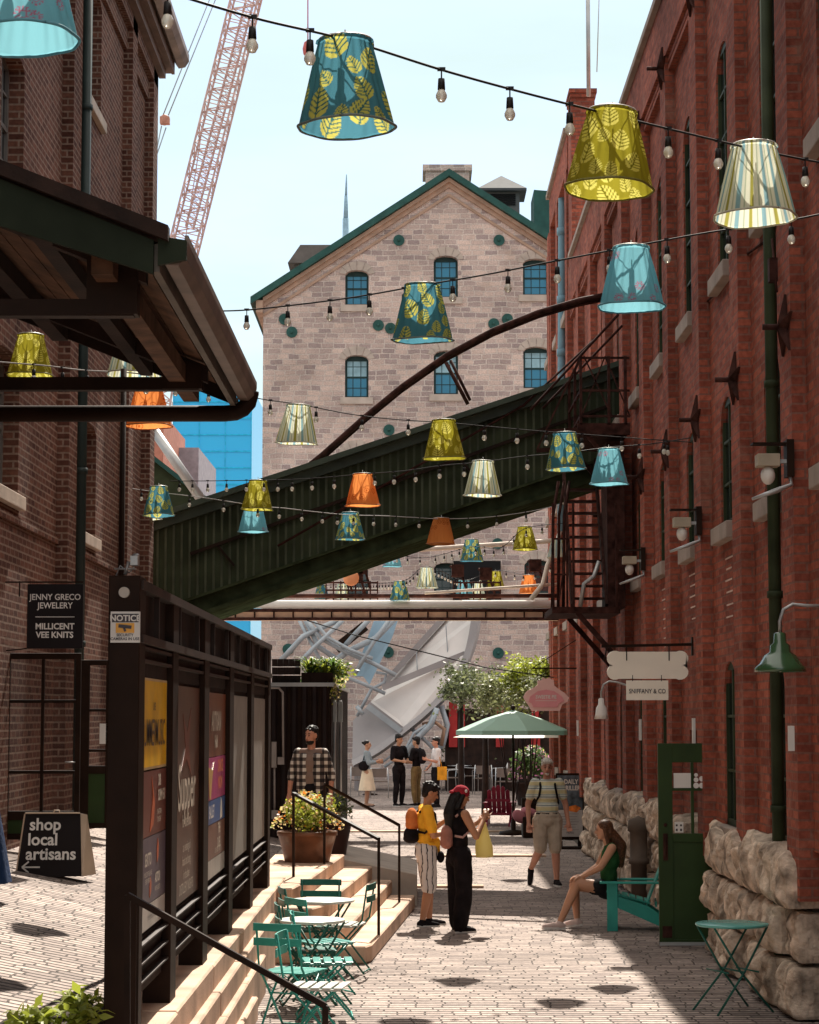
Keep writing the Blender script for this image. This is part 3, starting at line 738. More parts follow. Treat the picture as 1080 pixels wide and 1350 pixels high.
# vertical boarding with proud battens
c = MB(); a, b, c2, d = at(.12, 0), at(.12, 1), at(.82, 1), at(.82, 0); c.prism([a, b, c2, d], (0, CW, 0)); c.build('cladding', mat('conveyor boards', (.036, .044, .024), .75, var=.3, vs=1.6, bump=.2, spec=.06), CB, True)
c = MB(); n = 64
for i in range(n): t = (i+.5)/n; a, b = at(.12, t), at(.82, t); c.box((a.x-.018, CY-.018, b.z), (a.x+.018, CY+.004, a.z))
c.build('battens', mat('green batten paint', (.055, .064, .036), .6, var=.25), CB, True)
c = MB(); c.prism([at(-.01, -.0)-Vector((0, .28, 0)), at(-.01, 1.0)-Vector((0, .28, 0)), at(.04, 1.0)-Vector((0, .28, 0)), at(.04, -.0)-Vector((0, .28, 0))], (0, CW+.56, 0))
c.prism([at(.04, 0)-Vector((0, .10, 0)), at(.04, 1)-Vector((0, .10, 0)), at(.125, 1)-Vector((0, .10, 0)), at(.125, 0)-Vector((0, .10, 0))], (0, CW+.2, 0))
c.build('roof', mat('conveyor roof green', (.050, .066, .046), .5, var=.2), CB, True)
c = MB(); c.prism([at(.82, 0), at(.82, 1), at(.97, 1), at(.97, 0)], (0, CW, 0))
for k0, k1 in ((.81, .835), (.965, 1.0)): c.prism([at(k0, 0)-Vector((0, .12, 0)), at(k0, 1)-Vector((0, .12, 0)), at(k1, 1)-Vector((0, .12, 0)), at(k1, 0)-Vector((0, .12, 0))], (0, CW+.24, 0))
c.build('girder', mat('girder green paint', (.040, .050, .026), .8, var=.3, vs=4, spec=.0), CB, True)
c = MB(); c.beam(at(.43, .15)-Vector((0, .06, 0)), at(.36, .97)-Vector((0, .06, 0)), .05, .05)
for t in (.2, .44, .68, .9): q = at(.42, t); c.beam(q-Vector((0, .05, 0)), q+Vector((.28, -.05, -.33)), .035, .035)
c.build('side_rail', M_black, CB, True)
c = MB(); c.tube([at(.62, .32)-Vector((0, .1, 0)), at(.1, .80)-Vector((0, .12, 0)), P(792, 440, CY-.3)], .02, 6); c.build('stay_rod', M_rust, CB, True)
c = MB(); e0 = at(.0, 1); c.prism([at(-.01, 1), at(.0, 1)+Vector((.35, 0, .1)), at(1, 1)+Vector((.35, 0, .1)), at(1, 1)], (0, CW, 0)); c.build('end_box', M_green, CB, True)
# second smaller green roof running down behind the corner
c = MB(); Yq = 45.0; pts = [P(150, 560, Yq), P(192, 597, Yq), P(272, 658, Yq), P(300, 720, Yq), P(150, 760, Yq)]; c.prism(pts, (0, 2.0, 0))
o = c.build('green_lean_to', [M_green]); setp(o, 'dark green sloping roof running down behind the conveyor bridge at the left', 'roof')
c = MB(); c.prism([P(150, 554, Yq-.2), P(192, 592, Yq-.2), P(273, 655, Yq-.2), P(273, 662, Yq-.2), P(192, 599, Yq-.2), P(150, 562, Yq-.2)], (0, 2.4, 0)); c.build('edge_trim', M_teal_trim, o)
c = MB(); c.tube([P(200, 563, 43), P(272, 668, 43)], .10, 14); c.tube([P(199, 561, 43), P(203, 567, 43)], .115, 14); o = c.build('vent_duct', M_alum); setp(o, 'pale grey round duct slanting down in front of the blue glass block', 'duct')

# curved pipe arching over the bridge
pts = [P(385, 632, CY+.6), P(425, 600, CY+.6), P(480, 551, CY+.6), P(530, 510, CY+.5), P(590, 468, CY+.4), P(650, 436, CY+.3), P(710, 412, CY+.2), P(765, 396, CY+.1), P(800, 389, CY)]
c = MB(); c.tube(pts, .048, 10); off = Vector((.0, .05, -.06)); c.tube([p+off for p in pts], .026, 8)
o = c.build('arched_pipe', M_rust); setp(o, 'long dark pipe arching above the green conveyor bridge', 'pipe')
c = MB(); c.tube([P(588, 478, CY+.3), P(617, 533, CY+.3)], .03, 8); c.tube([P(594, 475, CY+.9), P(620, 528, CY+.9)], .025, 8); c.build('strut', M_rust, o)

# horizontal service bridge with pipes further back
BY = 46.0
SBR = thing('service_bridge', 'horizontal service bridge carrying white and brown pipes across the lane', 'bridge', (0, BY, 4.5))
c = MB(); a, b = P(285, 816, BY), P(742, 816, BY); zt = P(500, 803, BY).z
c.box((a.x-1.5, BY, a.z), (b.x+.3, BY+.9, zt)); c.build('beam', mat('buff brick beam', (.85, .60, .44), .8, var=.12, bump=.3), SBR, True)
c = MB()
for i in range(19): x = a.x+(b.x-a.x)*i/18; c.box((x-.015, BY-.025, a.z+.02), (x+.015, BY+.01, zt-.02))
c.box((a.x-1.5, BY-.09, a.z-.03), (b.x+.3, BY, a.z+.03)); c.build('ribs', M_rust, SBR, True)
c = MB(); z2 = P(500, 797, BY).z; c.tube([(a.x-1.2, BY-.12, z2), (b.x+.35, BY-.12, z2)], .085, 12); c.build('pipe', M_white, SBR, True)
c = MB(); z3 = P(500, 805, BY).z; c.tube([(a.x-1.2, BY-.13, z3), (b.x+.35, BY-.13, z3)], .035, 8); c.tube([(a.x-1, BY+.3, z2+.2), (b.x+.2, BY+.3, z2+.2)], .045, 8); c.build('pipe', M_rust, SBR, True)
c = MB(); c.tube([P(498, 728, BY), P(560, 724, BY), P(640, 719, BY), P(716, 714, BY), P(736, 712, BY)], .05, 8); c.tube([P(560, 782, BY), P(735, 770, BY)], .03, 8)
c.tube([P(700, 790, BY-.3), P(716, 770, BY-.3), P(722, 745, BY-.3), P(734, 720, BY-.3), P(741, 690, BY-.3)], .05, 8); c.build('pipe', mat('cream pipe lagging', (.55, .46, .38), .7), SBR, True)
c = MB()     # railing
for x0, x1 in ((430, 498), (598, 660)):
    for py in (768, 778, 788): c.tube([P(x0, py, BY+.5), P(x1, py, BY+.5)], .02, 6)
    for i in range(8): x = x0+(x1-x0)*i/7; c.tube([P(x, 766, BY+.5), P(x, 800, BY+.5)], .015, 6)
c.build('railing', M_rust, SBR, True)
c = MB(); rj = random.Random(9)       # lamps, valves and boxes standing on it
for px, py in ((452, 752), (470, 758), (603, 752), (640, 756), (705, 745), (476, 748)):
    q = P(px, py, BY+.6); c.box(q-Vector((.12, .1, .14)), q+Vector((.14, .12, .12))); c.tube([q+Vector((-.15, 0, .1)), q+Vector((.1, 0, -.1)), q+Vector((.2, 0, -.45))], .03, 6)
c.build('equipment', M_rust, SBR, True)
c = MB(); c.box(P(598, 792, SY-.3), P(660, 740, SY-.1)); c.build('loading_door', M_dark, SB, True)
c = MB(); c.ell(P(463, 762, BY+.3), (.17, .15, .17)); c.build('lamp_globe', mat('orange lantern', (.6, .25, .12), .5), SBR, True)
# posts carrying it at both ends
c = MB(); c.box((b.x+.0, BY+.2, 0), (b.x+.25, BY+.5, a.z)); c.box((a.x-1.5, BY+.2, 0), (a.x-1.25, BY+.5, a.z)); c.build('support_post', M_rust, SBR, True)

# ================================================================ iron fire stair on the right wall
FY = 30.6
FE = thing('fire_escape', 'dark iron fire stair with railed landings bolted to the red brick wall', 'stairs', (3.0, FY, 3.8))
x0, x1 = P(766, 560, FY).x, PX; zf = P(800, 560, FY).z; zr = P(800, 470, FY).z
c = MB(); c.box((x0, FY, zf-.10), (x1, FY+2.3, zf)); c.box((x0-.05, FY-.02, zf-.14), (x1, FY+.06, zf+.02)); c.build('landing', M_rust, FE, True)
c = MB()
for (xa, ya) in ((x0, FY), ((x0+x1)/2+.05, FY), (x1-.06, FY), (x0, FY+1.1), (x0, FY+2.25)): c.box((xa-.02, ya-.02, zf), (xa+.02, ya+.02, zr))
for z in (zr-.02, (zf+zr)/2, zf+.12): c.beam((x0, FY, z), (x1, FY, z), .03, .03); c.beam((x0, FY, z), (x0, FY+2.3, z), .03, .03)
c.beam((x0, FY, zf+.1), ((x0+x1)/2, FY, zr), .02, .02); c.beam((x0+.05, FY, zr), ((x0+x1)/2+.1, FY, zf+.1), .02, .02); c.beam(((x0+x1)/2, FY, zr), (x1, FY, zf+.12), .02, .02)
c.build('railing', M_rust, FE, True)
c = MB()
for ya in (FY+.05, FY+2.2): c.beam((x0+.05, ya, zf-.1), (PX, ya, zf-.85), .06, .06); c.beam((x0-.5, ya, zf-.10), (x0, ya, zf-.06), .05, .06); c.beam((x0-.5, ya, zf-.1), (x0, ya, zr), .025, .025)
c.build('bracket', M_rust, FE, True)
# steps going down towards the lower landing, seen end-on
zl2 = P(780, 800, FY).z; xs0, xs1 = P(752, 700, FY+1).x, P(790, 700, FY+1).x
c = MB(); n = 10
for i in range(n):
    z = zl2+.12+(zf-.7-zl2)*i/n; y = FY+.3+.14*i; c.box((xs0, y, z), (xs1, y+.2, z+.03))
c.build('treads', M_rust, FE, True)
c = MB()
for x in (xs0-.03, xs1+.03): c.beam((x, FY+.3, zl2), (x, FY+2.0, zf-.3), .035, .18)
c.box((xs1+.05, FY+.25, zl2), (xs1+.30, FY+1.2, zf-.2)); c.build('stringer', M_rust, FE, True)
xl0, xl1 = P(728, 797, FY).x, P(818, 797, FY).x
c = MB(); c.box((xl0, FY, zl2-.09), (min(xl1, PX), FY+1.8, zl2)); c.build('landing', M_rust, FE, True)
c = MB(); zz = zl2+.95
for x in (xl0+.02, xl0+.3, xs0-.12, xl1-.05): c.beam((x, FY, zl2), (x, FY, zz+.5), .03, .03)
for x in (P(733, 700, FY).x, P(741, 700, FY).x, P(748, 700, FY).x): c.tube([(x, FY+.9, zl2), (x+.02, FY+.9, zf-1.2), (x+.1, FY+.9, zf-.7)], .022, 6)
for z in (zl2+.45, zz): c.beam((xl0, FY, z), (xs0-.1, FY, z), .025, .025)
c.beam((xl0+.1, FY+.02, zl2+.1), (xs0-.1, FY+.02, zz), .02, .02)
c.build('railing', M_rust, FE, True)
c = MB(); c.beam((xl0+.35, FY+.05, zl2-.08), (PX, FY+.05, zl2-.95), .07, .07); c.beam((xl0+.35, FY+1.7, zl2-.08), (PX, FY+1.7, zl2-.95), .07, .07); c.build('bracket', M_rust, FE, True)
c = MB(); c.tube([P(765, 800, FY), P(770, 770, FY), P(783, 760, FY), P(790, 740, FY)], .03, 8); c.build('hose', M_alum, FE, True)
# diagonal hanger rods rising to the wall above
c = MB(); c.tube([P(700, 540, CY-.4), P(815, 415, 31)], .02, 6); c.tube([P(716, 538, CY-.4), P(820, 430, 31)], .018, 6); o = c.build('tie_rod', M_rust); setp(o, 'pair of thin rods running from the conveyor roof up to the brick wall', 'rod')
c = MB(); c.tube([P(757, 108, 37), P(757, -60, 37)], .001, 4)

# ================================================================ canopy roof in the upper left foreground
M_cgreen = mat('canopy fascia green', (.017, .023, .014), .7, var=.2, spec=.1)
KN, KF, KX = 9.9, 14.3, -1.16
CN = thing('canopy_roof', 'timber canopy roof with dark green fascia and gutter in the upper left foreground', 'canopy', (-2, 12, 4.6))
ze_ = P(225, 330, KN).z; sl_ = .40; XB = -3.7
def kz(x, d=0): return ze_+(KX-x)*sl_+d
# roof sheet
c = MB(); c.prism([(KX+.04, KN, kz(KX)+.02), (KX+.04, KN, kz(KX)+.05), (XB, KN, kz(XB)+.06), (XB, KN, kz(XB)+.02)], (0, KF-KN, 0)); c.build('roof_sheet', M_woodd, CN, True)
c = MB(); y = KN+.03
xb = KX
while xb > XB+.1:
    c.prism([(xb, KN+.03, kz(xb)-.0), (xb, KN+.03, kz(xb)+.018), (xb-.115, KN+.03, kz(xb-.115)+.018), (xb-.115, KN+.03, kz(xb-.115))], (0, KF-KN-.06, 0)); xb -= .125
c.build('soffit_boards', M_wood, CN, True)
# near and far fascia (dark green) and roofing edge
for yy, s_, nm in ((KN, -1, 0), (KF, 1, 1)):
    c = MB(); d0, d1 = (.115, .33) if nm == 0 else (.08, .09); c.prism([(KX-.02, yy, kz(KX)-d0), (KX-.02, yy, kz(KX)+.04), (XB, yy, kz(XB)+.04), (XB, yy, kz(XB)-d1)], (0, .035*s_, 0)); c.build('fascia', M_cgreen if nm == 0 else M_woodd, CN, True)
    c = MB(); c.prism([(KX+.05, yy, kz(KX)+.03), (KX+.05, yy, kz(KX)+.10), (XB, yy, kz(XB)+.11), (XB, yy, kz(XB)+.04)], (0, .08*s_, 0)); c.build('roof_edge', M_woodd, CN, True)
# eave fascia, gutter and beam
c = MB(); c.box((KX-.03, KN, kz(KX)-.10), (KX+.005, KF, kz(KX)+.03)); c.build('fascia', mat('grey green eave board', (.10, .085, .07), .6, var=.2), CN, True)
zg = kz(KX)-.005
c = MB(); prof = [(.005, .07), (.005, -.02), (.03, -.06), (.09, -.065), (.125, -.03), (.135, .04), (.135, .075), (.12, .075), (.115, .04), (.08, -.03), (.04, -.03)]
c.add([(KX+x, y, zg+z) for y in (KN, KF+.05) for x, z in prof], [tuple(range(10, -1, -1)), tuple(range(11, 22))]+[(i, (i+1) % 11, (i+1) % 11+11, i+11) for i in range(11)])
c.build('gutter', mat('canopy gutter', (.15, .11, .09), .45, .3, var=.25), CN, True)
c = MB(); c.prism([(KX, KN-.036, kz(KX)-.075), (KX+.13, KN-.036, kz(KX)-.05), (KX+.13, KN-.036, kz(KX)+.04), (KX, KN-.036, kz(KX)+.06)], (0, .03, 0)); c.build('gutter_end', M_cgreen, CN, True)
c = MB(); c.box((KX-.33, KN+.15, kz(KX-.3)-.20), (KX-.23, KF-.1, kz(KX-.3)-.09)); c.build('eave_beam', M_wood, CN, True)
c = MB(); c.box((KX-.62, KN+.1, kz(KX-.5)-.10), (KX-.54, KF-.05, kz(KX-.5)-.02)); c.build('purlin', M_woodd, CN, True)
for i in range(3): c = MB(); x = KX-1.15-.6*i; c.box((x-.05, KN+.1, kz(x)-.13), (x+.05, KF-.05, kz(x)-.03)); c.build('purlin', M_woodd, CN, True)
# trusses: rafter, tie beam, gusset
for yy in (10.25, 13.35):
    c = MB(); c.prism([(KX-.10, yy, kz(KX-.1)-.12), (KX-.10, yy, kz(KX-.1)-.02), (XB, yy, kz(XB)-.02), (XB, yy, kz(XB)-.12)], (0, .09, 0)); c.build('rafter', M_woodd, CN, True)
    zt_ = P(100, 402 if yy < 12 else 503, yy).z
    xe_ = P(175 if yy < 12 else 262, 450, yy).x
    c = MB(); c.box((XB, yy+.005, zt_-.05), (xe_, yy+.085, zt_+.03)); c.build('tie_beam', M_black, CN, True)
    c = MB(); c.prism([(xe_+.02, yy-.01, zt_-.044), (xe_+.02, yy-.01, kz(xe_)-.04), (xe_-.22, yy-.01, kz(xe_-.22)-.05), (xe_-.22, yy-.01, zt_-.044)], (0, .11, 0)); c.build('gusset', M_black, CN, True)
# rainwater pipe returning along the far end
zp = P(100, 546, KF).z
c = MB(); c.tube([(KX+.10, KF-.03, zg-.0), (KX+.10, KF-.03, zp+.13), (KX+.085, KF-.03, zp+.07), (KX+.05, KF-.03, zp+.03), (KX-.0, KF-.03, zp+.006), (KX-.07, KF-.03, zp), (XB, KF-.02, zp)], .054, 14); c.build('rainwater_pipe', M_black, CN, True)
xx = P(163, 500, 14.7).x; c = MB(); c.tube([(xx, 14.7, kz(xx)-.1), (xx-.0, 14.7, .6)], .021, 8); c.build('post', M_black, CN, True)
c = MB(); c.box((XB-.1, KN, .6), (XB, KN+.1, kz(XB))); c.box((XB-.1, KF-.1, .6), (XB, KF, kz(XB))); c.build('post', M_black, CN, True)

# ================================================================ crane, antenna, mast
def lattice(mb, p, q, w0, w1, n, r):
    p = Vector(p); q = Vector(q); d = (q-p).normalized(); a = d.cross(Vector((0, 1, 0))).normalized(); b = d.cross(a).normalized()
    cs = []
    for i in range(n+1):
        t = i/n; w_ = (w0+(w1-w0)*t)/2; o = p+(q-p)*t; cs.append([o+a*w_*sx+b*w_*sy for sx, sy in ((1, 1), (1, -1), (-1, -1), (-1, 1))])
    for k in range(4):
        mb.tube([cs[0][k], cs[-1][k]], r, 5, smooth=False)
        for i in range(n):
            k2 = (k+1) % 4; mb.tube([cs[i][k], cs[i+1][k2]] if i % 2 else [cs[i][k2], cs[i+1][k]], r*.55, 4, smooth=False)
            mb.tube([cs[i][k], cs[i][k2]], r*.5, 4, smooth=False)
CR = thing('tower_crane', 'pale lattice crane jib rising behind the brown brick building', 'crane', P(200, 900, 190))
M_crane = mat('weathered pink white crane paint', (.46, .30, .27), .6, var=.15)
c = MB(); lattice(c, P(238, 345, 190), P(352, -110, 190), 2.35, 2.35, 34, .10); c.build('boom', M_crane, CR, True)
c = MB(); c.tube([P(268, 160, 189), P(240, 345, 190)], .05, 5); lattice(c, P(250, 300, 190.6), P(330, 0, 190.6), .7, .7, 40, .05); c.build('inner_lattice', M_crane, CR, True)
c = MB(); lattice(c, P(238, 345, 190), P(150, 900, 190), 2.4, 2.4, 24, .10); c.build('boom_foot', M_crane, CR, True)
c = MB(); c.box(P(212, 165, 190), P(223, 153, 189.2)); c.ell(P(217, 158, 189.5), (.42, .4, .5)); c.build('hook_block', mat('rusty block', (.38, .17, .12), .7), CR, True)
c = MB()
for a_, b_ in (((215, 152), (282, -15)), ((222, 152), (290, -15)), ((213, 166), (203, 215)), ((219, 168), (203, 215))): c.tube([P(*a_, 189.5), P(*b_, 189.5)], .055, 5)
c.build('cable', mat('cable steel', (.30, .33, .34), .5, .4), CR, True)
c = MB(); c.tube([P(406, -30, 120), P(406, 56, 120)], .035, 6); c.lathe([(.02, 1.1), (.22, .95), (.30, .6), (.26, .3), (.12, .1), (.02, 0)], P(406, 78, 120), 12); c.tube([P(406, 78, 120), P(404.5, 82, 120), P(407.5, 83, 120)], .05, 6)
o = c.build('hoist_hook', mat('red hook paint', (.42, .10, .09), .5)); setp(o, 'small red hoist hook block hanging on a wire against the sky', 'hook')
c = MB(); Y_ = 320; bs = P(456, 306, Y_); c.tube([P(456, 420, Y_), P(456, 288, Y_)], .5, 8); c.tube([P(456, 288, Y_), P(456.3, 258, Y_)], [.36, .25], 8); c.tube([P(456.3, 258, Y_), P(457, 230, Y_)], [.2, .08], 8)
o = c.build('antenna_spire', mat('blue grey spire', (.22, .34, .42), .6)); setp(o, 'thin blue-grey antenna spire far behind the stone gable', 'antenna')
c = MB(); q = P(776, 112, 36.8); c.tube([q-Vector((0, 0, .2)), q+Vector((0, 0, 2.2))], .036, 8); c.tube([P(787, 95, 36.8), P(791, -40, 36.8)], .008, 4)
o = c.build('chimney_mast', M_alum); setp(o, 'slim grey mast standing on the brick chimney', 'mast')
# ================================================================ lampshades
def shade_print(kind, nth, nz, seed=1):
    """printed pattern of the cloth as a colour per vertex over (turn, height)"""
    rnd = random.Random(seed); TH = np.linspace(0, 2*PI, nth, endpoint=False)[:, None]; Z = np.linspace(0, 1, nz)[None, :]
    rad = .213-.098*Z            # radius at height share
    base = {'blueleaf': (.06, .19, .25), 'olive': (.25, .22, .02), 'stripe': (.62, .62, .50), 'sky': (.17, .40, .46), 'orange': (.66, .25, .07)}[kind]
    C = np.ones((nth, nz, 3))*np.array(base)
    H = .39
    def local(t0, z0):
        dt = (TH-t0+PI) % (2*PI)-PI; return dt*rad, (Z-z0)*H
    if kind in ('blueleaf', 'olive'):
        leafc = (.50, .46, .10) if kind == 'blueleaf' else (.58, .53, .12); vein = (.03, .12, .13) if kind == 'blueleaf' else (.14, .13, .01)
        spots = []
        tries = 0
        while len(spots) < 26 and tries < 4000:
            tries += 1; t0 = rnd.random()*2*PI; z0 = .02+rnd.random()*.93; s_ = rnd.choice((.072, .056, .042, .064))
            r0 = .213-.098*z0
            if all(math.hypot((((t0-a+PI) % (2*PI))-PI)*r0, (z0-b)*H) > (s_+q)*.92 for a, b, q in spots): spots.append((t0, z0, s_))
        for t0, z0, s_ in spots:
            x, y = local(t0, z0); an = rnd.uniform(-.7, .7); u = x*math.cos(an)+y*math.sin(an); v = -x*math.sin(an)+y*math.cos(an)
            u = u/s_; v = v/s_
            wdt = .78*np.sqrt(np.clip(1-(v/1.0)**2, 0, 1))*(1-.28*v); ins = (np.abs(u) < wdt) & (np.abs(v) < 1)
            rib = np.abs(u) < .06
            for q in (-.75, -.42, -.08, .26, .58): rib = rib | ((np.abs(v-q-np.abs(u)*.65) < .055))
            C[ins] = leafc; C[ins & rib] = vein
    elif kind == 'stripe':
        n = 17; ph = (TH*n/(2*PI)+.0*Z) % 1.0; ph = ph+0*Z; idx = (np.floor(TH*n/(2*PI)).astype(int)+np.zeros_like(Z).astype(int))
        C[(ph < .34) & (idx % 2 == 0)] = (.20, .34, .38); C[(ph < .30) & (idx % 2 == 1)] = (.30, .28, .06); C[(ph > .62) & (ph < .70)] = (.28, .34, .24)
    elif kind == 'sky':
        for i in range(15):
            t0 = i*2.4+rnd.uniform(-.2, .2); z0 = (.07+i*.381) % .95; x, y = local(t0, z0); r_ = np.hypot(x, y); a_ = np.arctan2(y, x); s_ = rnd.choice((.026, .034, .030))
            ring = (r_ > s_*.38) & (r_ < s_*.55); ray = (r_ > s_*.62) & (r_ < s_) & (np.cos(a_*12) > .1); C[ring | ray] = (.42, .13, .20)
    else:
        for i in range(14):
            t0 = i*2.4; z0 = (.05+i*.381) % .95; x, y = local(t0, z0); r_ = np.hypot(x, y); C[(r_ > .026) & (r_ < .034) | (r_ < .012)] = (.42, .10, .02)
    return C
def cloth_mat():
    m, t, b = _new('printed cotton'); n = t.nodes; l = t.links.new
    a = n.new('ShaderNodeVertexColor'); a.layer_name = 'print'
    c = n.new('ShaderNodeTexCoord'); wv = n.new('ShaderNodeTexNoise'); wv.inputs['Scale'].default_value = 260; l(c.outputs['Object'], wv.inputs['Vector'])
    bu = n.new('ShaderNodeBump'); bu.inputs['Strength'].default_value = .35; bu.inputs['Distance'].default_value = .003; l(wv.outputs['Fac'], bu.inputs['Height'])
    b.inputs['Roughness'].default_value = .9; b.inputs['Specular IOR Level'].default_value = .1
    l(a.outputs['Color'], b.inputs['Base Color']); l(bu.outputs['Normal'], b.inputs['Normal'])
    tb = n.new('ShaderNodeBsdfTranslucent'); l(a.outputs['Color'], tb.inputs['Color']); mi = n.new('ShaderNodeMixShader'); mi.inputs[0].default_value = .6
    l(b.outputs[0], mi.inputs[1]); l(tb.outputs[0], mi.inputs[2]); l(mi.outputs[0], n['Material Output'].inputs['Surface']); return m
M_cloth = cloth_mat(); M_wire = mat('shade wire', (.55, .55, .5), .4, .5)
M_hem = {k: leafmat('hem '+k, c, .35, .02) for k, c in {'blueleaf': (.16, .20, .18), 'olive': (.20, .18, .03), 'stripe': (.5, .48, .38), 'sky': (.10, .30, .36), 'orange': (.5, .17, .05)}.items()}
M_lit = mat('bulb glass', (.74, .70, .60), .12, var=.02, spec=.6, trans=.3); M_sock = mat('black bulb socket', (.012, .010, .010), .5)
SH = {}
def shade_meshes(kind, seed):
    nth, nz = 200, 84; C = shade_print(kind, nth, nz, seed); vs = []; fs = []; rnd = random.Random(seed); ph = [rnd.random()*6.28 for _ in range(5)]
    for i in range(nth):
        t = 2*PI*i/nth
        for j in range(nz):
            z = j/(nz-1); r = .213-.098*z
            k = .5+.5*math.sin(z*PI); f = .0030*math.sin(t*22+ph[0]+1.2*math.sin(z*3))*k+.0045*math.sin(t*9+ph[1]+z*1.5)*k+.0035*math.sin(t*4+ph[2])
            r += f-(.004 if 0 < z < .96 else -.001)
            if z > .96: r += .005
            zz = -.39+.39*z+(.005*math.sin(3*t+ph[3]) if z < .02 else 0)
            vs.append((r*math.cos(t), r*math.sin(t), zz))
    for i in range(nth):
        for j in range(nz-1): a = i*nz+j; b = ((i+1) % nth)*nz+j; fs.append((a, b, b+1, a+1))
    me = bpy.data.meshes.new('fabric'); me.from_pydata(vs, [], fs); me.materials.append(M_cloth)
    ca = me.color_attributes.new('print', 'FLOAT_COLOR', 'POINT'); arr = np.ones((nth*nz, 4)); arr[:, :3] = C.reshape(-1, 3); ca.data.foreach_set('color', arr.ravel())
    me.polygons.foreach_set('use_smooth', [True]*len(me.polygons))
    h = MB(); n = 60
    h.tube([((.215+.003*math.sin(9*q*2*PI/n+ph[1]))*math.cos(2*PI*q/n), (.215+.003*math.sin(9*q*2*PI/n+ph[1]))*math.sin(2*PI*q/n), -.388+.004*math.sin(3*2*PI*q/n+ph[3])) for q in range(n+1)], .0062, 8)
    hem = h.mesh('hem', M_hem[kind])
    h = MB(); h.tube([(.116*math.cos(2*PI*q/30), .116*math.sin(2*PI*q/30), .002) for q in range(31)], .005, 6)
    for q in range(3): a = 2*PI*q/3+.4; h.tube([(.116*math.cos(a), .116*math.sin(a), 0), (.02*math.cos(a), .02*math.sin(a), -.012)], .0025, 5)
    h.tube([(.0, 0, .05), (0, 0, -.012)], .004, 5)
    ring = h.mesh('top_ring', M_wire)
    h = MB(); h.ell((0, 0, -.115), (.027, .027, .036)); h.tube([(0, 0, -.012), (0, 0, -.09)], .017, 10, 0); bulb = h.mesh('bulb', M_lit)
    return me, hem, ring, bulb
def lampshade(px, pyb, wpx, kind, label, tilt=0, seed=None, Y=None):
    Y = Y or .425*FPX/wpx; seed = (seed or 1); key = (kind, seed)
    if key not in SH: SH[key] = shade_meshes(kind, seed)
    q = P(px, pyb, Y); e = thing('lampshade', label, 'lampshade', (q.x, Y, q.z+.392+zy(pyb)*.20), random.Random(px*7+pyb).random()*6.28, 'fabric lampshades hanging over the lane')
    e.rotation_euler.x = tilt*.5; e.rotation_euler.y = tilt
    for nm, me in zip(('fabric', 'hem', 'top_ring', 'bulb'), SH[key]): link(bpy.data.objects.new(nm, me), e)
    return e
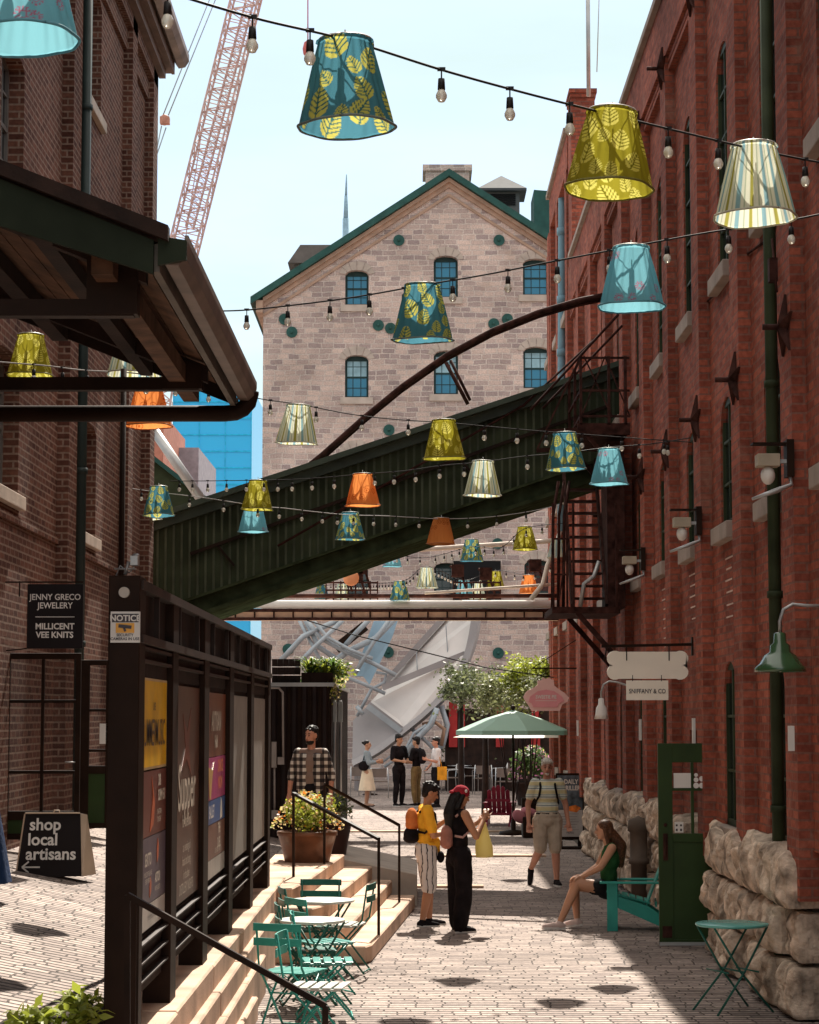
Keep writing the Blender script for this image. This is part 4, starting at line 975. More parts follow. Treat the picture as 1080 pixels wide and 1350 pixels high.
LS = [(455, 184, 130, 'blueleaf', 'large blue lampshade with yellow leaves, nearest the top centre of the sky', .03, 2),
 (808, 264, 117, 'olive', 'olive lampshade with pale leaves in front of the brick chimney, top string', .05, 1),
 (995, 300, 108, 'stripe', 'striped lampshade at the top right, in front of the brick pilasters', -.03, 1),
 (28, 74, 152, 'sky', 'light blue flowered lampshade cut by the top left edge', -.02, 1),
 (833, 413, 88, 'sky', 'light blue flowered lampshade hanging by the arched pipe, above the fire stair', 0, 2),
 (557, 455, 82, 'blueleaf', 'blue leaf lampshade hanging in front of the stone gable', .06, 1),
 (40, 500, 60, 'olive', 'olive leaf lampshade at the left below the canopy', .02, 2),
 (178, 500, 72, 'stripe', 'striped lampshade half hidden behind the canopy truss', .02, 2),
 (196, 566, 62, 'orange', 'orange lampshade behind the canopy rainwater pipe', 0, 1),
 (393, 588, 56, 'stripe', 'striped lampshade in front of the left edge of the stone building', -.06, 2),
 (585, 608, 56, 'olive', 'olive lampshade in front of the middle of the green conveyor bridge', .02, 3),
 (745, 622, 53, 'blueleaf', 'blue leaf lampshade near the fire stair, left of a plain blue one', .03, 3),
 (803, 641, 51, 'sky', 'light blue lampshade in front of the fire stair landing', 0, 3),
 (637, 656, 50, 'stripe', 'striped lampshade right of centre on the green conveyor bridge', .02, 1),
 (478, 669, 46, 'orange', 'orange lampshade in front of the conveyor bridge, the larger of its two', .01, 2),
 (340, 674, 42, 'olive', 'olive lampshade directly above a plain light blue one', .03, 2),
 (334, 703, 40, 'sky', 'light blue lampshade directly below an olive one', 0, 2),
 (209, 682, 42, 'blueleaf', 'blue leaf lampshade beside the brown brick corner', .04, 2),
 (193, 687, 38, 'stripe', 'striped lampshade half behind a blue leaf one at the brick corner', -.04, 2),
 (462, 713, 39, 'blueleaf', 'small blue leaf lampshade just below the larger orange one', 0, 1),
 (582, 719, 37.5, 'orange', 'orange lampshade at the lower edge of the conveyor bridge', .02, 1),
 (692, 726, 33, 'olive', 'olive lampshade below the conveyor bridge near the fire stair', .02, 1),
 (622, 741, 31, 'blueleaf', 'blue leaf lampshade just below the conveyor bridge', 0, 3),
 (735, 736, 27, 'stripe', 'pale striped lampshade behind the fire stair rails', 0, 1),
 (517, 748, 25, 'sky', 'light blue lampshade half hidden by the underside of the conveyor bridge', 0, 1),
 (563, 776, 29, 'stripe', 'pale striped lampshade in front of the dark screen on the service bridge', 0, 2),
 (653, 777, 25, 'olive', 'small olive lampshade above the service bridge, right of its screen', 0, 2),
 (697, 783, 26, 'orange', 'small orange lampshade above the right end of the service bridge', 0, 1),
 (612, 789, 25, 'sky', 'small light blue lampshade above the middle of the service bridge', 0, 3),
 (630, 790, 22, 'stripe', 'tiny pale lampshade touching the small light blue one', 0, 1),
 (527, 792, 27, 'blueleaf', 'small blue leaf lampshade touching the pale service bridge pipe, left of centre', 0, 1),
 (451, 790, 21, 'stripe', 'tiny pale striped lampshade above the left part of the service bridge', 0, 2),
 (424, 790, 20, 'blueleaf', 'tiny blue leaf lampshade, leftmost above the service bridge', 0, 2)]
for px, py, w_, k, lab, tl, sd_ in LS: lampshade(px, py, w_, k, lab, tl, sd_, Y=min(.425*FPX/w_, 62) if w_ > 18 else 64)

# ================================================================ festoon strings with bulbs
M_cable = mat('black cable', (.012, .010, .010), .6); M_cablew = mat('pale cable', (.42, .40, .38), .6)
bsm = MB(); bsm.tube([(0, 0, 0), (0, 0, -.045)], .004, 5); bsm.tube([(0, 0, -.045), (0, 0, -.10)], [.016, .019], 10); bsm.box((-.02, -.006, -.006), (.02, .006, .012)); ME_sock = bsm.mesh('socket', M_sock)
bb = MB(); bb.lathe([(.001, -.165), (.016, -.16), (.027, -.14), (.027, -.125), (.018, -.105), (.014, -.10)], seg=12); ME_bulb = bb.mesh('bulb', M_lit)
def string(label, pts, sp, m=None, r=.006, phase=.3, big=.93):
    pts = [Vector(p) for p in pts]; e = thing('string_lights', label, 'string lights', pts[0], group='strings of bulbs across the lane')
    # smooth sagging curve through the anchors
    fine = []
    for i in range(len(pts)-1):
        p0 = pts[max(i-1, 0)]; p1 = pts[i]; p2 = pts[i+1]; p3 = pts[min(i+2, len(pts)-1)]
        for k in range(8):
            t = k/8; fine.append(.5*((2*p1)+(p2-p0)*t+(2*p0-5*p1+4*p2-p3)*t*t+(3*p1-p0-3*p2+p3)*t**3))
    fine.append(pts[-1]); c = MB(); c.tube(fine, r, 6); c.build('cable', m or M_cable, e, True)
    acc = sp*(1-phase)
    for i in range(len(fine)-1):
        d = (fine[i+1]-fine[i]).length
        while acc <= d:
            q = fine[i].lerp(fine[i+1], acc/d); acc += sp
            if not (8 < q.y < 60): continue
            b = bpy.data.objects.new('bulb', ME_bulb); link(b, e); b.location = q-pts[0]; b.scale = (big,)*3
            s_ = bpy.data.objects.new('socket', ME_sock); link(s_, b)
        acc -= d
def PP(*a): return [P(*x) for x in a]
string('nearest string of bulbs, crossing the top of the sky down to the right', PP((175, -25, 8.6), (330, 22, 8.9), (455, 52, 9.45), (582, 92, 9.8), (690, 122, 10.1), (808, 152, 10.55), (898, 174, 11), (995, 197, 11.4), (1080, 214, 11.9), (1180, 230, 12.6)), .405, phase=.62)
string('second string, running from the canopy gutter across the stone gable to the right', PP((255, 410, 16.8), (320, 409, 16.4), (397, 401, 16), (472, 391, 15.6), (557, 376, 15), (641, 362, 14.8), (733, 344, 14.4), (833, 325, 14), (932, 307, 13.7), (1034, 292, 13.4), (1150, 268, 13)), .43, phase=.55)
string('string passing below the canopy to the brown brick wall', PP((-60, 470, 19), (0, 477, 19), (60, 482, 18.6), (110, 488, 18), (178, 492, 17.2), (215, 500, 17.5)), .5, M_cablew)
string('string from the canopy gutter over the conveyor bridge to the nearest star anchor', PP((200, 498, 23), (270, 510, 22.6), (345, 526, 22), (395, 533, 22), (462, 546, 22), (523, 553, 22), (585, 557, 22), (640, 562, 22.4), (695, 567, 22.8), (745, 571, 23.2), (853, 579, 23.5), (911, 583, 23.2)), .47)
string('string low over the conveyor bridge, ending at the wall right of the fire stair', PP((225, 634, 31), (270, 634, 30), (340, 633, 29), (387, 632, 28), (434, 629, 27.4), (478, 625, 26.8), (531, 621, 26), (581, 614, 25.4), (637, 609, 24.8), (688, 602, 24.5), (745, 597, 24.2), (803, 590, 24.2), (860, 585, 23.8), (911, 577, 23.2)), .46)
string('pale string from the brown brick wall across the conveyor bridge', PP((130, 641, 31), (164, 643, 30.5), (209, 649, 29.6), (268, 656, 29.5), (340, 667, 29.5), (376, 670, 30), (418, 675, 30.5), (462, 679, 31.4), (505, 680, 32), (543, 682, 32.4), (582, 684, 32.8), (640, 682, 33.2), (700, 674, 33), (760, 660, 32.5)), .47, M_cablew)
string('far pale string just below the conveyor bridge', PP((470, 720, 41), (517, 730, 41), (563, 735, 42), (622, 721, 39.5), (660, 722, 38), (692, 697, 37), (742, 690, 36)), .5)
string('farthest string above the service bridge', PP((400, 772, 60), (424, 772, 60), (451, 770, 58), (527, 767, 46), (563, 747, 43), (612, 765, 49), (653, 752, 49), (697, 757, 47), (735, 740, 46)), .6)
c = MB(); c.tube(PP((405, 818, 40), (470, 838, 40), (560, 860, 40), (640, 880, 41), (730, 893, 41)), .012, 6); o = c.build('overhead_cable', M_cable); setp(o, 'thin black cable sagging in front of the grey dish sculpture', 'cable')

# ================================================================ glazed kiosk with posters on the left
KS = thing('poster_kiosk', 'black steel display kiosk with five poster bays standing on the terrace', 'display case', (-1.55, 17.5, .67))
kx, zb_, zt_ = -1.47, .67, 3.13; KY0, KY1 = 11.86, 22.9
KP = [(11.86, 12.12), (13.55, 13.86), (15.62, 15.98), (17.80, 18.18), (20.15, 20.50), (22.55, 22.9)]
for a, b in KP:
    c = MB(); c.box((kx-.17, a, zb_-.02), (kx, b, zt_ if a > 12 else zt_+.03)); c.build('post', M_black, KS, True, bevel=.006)
c = MB()
c.box((kx-.16, KY0+.05, zt_-.04), (kx+.012, KY1, zt_+.01)); c.box((kx-.15, KY0+.05, 2.80), (kx+.015, KY1, 2.845))
for i in range(9): y = KY0+.9+i*1.2; c.box((kx-.03, y, 2.84), (kx-.0, y+.04, zt_-.03))
c.build('top_rail', mat('worn black rail', (.03, .018, .014), .5, .1, var=.3), KS, True)
c = MB(); c.box((kx-.13, KY0+.05, 2.84), (kx-.05, KY1-.05, zt_-.02)); c.box((kx-.15, KY0+.05, 2.62), (kx-.04, KY1-.1, 2.80)); c.build('header_panel', M_woodd, KS, True)
c = MB()
for z in (2.70, 2.77): c.box((kx-.05, KY0+.05, z), (kx-.008, KY1-.1, z+.018))
for z in (.93, 1.03, 1.13): c.box((kx-.05, KY0+.1, z+.01), (kx-.012, KY1-.1, z+.020))
c.build('slats', mat('louvre slat', (.030, .018, .014), .5, .1), KS, True)
c = MB()
for i in range(5): c.box((kx-.12, KP[i][1], 1.18), (kx-.05, KP[i+1][0], 2.64))
c.box((kx-.12, KY0+.1, .86), (kx-.055, KY1-.1, 1.17)); c.build('back_panel', M_woodd, KS, True)
PM = {}
def pm(n, col, r=.35): return mat('poster '+n, col, r, var=.10, vs=6, spec=.5)
def poster(i, y0, y1, z0, z1, m, name='poster', d=.0): 
    c = MB(); c.box((kx-.05, y0, z0), (kx-.035+d, y1, z1)); return c.build(name, m, KS, True)
def ptext(po, txt, y, z, size, m, sx=1, bold=0.0, align='CENTER', sp=1.0):
    t = MB(); textmesh(t, txt, (kx-.030, y, z), (0, 1, 0), (0, 0, 1), size, sx=sx, bold=bold, align=align, spacing=sp, depth=.001); return t.build('lettering', m, po, True)
yb = [(KP[i][1]+.03, KP[i+1][0]-.03) for i in range(5)]
ink = pm('ink', (.03, .015, .02)); cream = pm('cream', (.62, .55, .45)); white = pm('white', (.7, .66, .6))
a, b = yb[0]; m_ = (a+b)/2
p_ = poster(0, a, b, 2.10, 2.62, pm('pale border', (.6, .45, .25))); c = MB(); c.box((kx-.036, a+.03, 2.115), (kx-.033, b-.03, 2.605)); c.build('panel', pm('yellow', (.75, .42, .0)), p_, True)
ptext(p_, 'SUMMERMUSIC', m_, 2.235, .22, ink, sx=.74, bold=.0005); ptext(p_, 'LIVE', m_, 2.44, .06, ink, bold=.002)
p_ = poster(0, a, b, 1.72, 2.09, pm('maroon', (.13, .03, .02))); ptext(p_, 'DR\nSUMMER', b-.45, 2.0, .09, cream, bold=.003, align='LEFT'); ptext(p_, 'ON STAGE\nTONIGHT', b-.5, 1.83, .045, cream, align='LEFT')
ptext(p_, 'M\nF\nS', a+.1, 2.0, .06, cream)
c = MB(); c.prism([(kx-.034, a+.55, 1.74), (kx-.034, a+.68, 1.95), (kx-.034, a+.62, 2.06), (kx-.034, a+.78, 1.9), (kx-.034, a+.72, 1.78)], (.002, 0, 0)); c.build('figure', pm('flame', (.5, .10, .03)), p_, True)
p_ = poster(0, a, b, 1.34, 1.715, pm('slate', (.085, .06, .09))); ptext(p_, 'SEXTO', a+.45, 1.56, .10, cream, bold=.002); ptext(p_, 'ASTOR', b-.45, 1.44, .08, cream, bold=.002); ptext(p_, 'MUSIC BY THE LAKE\nEVERY FRIDAY', a+.45, 1.5, .04, cream); ptext(p_, 'WITH GUESTS', b-.45, 1.39, .04, cream)
c = MB()
for yy, zz, h in ((a+.95, 1.55, .14), (a+.6, 1.37, .12)): c.prism([(kx-.034, yy-.03, zz), (kx-.034, yy+.04, zz+.03), (kx-.034, yy+.05, zz+h*.7), (kx-.034, yy, zz+h), (kx-.034, yy-.04, zz+h*.5)], (.002, 0, 0))
c.build('figure', pm('flame', (.5, .10, .03)), p_, True)
p_ = poster(0, a, b, 1.20, 1.335, pm('pale grey', (.42, .38, .34))); ptext(p_, 'presented by the lane', m_, 1.25, .05, ink)
a, b = yb[1]; m_ = (a+b)/2
p_ = poster(1, a, b, 1.2, 2.60, pm('umber', (.085, .035, .02)), d=.0); ptext(p_, 'Supper', m_, 1.80, .42, cream, sx=.95, bold=.006); ptext(p_, 'for the Soul', m_, 1.68, .12, cream); ptext(p_, 'an evening of\nfood and song\nin the lane', m_, 1.52, .09, cream); ptext(p_, 'DISTILLERY NIGHTS', m_, 1.25, .10, cream)
c = MB(); c.prism([(kx-.034, m_-.35, 2.05), (kx-.034, m_-.1, 2.2), (kx-.034, m_-.28, 2.42), (kx-.034, m_, 2.3), (kx-.034, m_+.25, 2.46), (kx-.034, m_+.12, 2.2), (kx-.034, m_+.3, 2.0), (kx-.034, m_, 2.12)], (.002, 0, 0)); c.build('figure', pm('dark rust', (.17, .035, .015)), p_, True)
a, b = yb[2]; m_ = (a+b)/2
p_ = poster(2, a, b, 2.10, 2.58, pm('brown', (.17, .045, .015))); ptext(p_, 'ARTISAN', m_, 2.3, .2, cream, bold=.006); ptext(p_, 'FAIR', m_, 2.17, .13, cream, bold=.004)
p_ = poster(2, a, b, 1.78, 2.095, pm('magenta', (.42, .04, .17))); ptext(p_, 'DANCE\nNOW', b-.5, 1.98, .13, pm('orange', (.7, .2, .05)), bold=.004)
c = MB(); c.prism([(kx-.034, a+.4, 1.8), (kx-.034, a+.5, 1.78), (kx-.034, a+.62, 1.95), (kx-.034, a+.75, 2.06), (kx-.034, a+.6, 2.0), (kx-.034, a+.3, 2.03)], (.002, 0, 0)); c.build('figure', pm('gold', (.6, .36, .12)), p_, True)
p_ = poster(2, a, b, 1.60, 1.775, pm('blue', (.02, .10, .30))); ptext(p_, 'BALLET', a+.55, 1.65, .13, white, bold=.003)
c = MB(); c.prism([(kx-.034, b-.45, 1.61), (kx-.034, b-.25, 1.62), (kx-.034, b-.3, 1.74), (kx-.034, b-.38, 1.77)], (.002, 0, 0)); c.build('figure', white, p_, True)
p_ = poster(2, a, b, 1.34, 1.595, pm('rust', (.16, .06, .035))); ptext(p_, 'THE\nDUEL', m_+.3, 1.51, .11, cream, bold=.003); ptext(p_, 'ONE NIGHT ONLY', m_+.2, 1.37, .06, cream)
p_ = poster(2, a, b, 1.2, 1.335, pm('pale grey', (.42, .38, .34)))
for i in (3, 4):
    a, b = yb[i]; poster(i, a, b, 1.2, 2.58, pm('plain grey', (.26, .23, .20), .5), 'blank_panel')
# notice sign and lamp disc on the end post
c = MB(); qa = P(144, 847, 11.83); qb = P(185, 806, 11.83)
c.box((qa.x+.004, 11.845, qa.z), (qb.x-.002, 11.857, qb.z)); sg = c.build('notice_sign', white, KS, True)
cx_ = (qa.x+qb.x)/2; c = MB(); c.box((qa.x+.012, 11.842, qb.z-.058), (qb.x-.010, 11.846, qb.z-.012)); c.build('header', ink, sg, True)
c = MB(); c.box((cx_-.05, 11.842, qa.z+.052), (cx_+.05, 11.846, qb.z-.062)); c.build('panel', pm('amber', (.8, .38, .03)), sg, True)
t = MB(); textmesh(t, 'NOTICE', (cx_, 11.842, qb.z-.051), (1, 0, 0), (0, 0, 1), .045, bold=.0012); t.build('lettering', white, sg, True)
t = MB(); textmesh(t, 'SECURITY\nCAMERAS IN USE', (cx_, 11.844, qa.z+.034), (1, 0, 0), (0, 0, 1), .0205, bold=.0005); t.build('lettering', ink, sg, True)
c = MB(); c.beam((cx_-.035, 11.838, qa.z+.09), (cx_+.035, 11.838, qa.z+.082), .003, .018); c.beam((cx_-.005, 11.838, qa.z+.08), (cx_+.002, 11.838, qa.z+.06), .003, .012); c.build('camera_symbol', ink, sg, True)
q = P(164, 781, 11.85); c = MB(); c.tube([(q.x, 11.835, q.z), (q.x, 11.86, q.z)], .029, 20, smooth=False); c.build('round_badge', mat('pale badge', (.5, .46, .40), .5), KS, True)
c = MB(); q = P(165, 750, 11.95); c.tube([q+Vector((-.06, 0, 0)), q, q+Vector((.06, .0, .0))], .006, 6); c.tube([q+Vector((0, 0, -.03)), q+Vector((.02, 0, .04))], .01, 8); c.box(q+Vector((.03, -.02, .02)), q+Vector((.07, .06, .07))); c.ell(q+Vector((.055, .02, .075)), (.022, .022, .012)); c.tube([q+Vector((-.05, 0, -.04)), q+Vector((-.03, .02, .02)), q+Vector((.02, .02, -.02)), q+Vector((.05, 0, .01))], .004, 5); c.build('floodlight', M_alum, KS, True)

# ================================================================ handrails
def rail(label, pts, r=.019, posts=()):
    e = thing('handrail', label, 'handrail', pts[0]); c = MB()
    c.beam(pts[1], pts[2], .042, .03); c.build('rail', M_black, e, True)
    for a, b in ((pts[0], pts[1]), (pts[3], pts[2])): c = MB(); c.beam(a, b, .03, .03); c.build('post', M_black, e, True)
Yr = 11.2
p1, p2 = P(168, 1180, Yr), P(429, 1326, Yr); rail('near black handrail descending over the terrace curb in the foreground', [Vector((p1.x+.01, Yr, .6)), p1, p2, Vector((p2.x, Yr, 0))])
c = MB(); c.beam(Vector((p1.x+.055, Yr, .6)), Vector((p1.x+.055, Yr, p1.z-.03)), .012, .012); o = [x for x in bpy.data.objects if x.name == 'handrail'][0]; c.build('baluster', M_black, o, True)
a = G(387, 1156, .668); Yr = a.y; p1 = P(387, 1046, Yr); Y2 = 22.9; p2 = P(499.5, 1106, Y2); rail('black handrail nearer to the planter on the wide steps', [a, p1, p2, Vector((p2.x, Y2, .165))])
a = Vector((P(428, 1034, 26.3).x, 26.3, .665)); p1 = P(428, 1034, 26.3); p2 = P(526.5, 1088, 26.9); rail('farther black handrail on the wide steps, right of the plaid shirt man', [a, p1, p2, Vector((p2.x, 26.9, .165))])
# ================================================================ glazed doors and signs by the left building
M_clear = glassmat('clear door glass', (.05, .05, .05), .03, .16)
def door_leaf(name, label, org, w_, h, m, cols, rowz, bot, rz=0, stile=.09, th=.045, panel=None, top=.12):
    e = thing(name, label, 'door', org, rz); f = MB()
    f.box((0, 0, 0), (stile, th, h)); f.box((w_-stile, 0, 0), (w_, th, h)); f.box((stile, 0, h-top), (w_-stile, th, h)); f.box((stile, 0, 0), (w_-stile, th, .06)); f.box((stile, 0, bot-.09), (w_-stile, th, bot))
    for i in range(1, cols): x = stile+(w_-2*stile)*i/cols; f.box((x-.016, .004, bot), (x+.016, th-.004, h-top))
    for z in rowz: f.box((stile, .006, z-.016), (w_-stile, th-.006, z+.016))
    f.build('frame', m, e, bevel=.004)
    p = MB(); p.box((stile, .014, .06), (w_-stile, th-.014, bot-.09)); p.build('panel', panel or m, e)
    p = MB(); p.box((stile, .02, bot), (w_-stile, .024, h-top)); p.build('glass', M_clear, e); return e
a = P(3, 1107, 21.9); b = P(107, 861, 21.9); h = b.z-a.z
e = door_leaf('glazed_door', 'open glazed door with six panes under the hanging jewellery sign', (a.x, 21.9, a.z), b.x-a.x, h, M_black, 2, (h*.36, h*.74), .28, panel=M_green2, stile=.05, top=.06)
k = MB(); k.tube([(b.x-a.x-.14, -.03, .76), (b.x-a.x-.05, -.03, .76), (b.x-a.x-.05, 0, .76)], .008, 6); k.build('handle', M_alum, e)
k = MB(); k.box((-.06, -.01, 0), (0, .12, h+.02)); k.build('jamb', M_black, e)
a = P(104, 1092, 25.0); b = P(152, 870, 25.0); h = b.z-a.z
e = door_leaf('glazed_door', 'narrower glazed door behind the one under the jewellery sign', (a.x, 25.0, a.z), b.x-a.x, h, M_black, 1, (h*.46, h*.70), .70, panel=M_green2, stile=.10, top=.06)
k = MB(); k.box((.22, .0, h*.50), (.36, .012, h*.62)); k.build('paper_notice', M_white, e)
# hanging sign
q0, q1 = P(35, 855, 21.3), P(110, 770, 21.3); e = thing('hanging_sign', 'black square hanging sign for jewelery and knits on the brown brick wall', 'sign', (q0.x, 21.3, q0.z)); w_, h = q1.x-q0.x, q1.z-q0.z
k = MB(); k.box((0, 0, 0), (w_, .03, h)); k.build('board', mat('black sign board', (.008, .005, .006), .5), e, bevel=.003)
t = MB(); ux, uy = (1, 0, 0), (0, 0, 1)
textmesh(t, 'JENNY GRECO\nJEWELERY', (w_/2, -.002, h*.755), ux, uy, .082, sx=.92, bold=.0012); textmesh(t, 'MILLICENT\nVEE KNITS', (w_/2, -.002, h*.30), ux, uy, .082, sx=.95, bold=.0025)
t.box((w_*.15, -.003, h*.485), (w_*.85, -.001, h*.495)); t.build('lettering', mat('sign white', (.75, .72, .68), .6), e)
k = MB(); k.beam((-.22, .015, h+.02), (w_, .015, h+.02), .014); k.beam((-.08, .015, h-.12), (-.08, .015, h+.03), .012); k.beam((-.2, .015, -.02), (.0, .015, .0), .012); k.build('bracket', M_black, e)
# a-frame board
q = G(66, 1152, .98); e = thing('sandwich_board', 'black sandwich board reading shop local artisans with an arrow', 'signboard', (q.x, q.y, tz(q.x, q.y)), R(4))
s_ = q.y/2900; W = 84*s_; H = 80*s_
k = MB(); k.prism([(-W/2, -.12, 0), (W/2, -.12, 0), (W/2-.03, .02, H), (-W/2+.06, .02, H)], (0, .018, 0)); k.build('front_board', mat('chalkboard black', (.010, .006, .006), .7), e)
k = MB(); k.prism([(-W/2+.04, .16, 0), (W/2+.10, .16, 0), (W/2, .045, H), (-W/2+.09, .045, H)], (0, .018, 0)); k.build('rear_board', mat('chalkboard black', (.010, .006, .006), .7), e)
k = MB(); k.prism([(W/2+.002, -.12, 0), (W/2+.10, .16, 0), (W/2+.02, .045, H-.01), (W/2-.028, .03, H)], (.012, 0, 0)); k.beam((-W/2+.06, .01, H+.006), (W/2-.03, .01, H+.006), .012); k.tube([(.02, .03, H), (.03, .03, H+.03), (.07, .03, H+.03), (.08, .03, H)], .006, 6); k.beam((-W/2-.004, -.126, 0), (-W/2+.056, .012, H), .01); k.build('edge_frame', mat('pale wood edge', (.5, .38, .28), .6), e)
t = MB(); nz = Vector((0, -.14, H)).normalized(); uy = Vector((0, .14, H)).normalized()
for i, tx in enumerate(('shop', 'local', 'artisans')):
    f_ = (.74, .50, .27)[i]; textmesh(t, tx, (-W/2+.09+.025*(f_*2-1)*1.0+.0, -.12+.14*f_-.004, H*f_), ux, uy, .155, align='LEFT', bold=.0035, sx=.95)
f_ = .10; z = H*.15; y_ = -.12+.14*.15-.006
t.beam((-W/2+.05, y_, z), (-W/2+.21, y_, z), .004, .014); t.beam((-W/2+.05, y_, z), (-W/2+.11, y_+.004, z+.05), .004, .014); t.beam((-W/2+.05, y_, z), (-W/2+.11, y_-.004, z-.05), .004, .014)
t.build('lettering', mat('sign white', (.75, .72, .68), .6), e)

# ================================================================ black corrugated hut with planted roof
HY = 34.8; hz0 = tz(-2, 34); ha = P(340, 1100, HY); hb = P(437, 905, HY)
HT = thing('black_hut', 'black corrugated metal hut with plants on its roof beyond the kiosk', 'hut', (hb.x, HY, hz0-.1))
x0, x1, z1 = -3.4, hb.x, hb.z; HL = 9.0; xk = P(466, 1000, HY+HL).x
c = MB(); c.box((x0, HY+.03, hz0-.3), (x1-.03, HY+HL, z1)); c.build('wall', M_black, HT, True)
c = MB(); x = x1-.05
while x > x0: c.prism([(x, HY+.03, hz0-.3), (x-.03, HY, hz0-.3), (x-.08, HY, hz0-.3), (x-.11, HY+.03, hz0-.3)], (0, 0, z1-hz0+.3)); x -= .16
y = HY+.1
while y < HY+HL-.2: c.prism([(x1-.03, y, hz0-.3), (x1, y+.03, hz0-.3), (x1, y+.10, hz0-.3), (x1-.03, y+.13, hz0-.3)], (0, 0, z1-hz0+.3)); y += .2
c.build('corrugation', mat('black corrugated steel', (.018, .010, .009), .5, .2, var=.2), HT, True)
c = MB(); c.box((x0, HY-.03, z1), (x1+.04, HY+HL, z1+.06)); c.build('roof_edge', M_alum, HT, True)
c = MB(); q = P(350, 906, HY-.05); c.tube([P(340, 907, HY-.06), P(368, 907, HY-.06), P(373, 913, HY-.06), P(373.5, 1008, HY-.06)], .018, 8); c.box(P(366, 1008, HY-.1), P(375, 998, HY-.02)); c.tube([P(362, 1000, HY-.06), P(362, 1070, HY-.06)], .015, 6); c.box(P(358, 1080, HY-.1), P(367, 1068, HY-.02)); c.box(P(358, 1012, HY-.1), P(365, 978, HY-.02)); c.build('conduit', mat('grey plastic conduit', (.35, .31, .28), .6), HT, True)
c = MB()
for px in (441, 449): c.tube([P(px, 923, HY+1.0+(px-441)*.2), P(px, 1072, HY+1.0+(px-441)*.2)], .025, 8); c.box(P(px-3, 952, HY+.9+(px-441)*.2), P(px+3, 925, HY+1.0+(px-441)*.2))
c.build('vent_pipe', M_alum, HT, True)
c = MB(); rq = random.Random(4)
for i in range(15): x = P(358, 900, HY).x+(i % 5)*.09; z = z1+.06+(i//5)*.13; c.box((x, HY+.1, z), (x+.085, HY+.28, z+.115))
c.build('brick_stack', mat('stacked dark bricks', (.03, .02, .018), .8, var=.4), HT, True)
c = MB(); a, b = P(397, 900, HY), P(478, 903, HY+.5); c.box((a.x, HY+.05, z1+.06), (x1+.02, HY+1.2, z1+.22)); c.build('planter_box', M_woodd, HT, True)
M_leafY = leafmat('yellow green leaves', (.30, .34, .045), .5); M_leafG = leafmat('mid green leaves', (.075, .13, .03), .45); M_leafD = leafmat('dark olive leaves', (.105, .125, .055), .45); M_flow = leafmat('cream petals', (.70, .56, .26), .4, .2); M_pink = leafmat('pink petals', (.55, .22, .38), .4, .3); M_orange = leafmat('orange petals', (.65, .20, .03), .4, .3)
PM_ = [M_leafY, M_leafG, M_flow, M_orange, M_pink, M_leafD]
def blades(mb, c, n, h, spread, rnd, w=.02, mi=0, arch=.5):
    """arching strap leaves from one root"""
    c = Vector(c)
    for i in range(n):
        a = rnd.random()*2*PI; s_ = spread*(.4+.6*rnd.random()); hh = h*(.6+.5*rnd.random()); d = Vector((math.cos(a), math.sin(a), 0)); sd_ = Vector((-d.y, d.x, 0)); pr = None; vs = []; fs = []
        for k in range(6):
            t = k/5; p = c+d*s_*t+Vector((0, 0, hh*(t*1.5-arch*1.9*t*t))); ww = w*math.sin(PI*(.12+.86*t))*.5+.001; vs += [p-sd_*ww, p+sd_*ww]
        for k in range(5): fs.append((2*k, 2*k+1, 2*k+3, 2*k+2))
        mb.add(vs, fs, mi)
rl = random.Random(21)
c = MB()
for i in range(11): blades(c, (a.x+.1+i*(x1-a.x)/10.5, HY+.15+rl.random()*.7, z1+.2), 26, .34+.12*rl.random(), .36, rl, .028, i % 2)
for i in range(9): leaves(c, (a.x+.1+i*(x1+.1-a.x)/8, HY+.3+rl.random()*.4, z1+.26), (.2, .3, .16), 90, .06, rl, 0, .2, .6, 2)
for i in range(10): yy = HY+.8+i*.5; blades(c, (x1-.22, yy, z1+.08), 22, .36, .34, rl, .03, 0); leaves(c, (x1-.1, yy, z1+.16), (.22, .3, .18), 90, .06, rl, 0, .2, .6, 3)
leaves(c, (x1-.02, HY+.2, z1-.02), (.16, .2, .26), 240, .055, rl, 0, .2, .6, 3); c.build('roof_plants', PM_, HT, True)

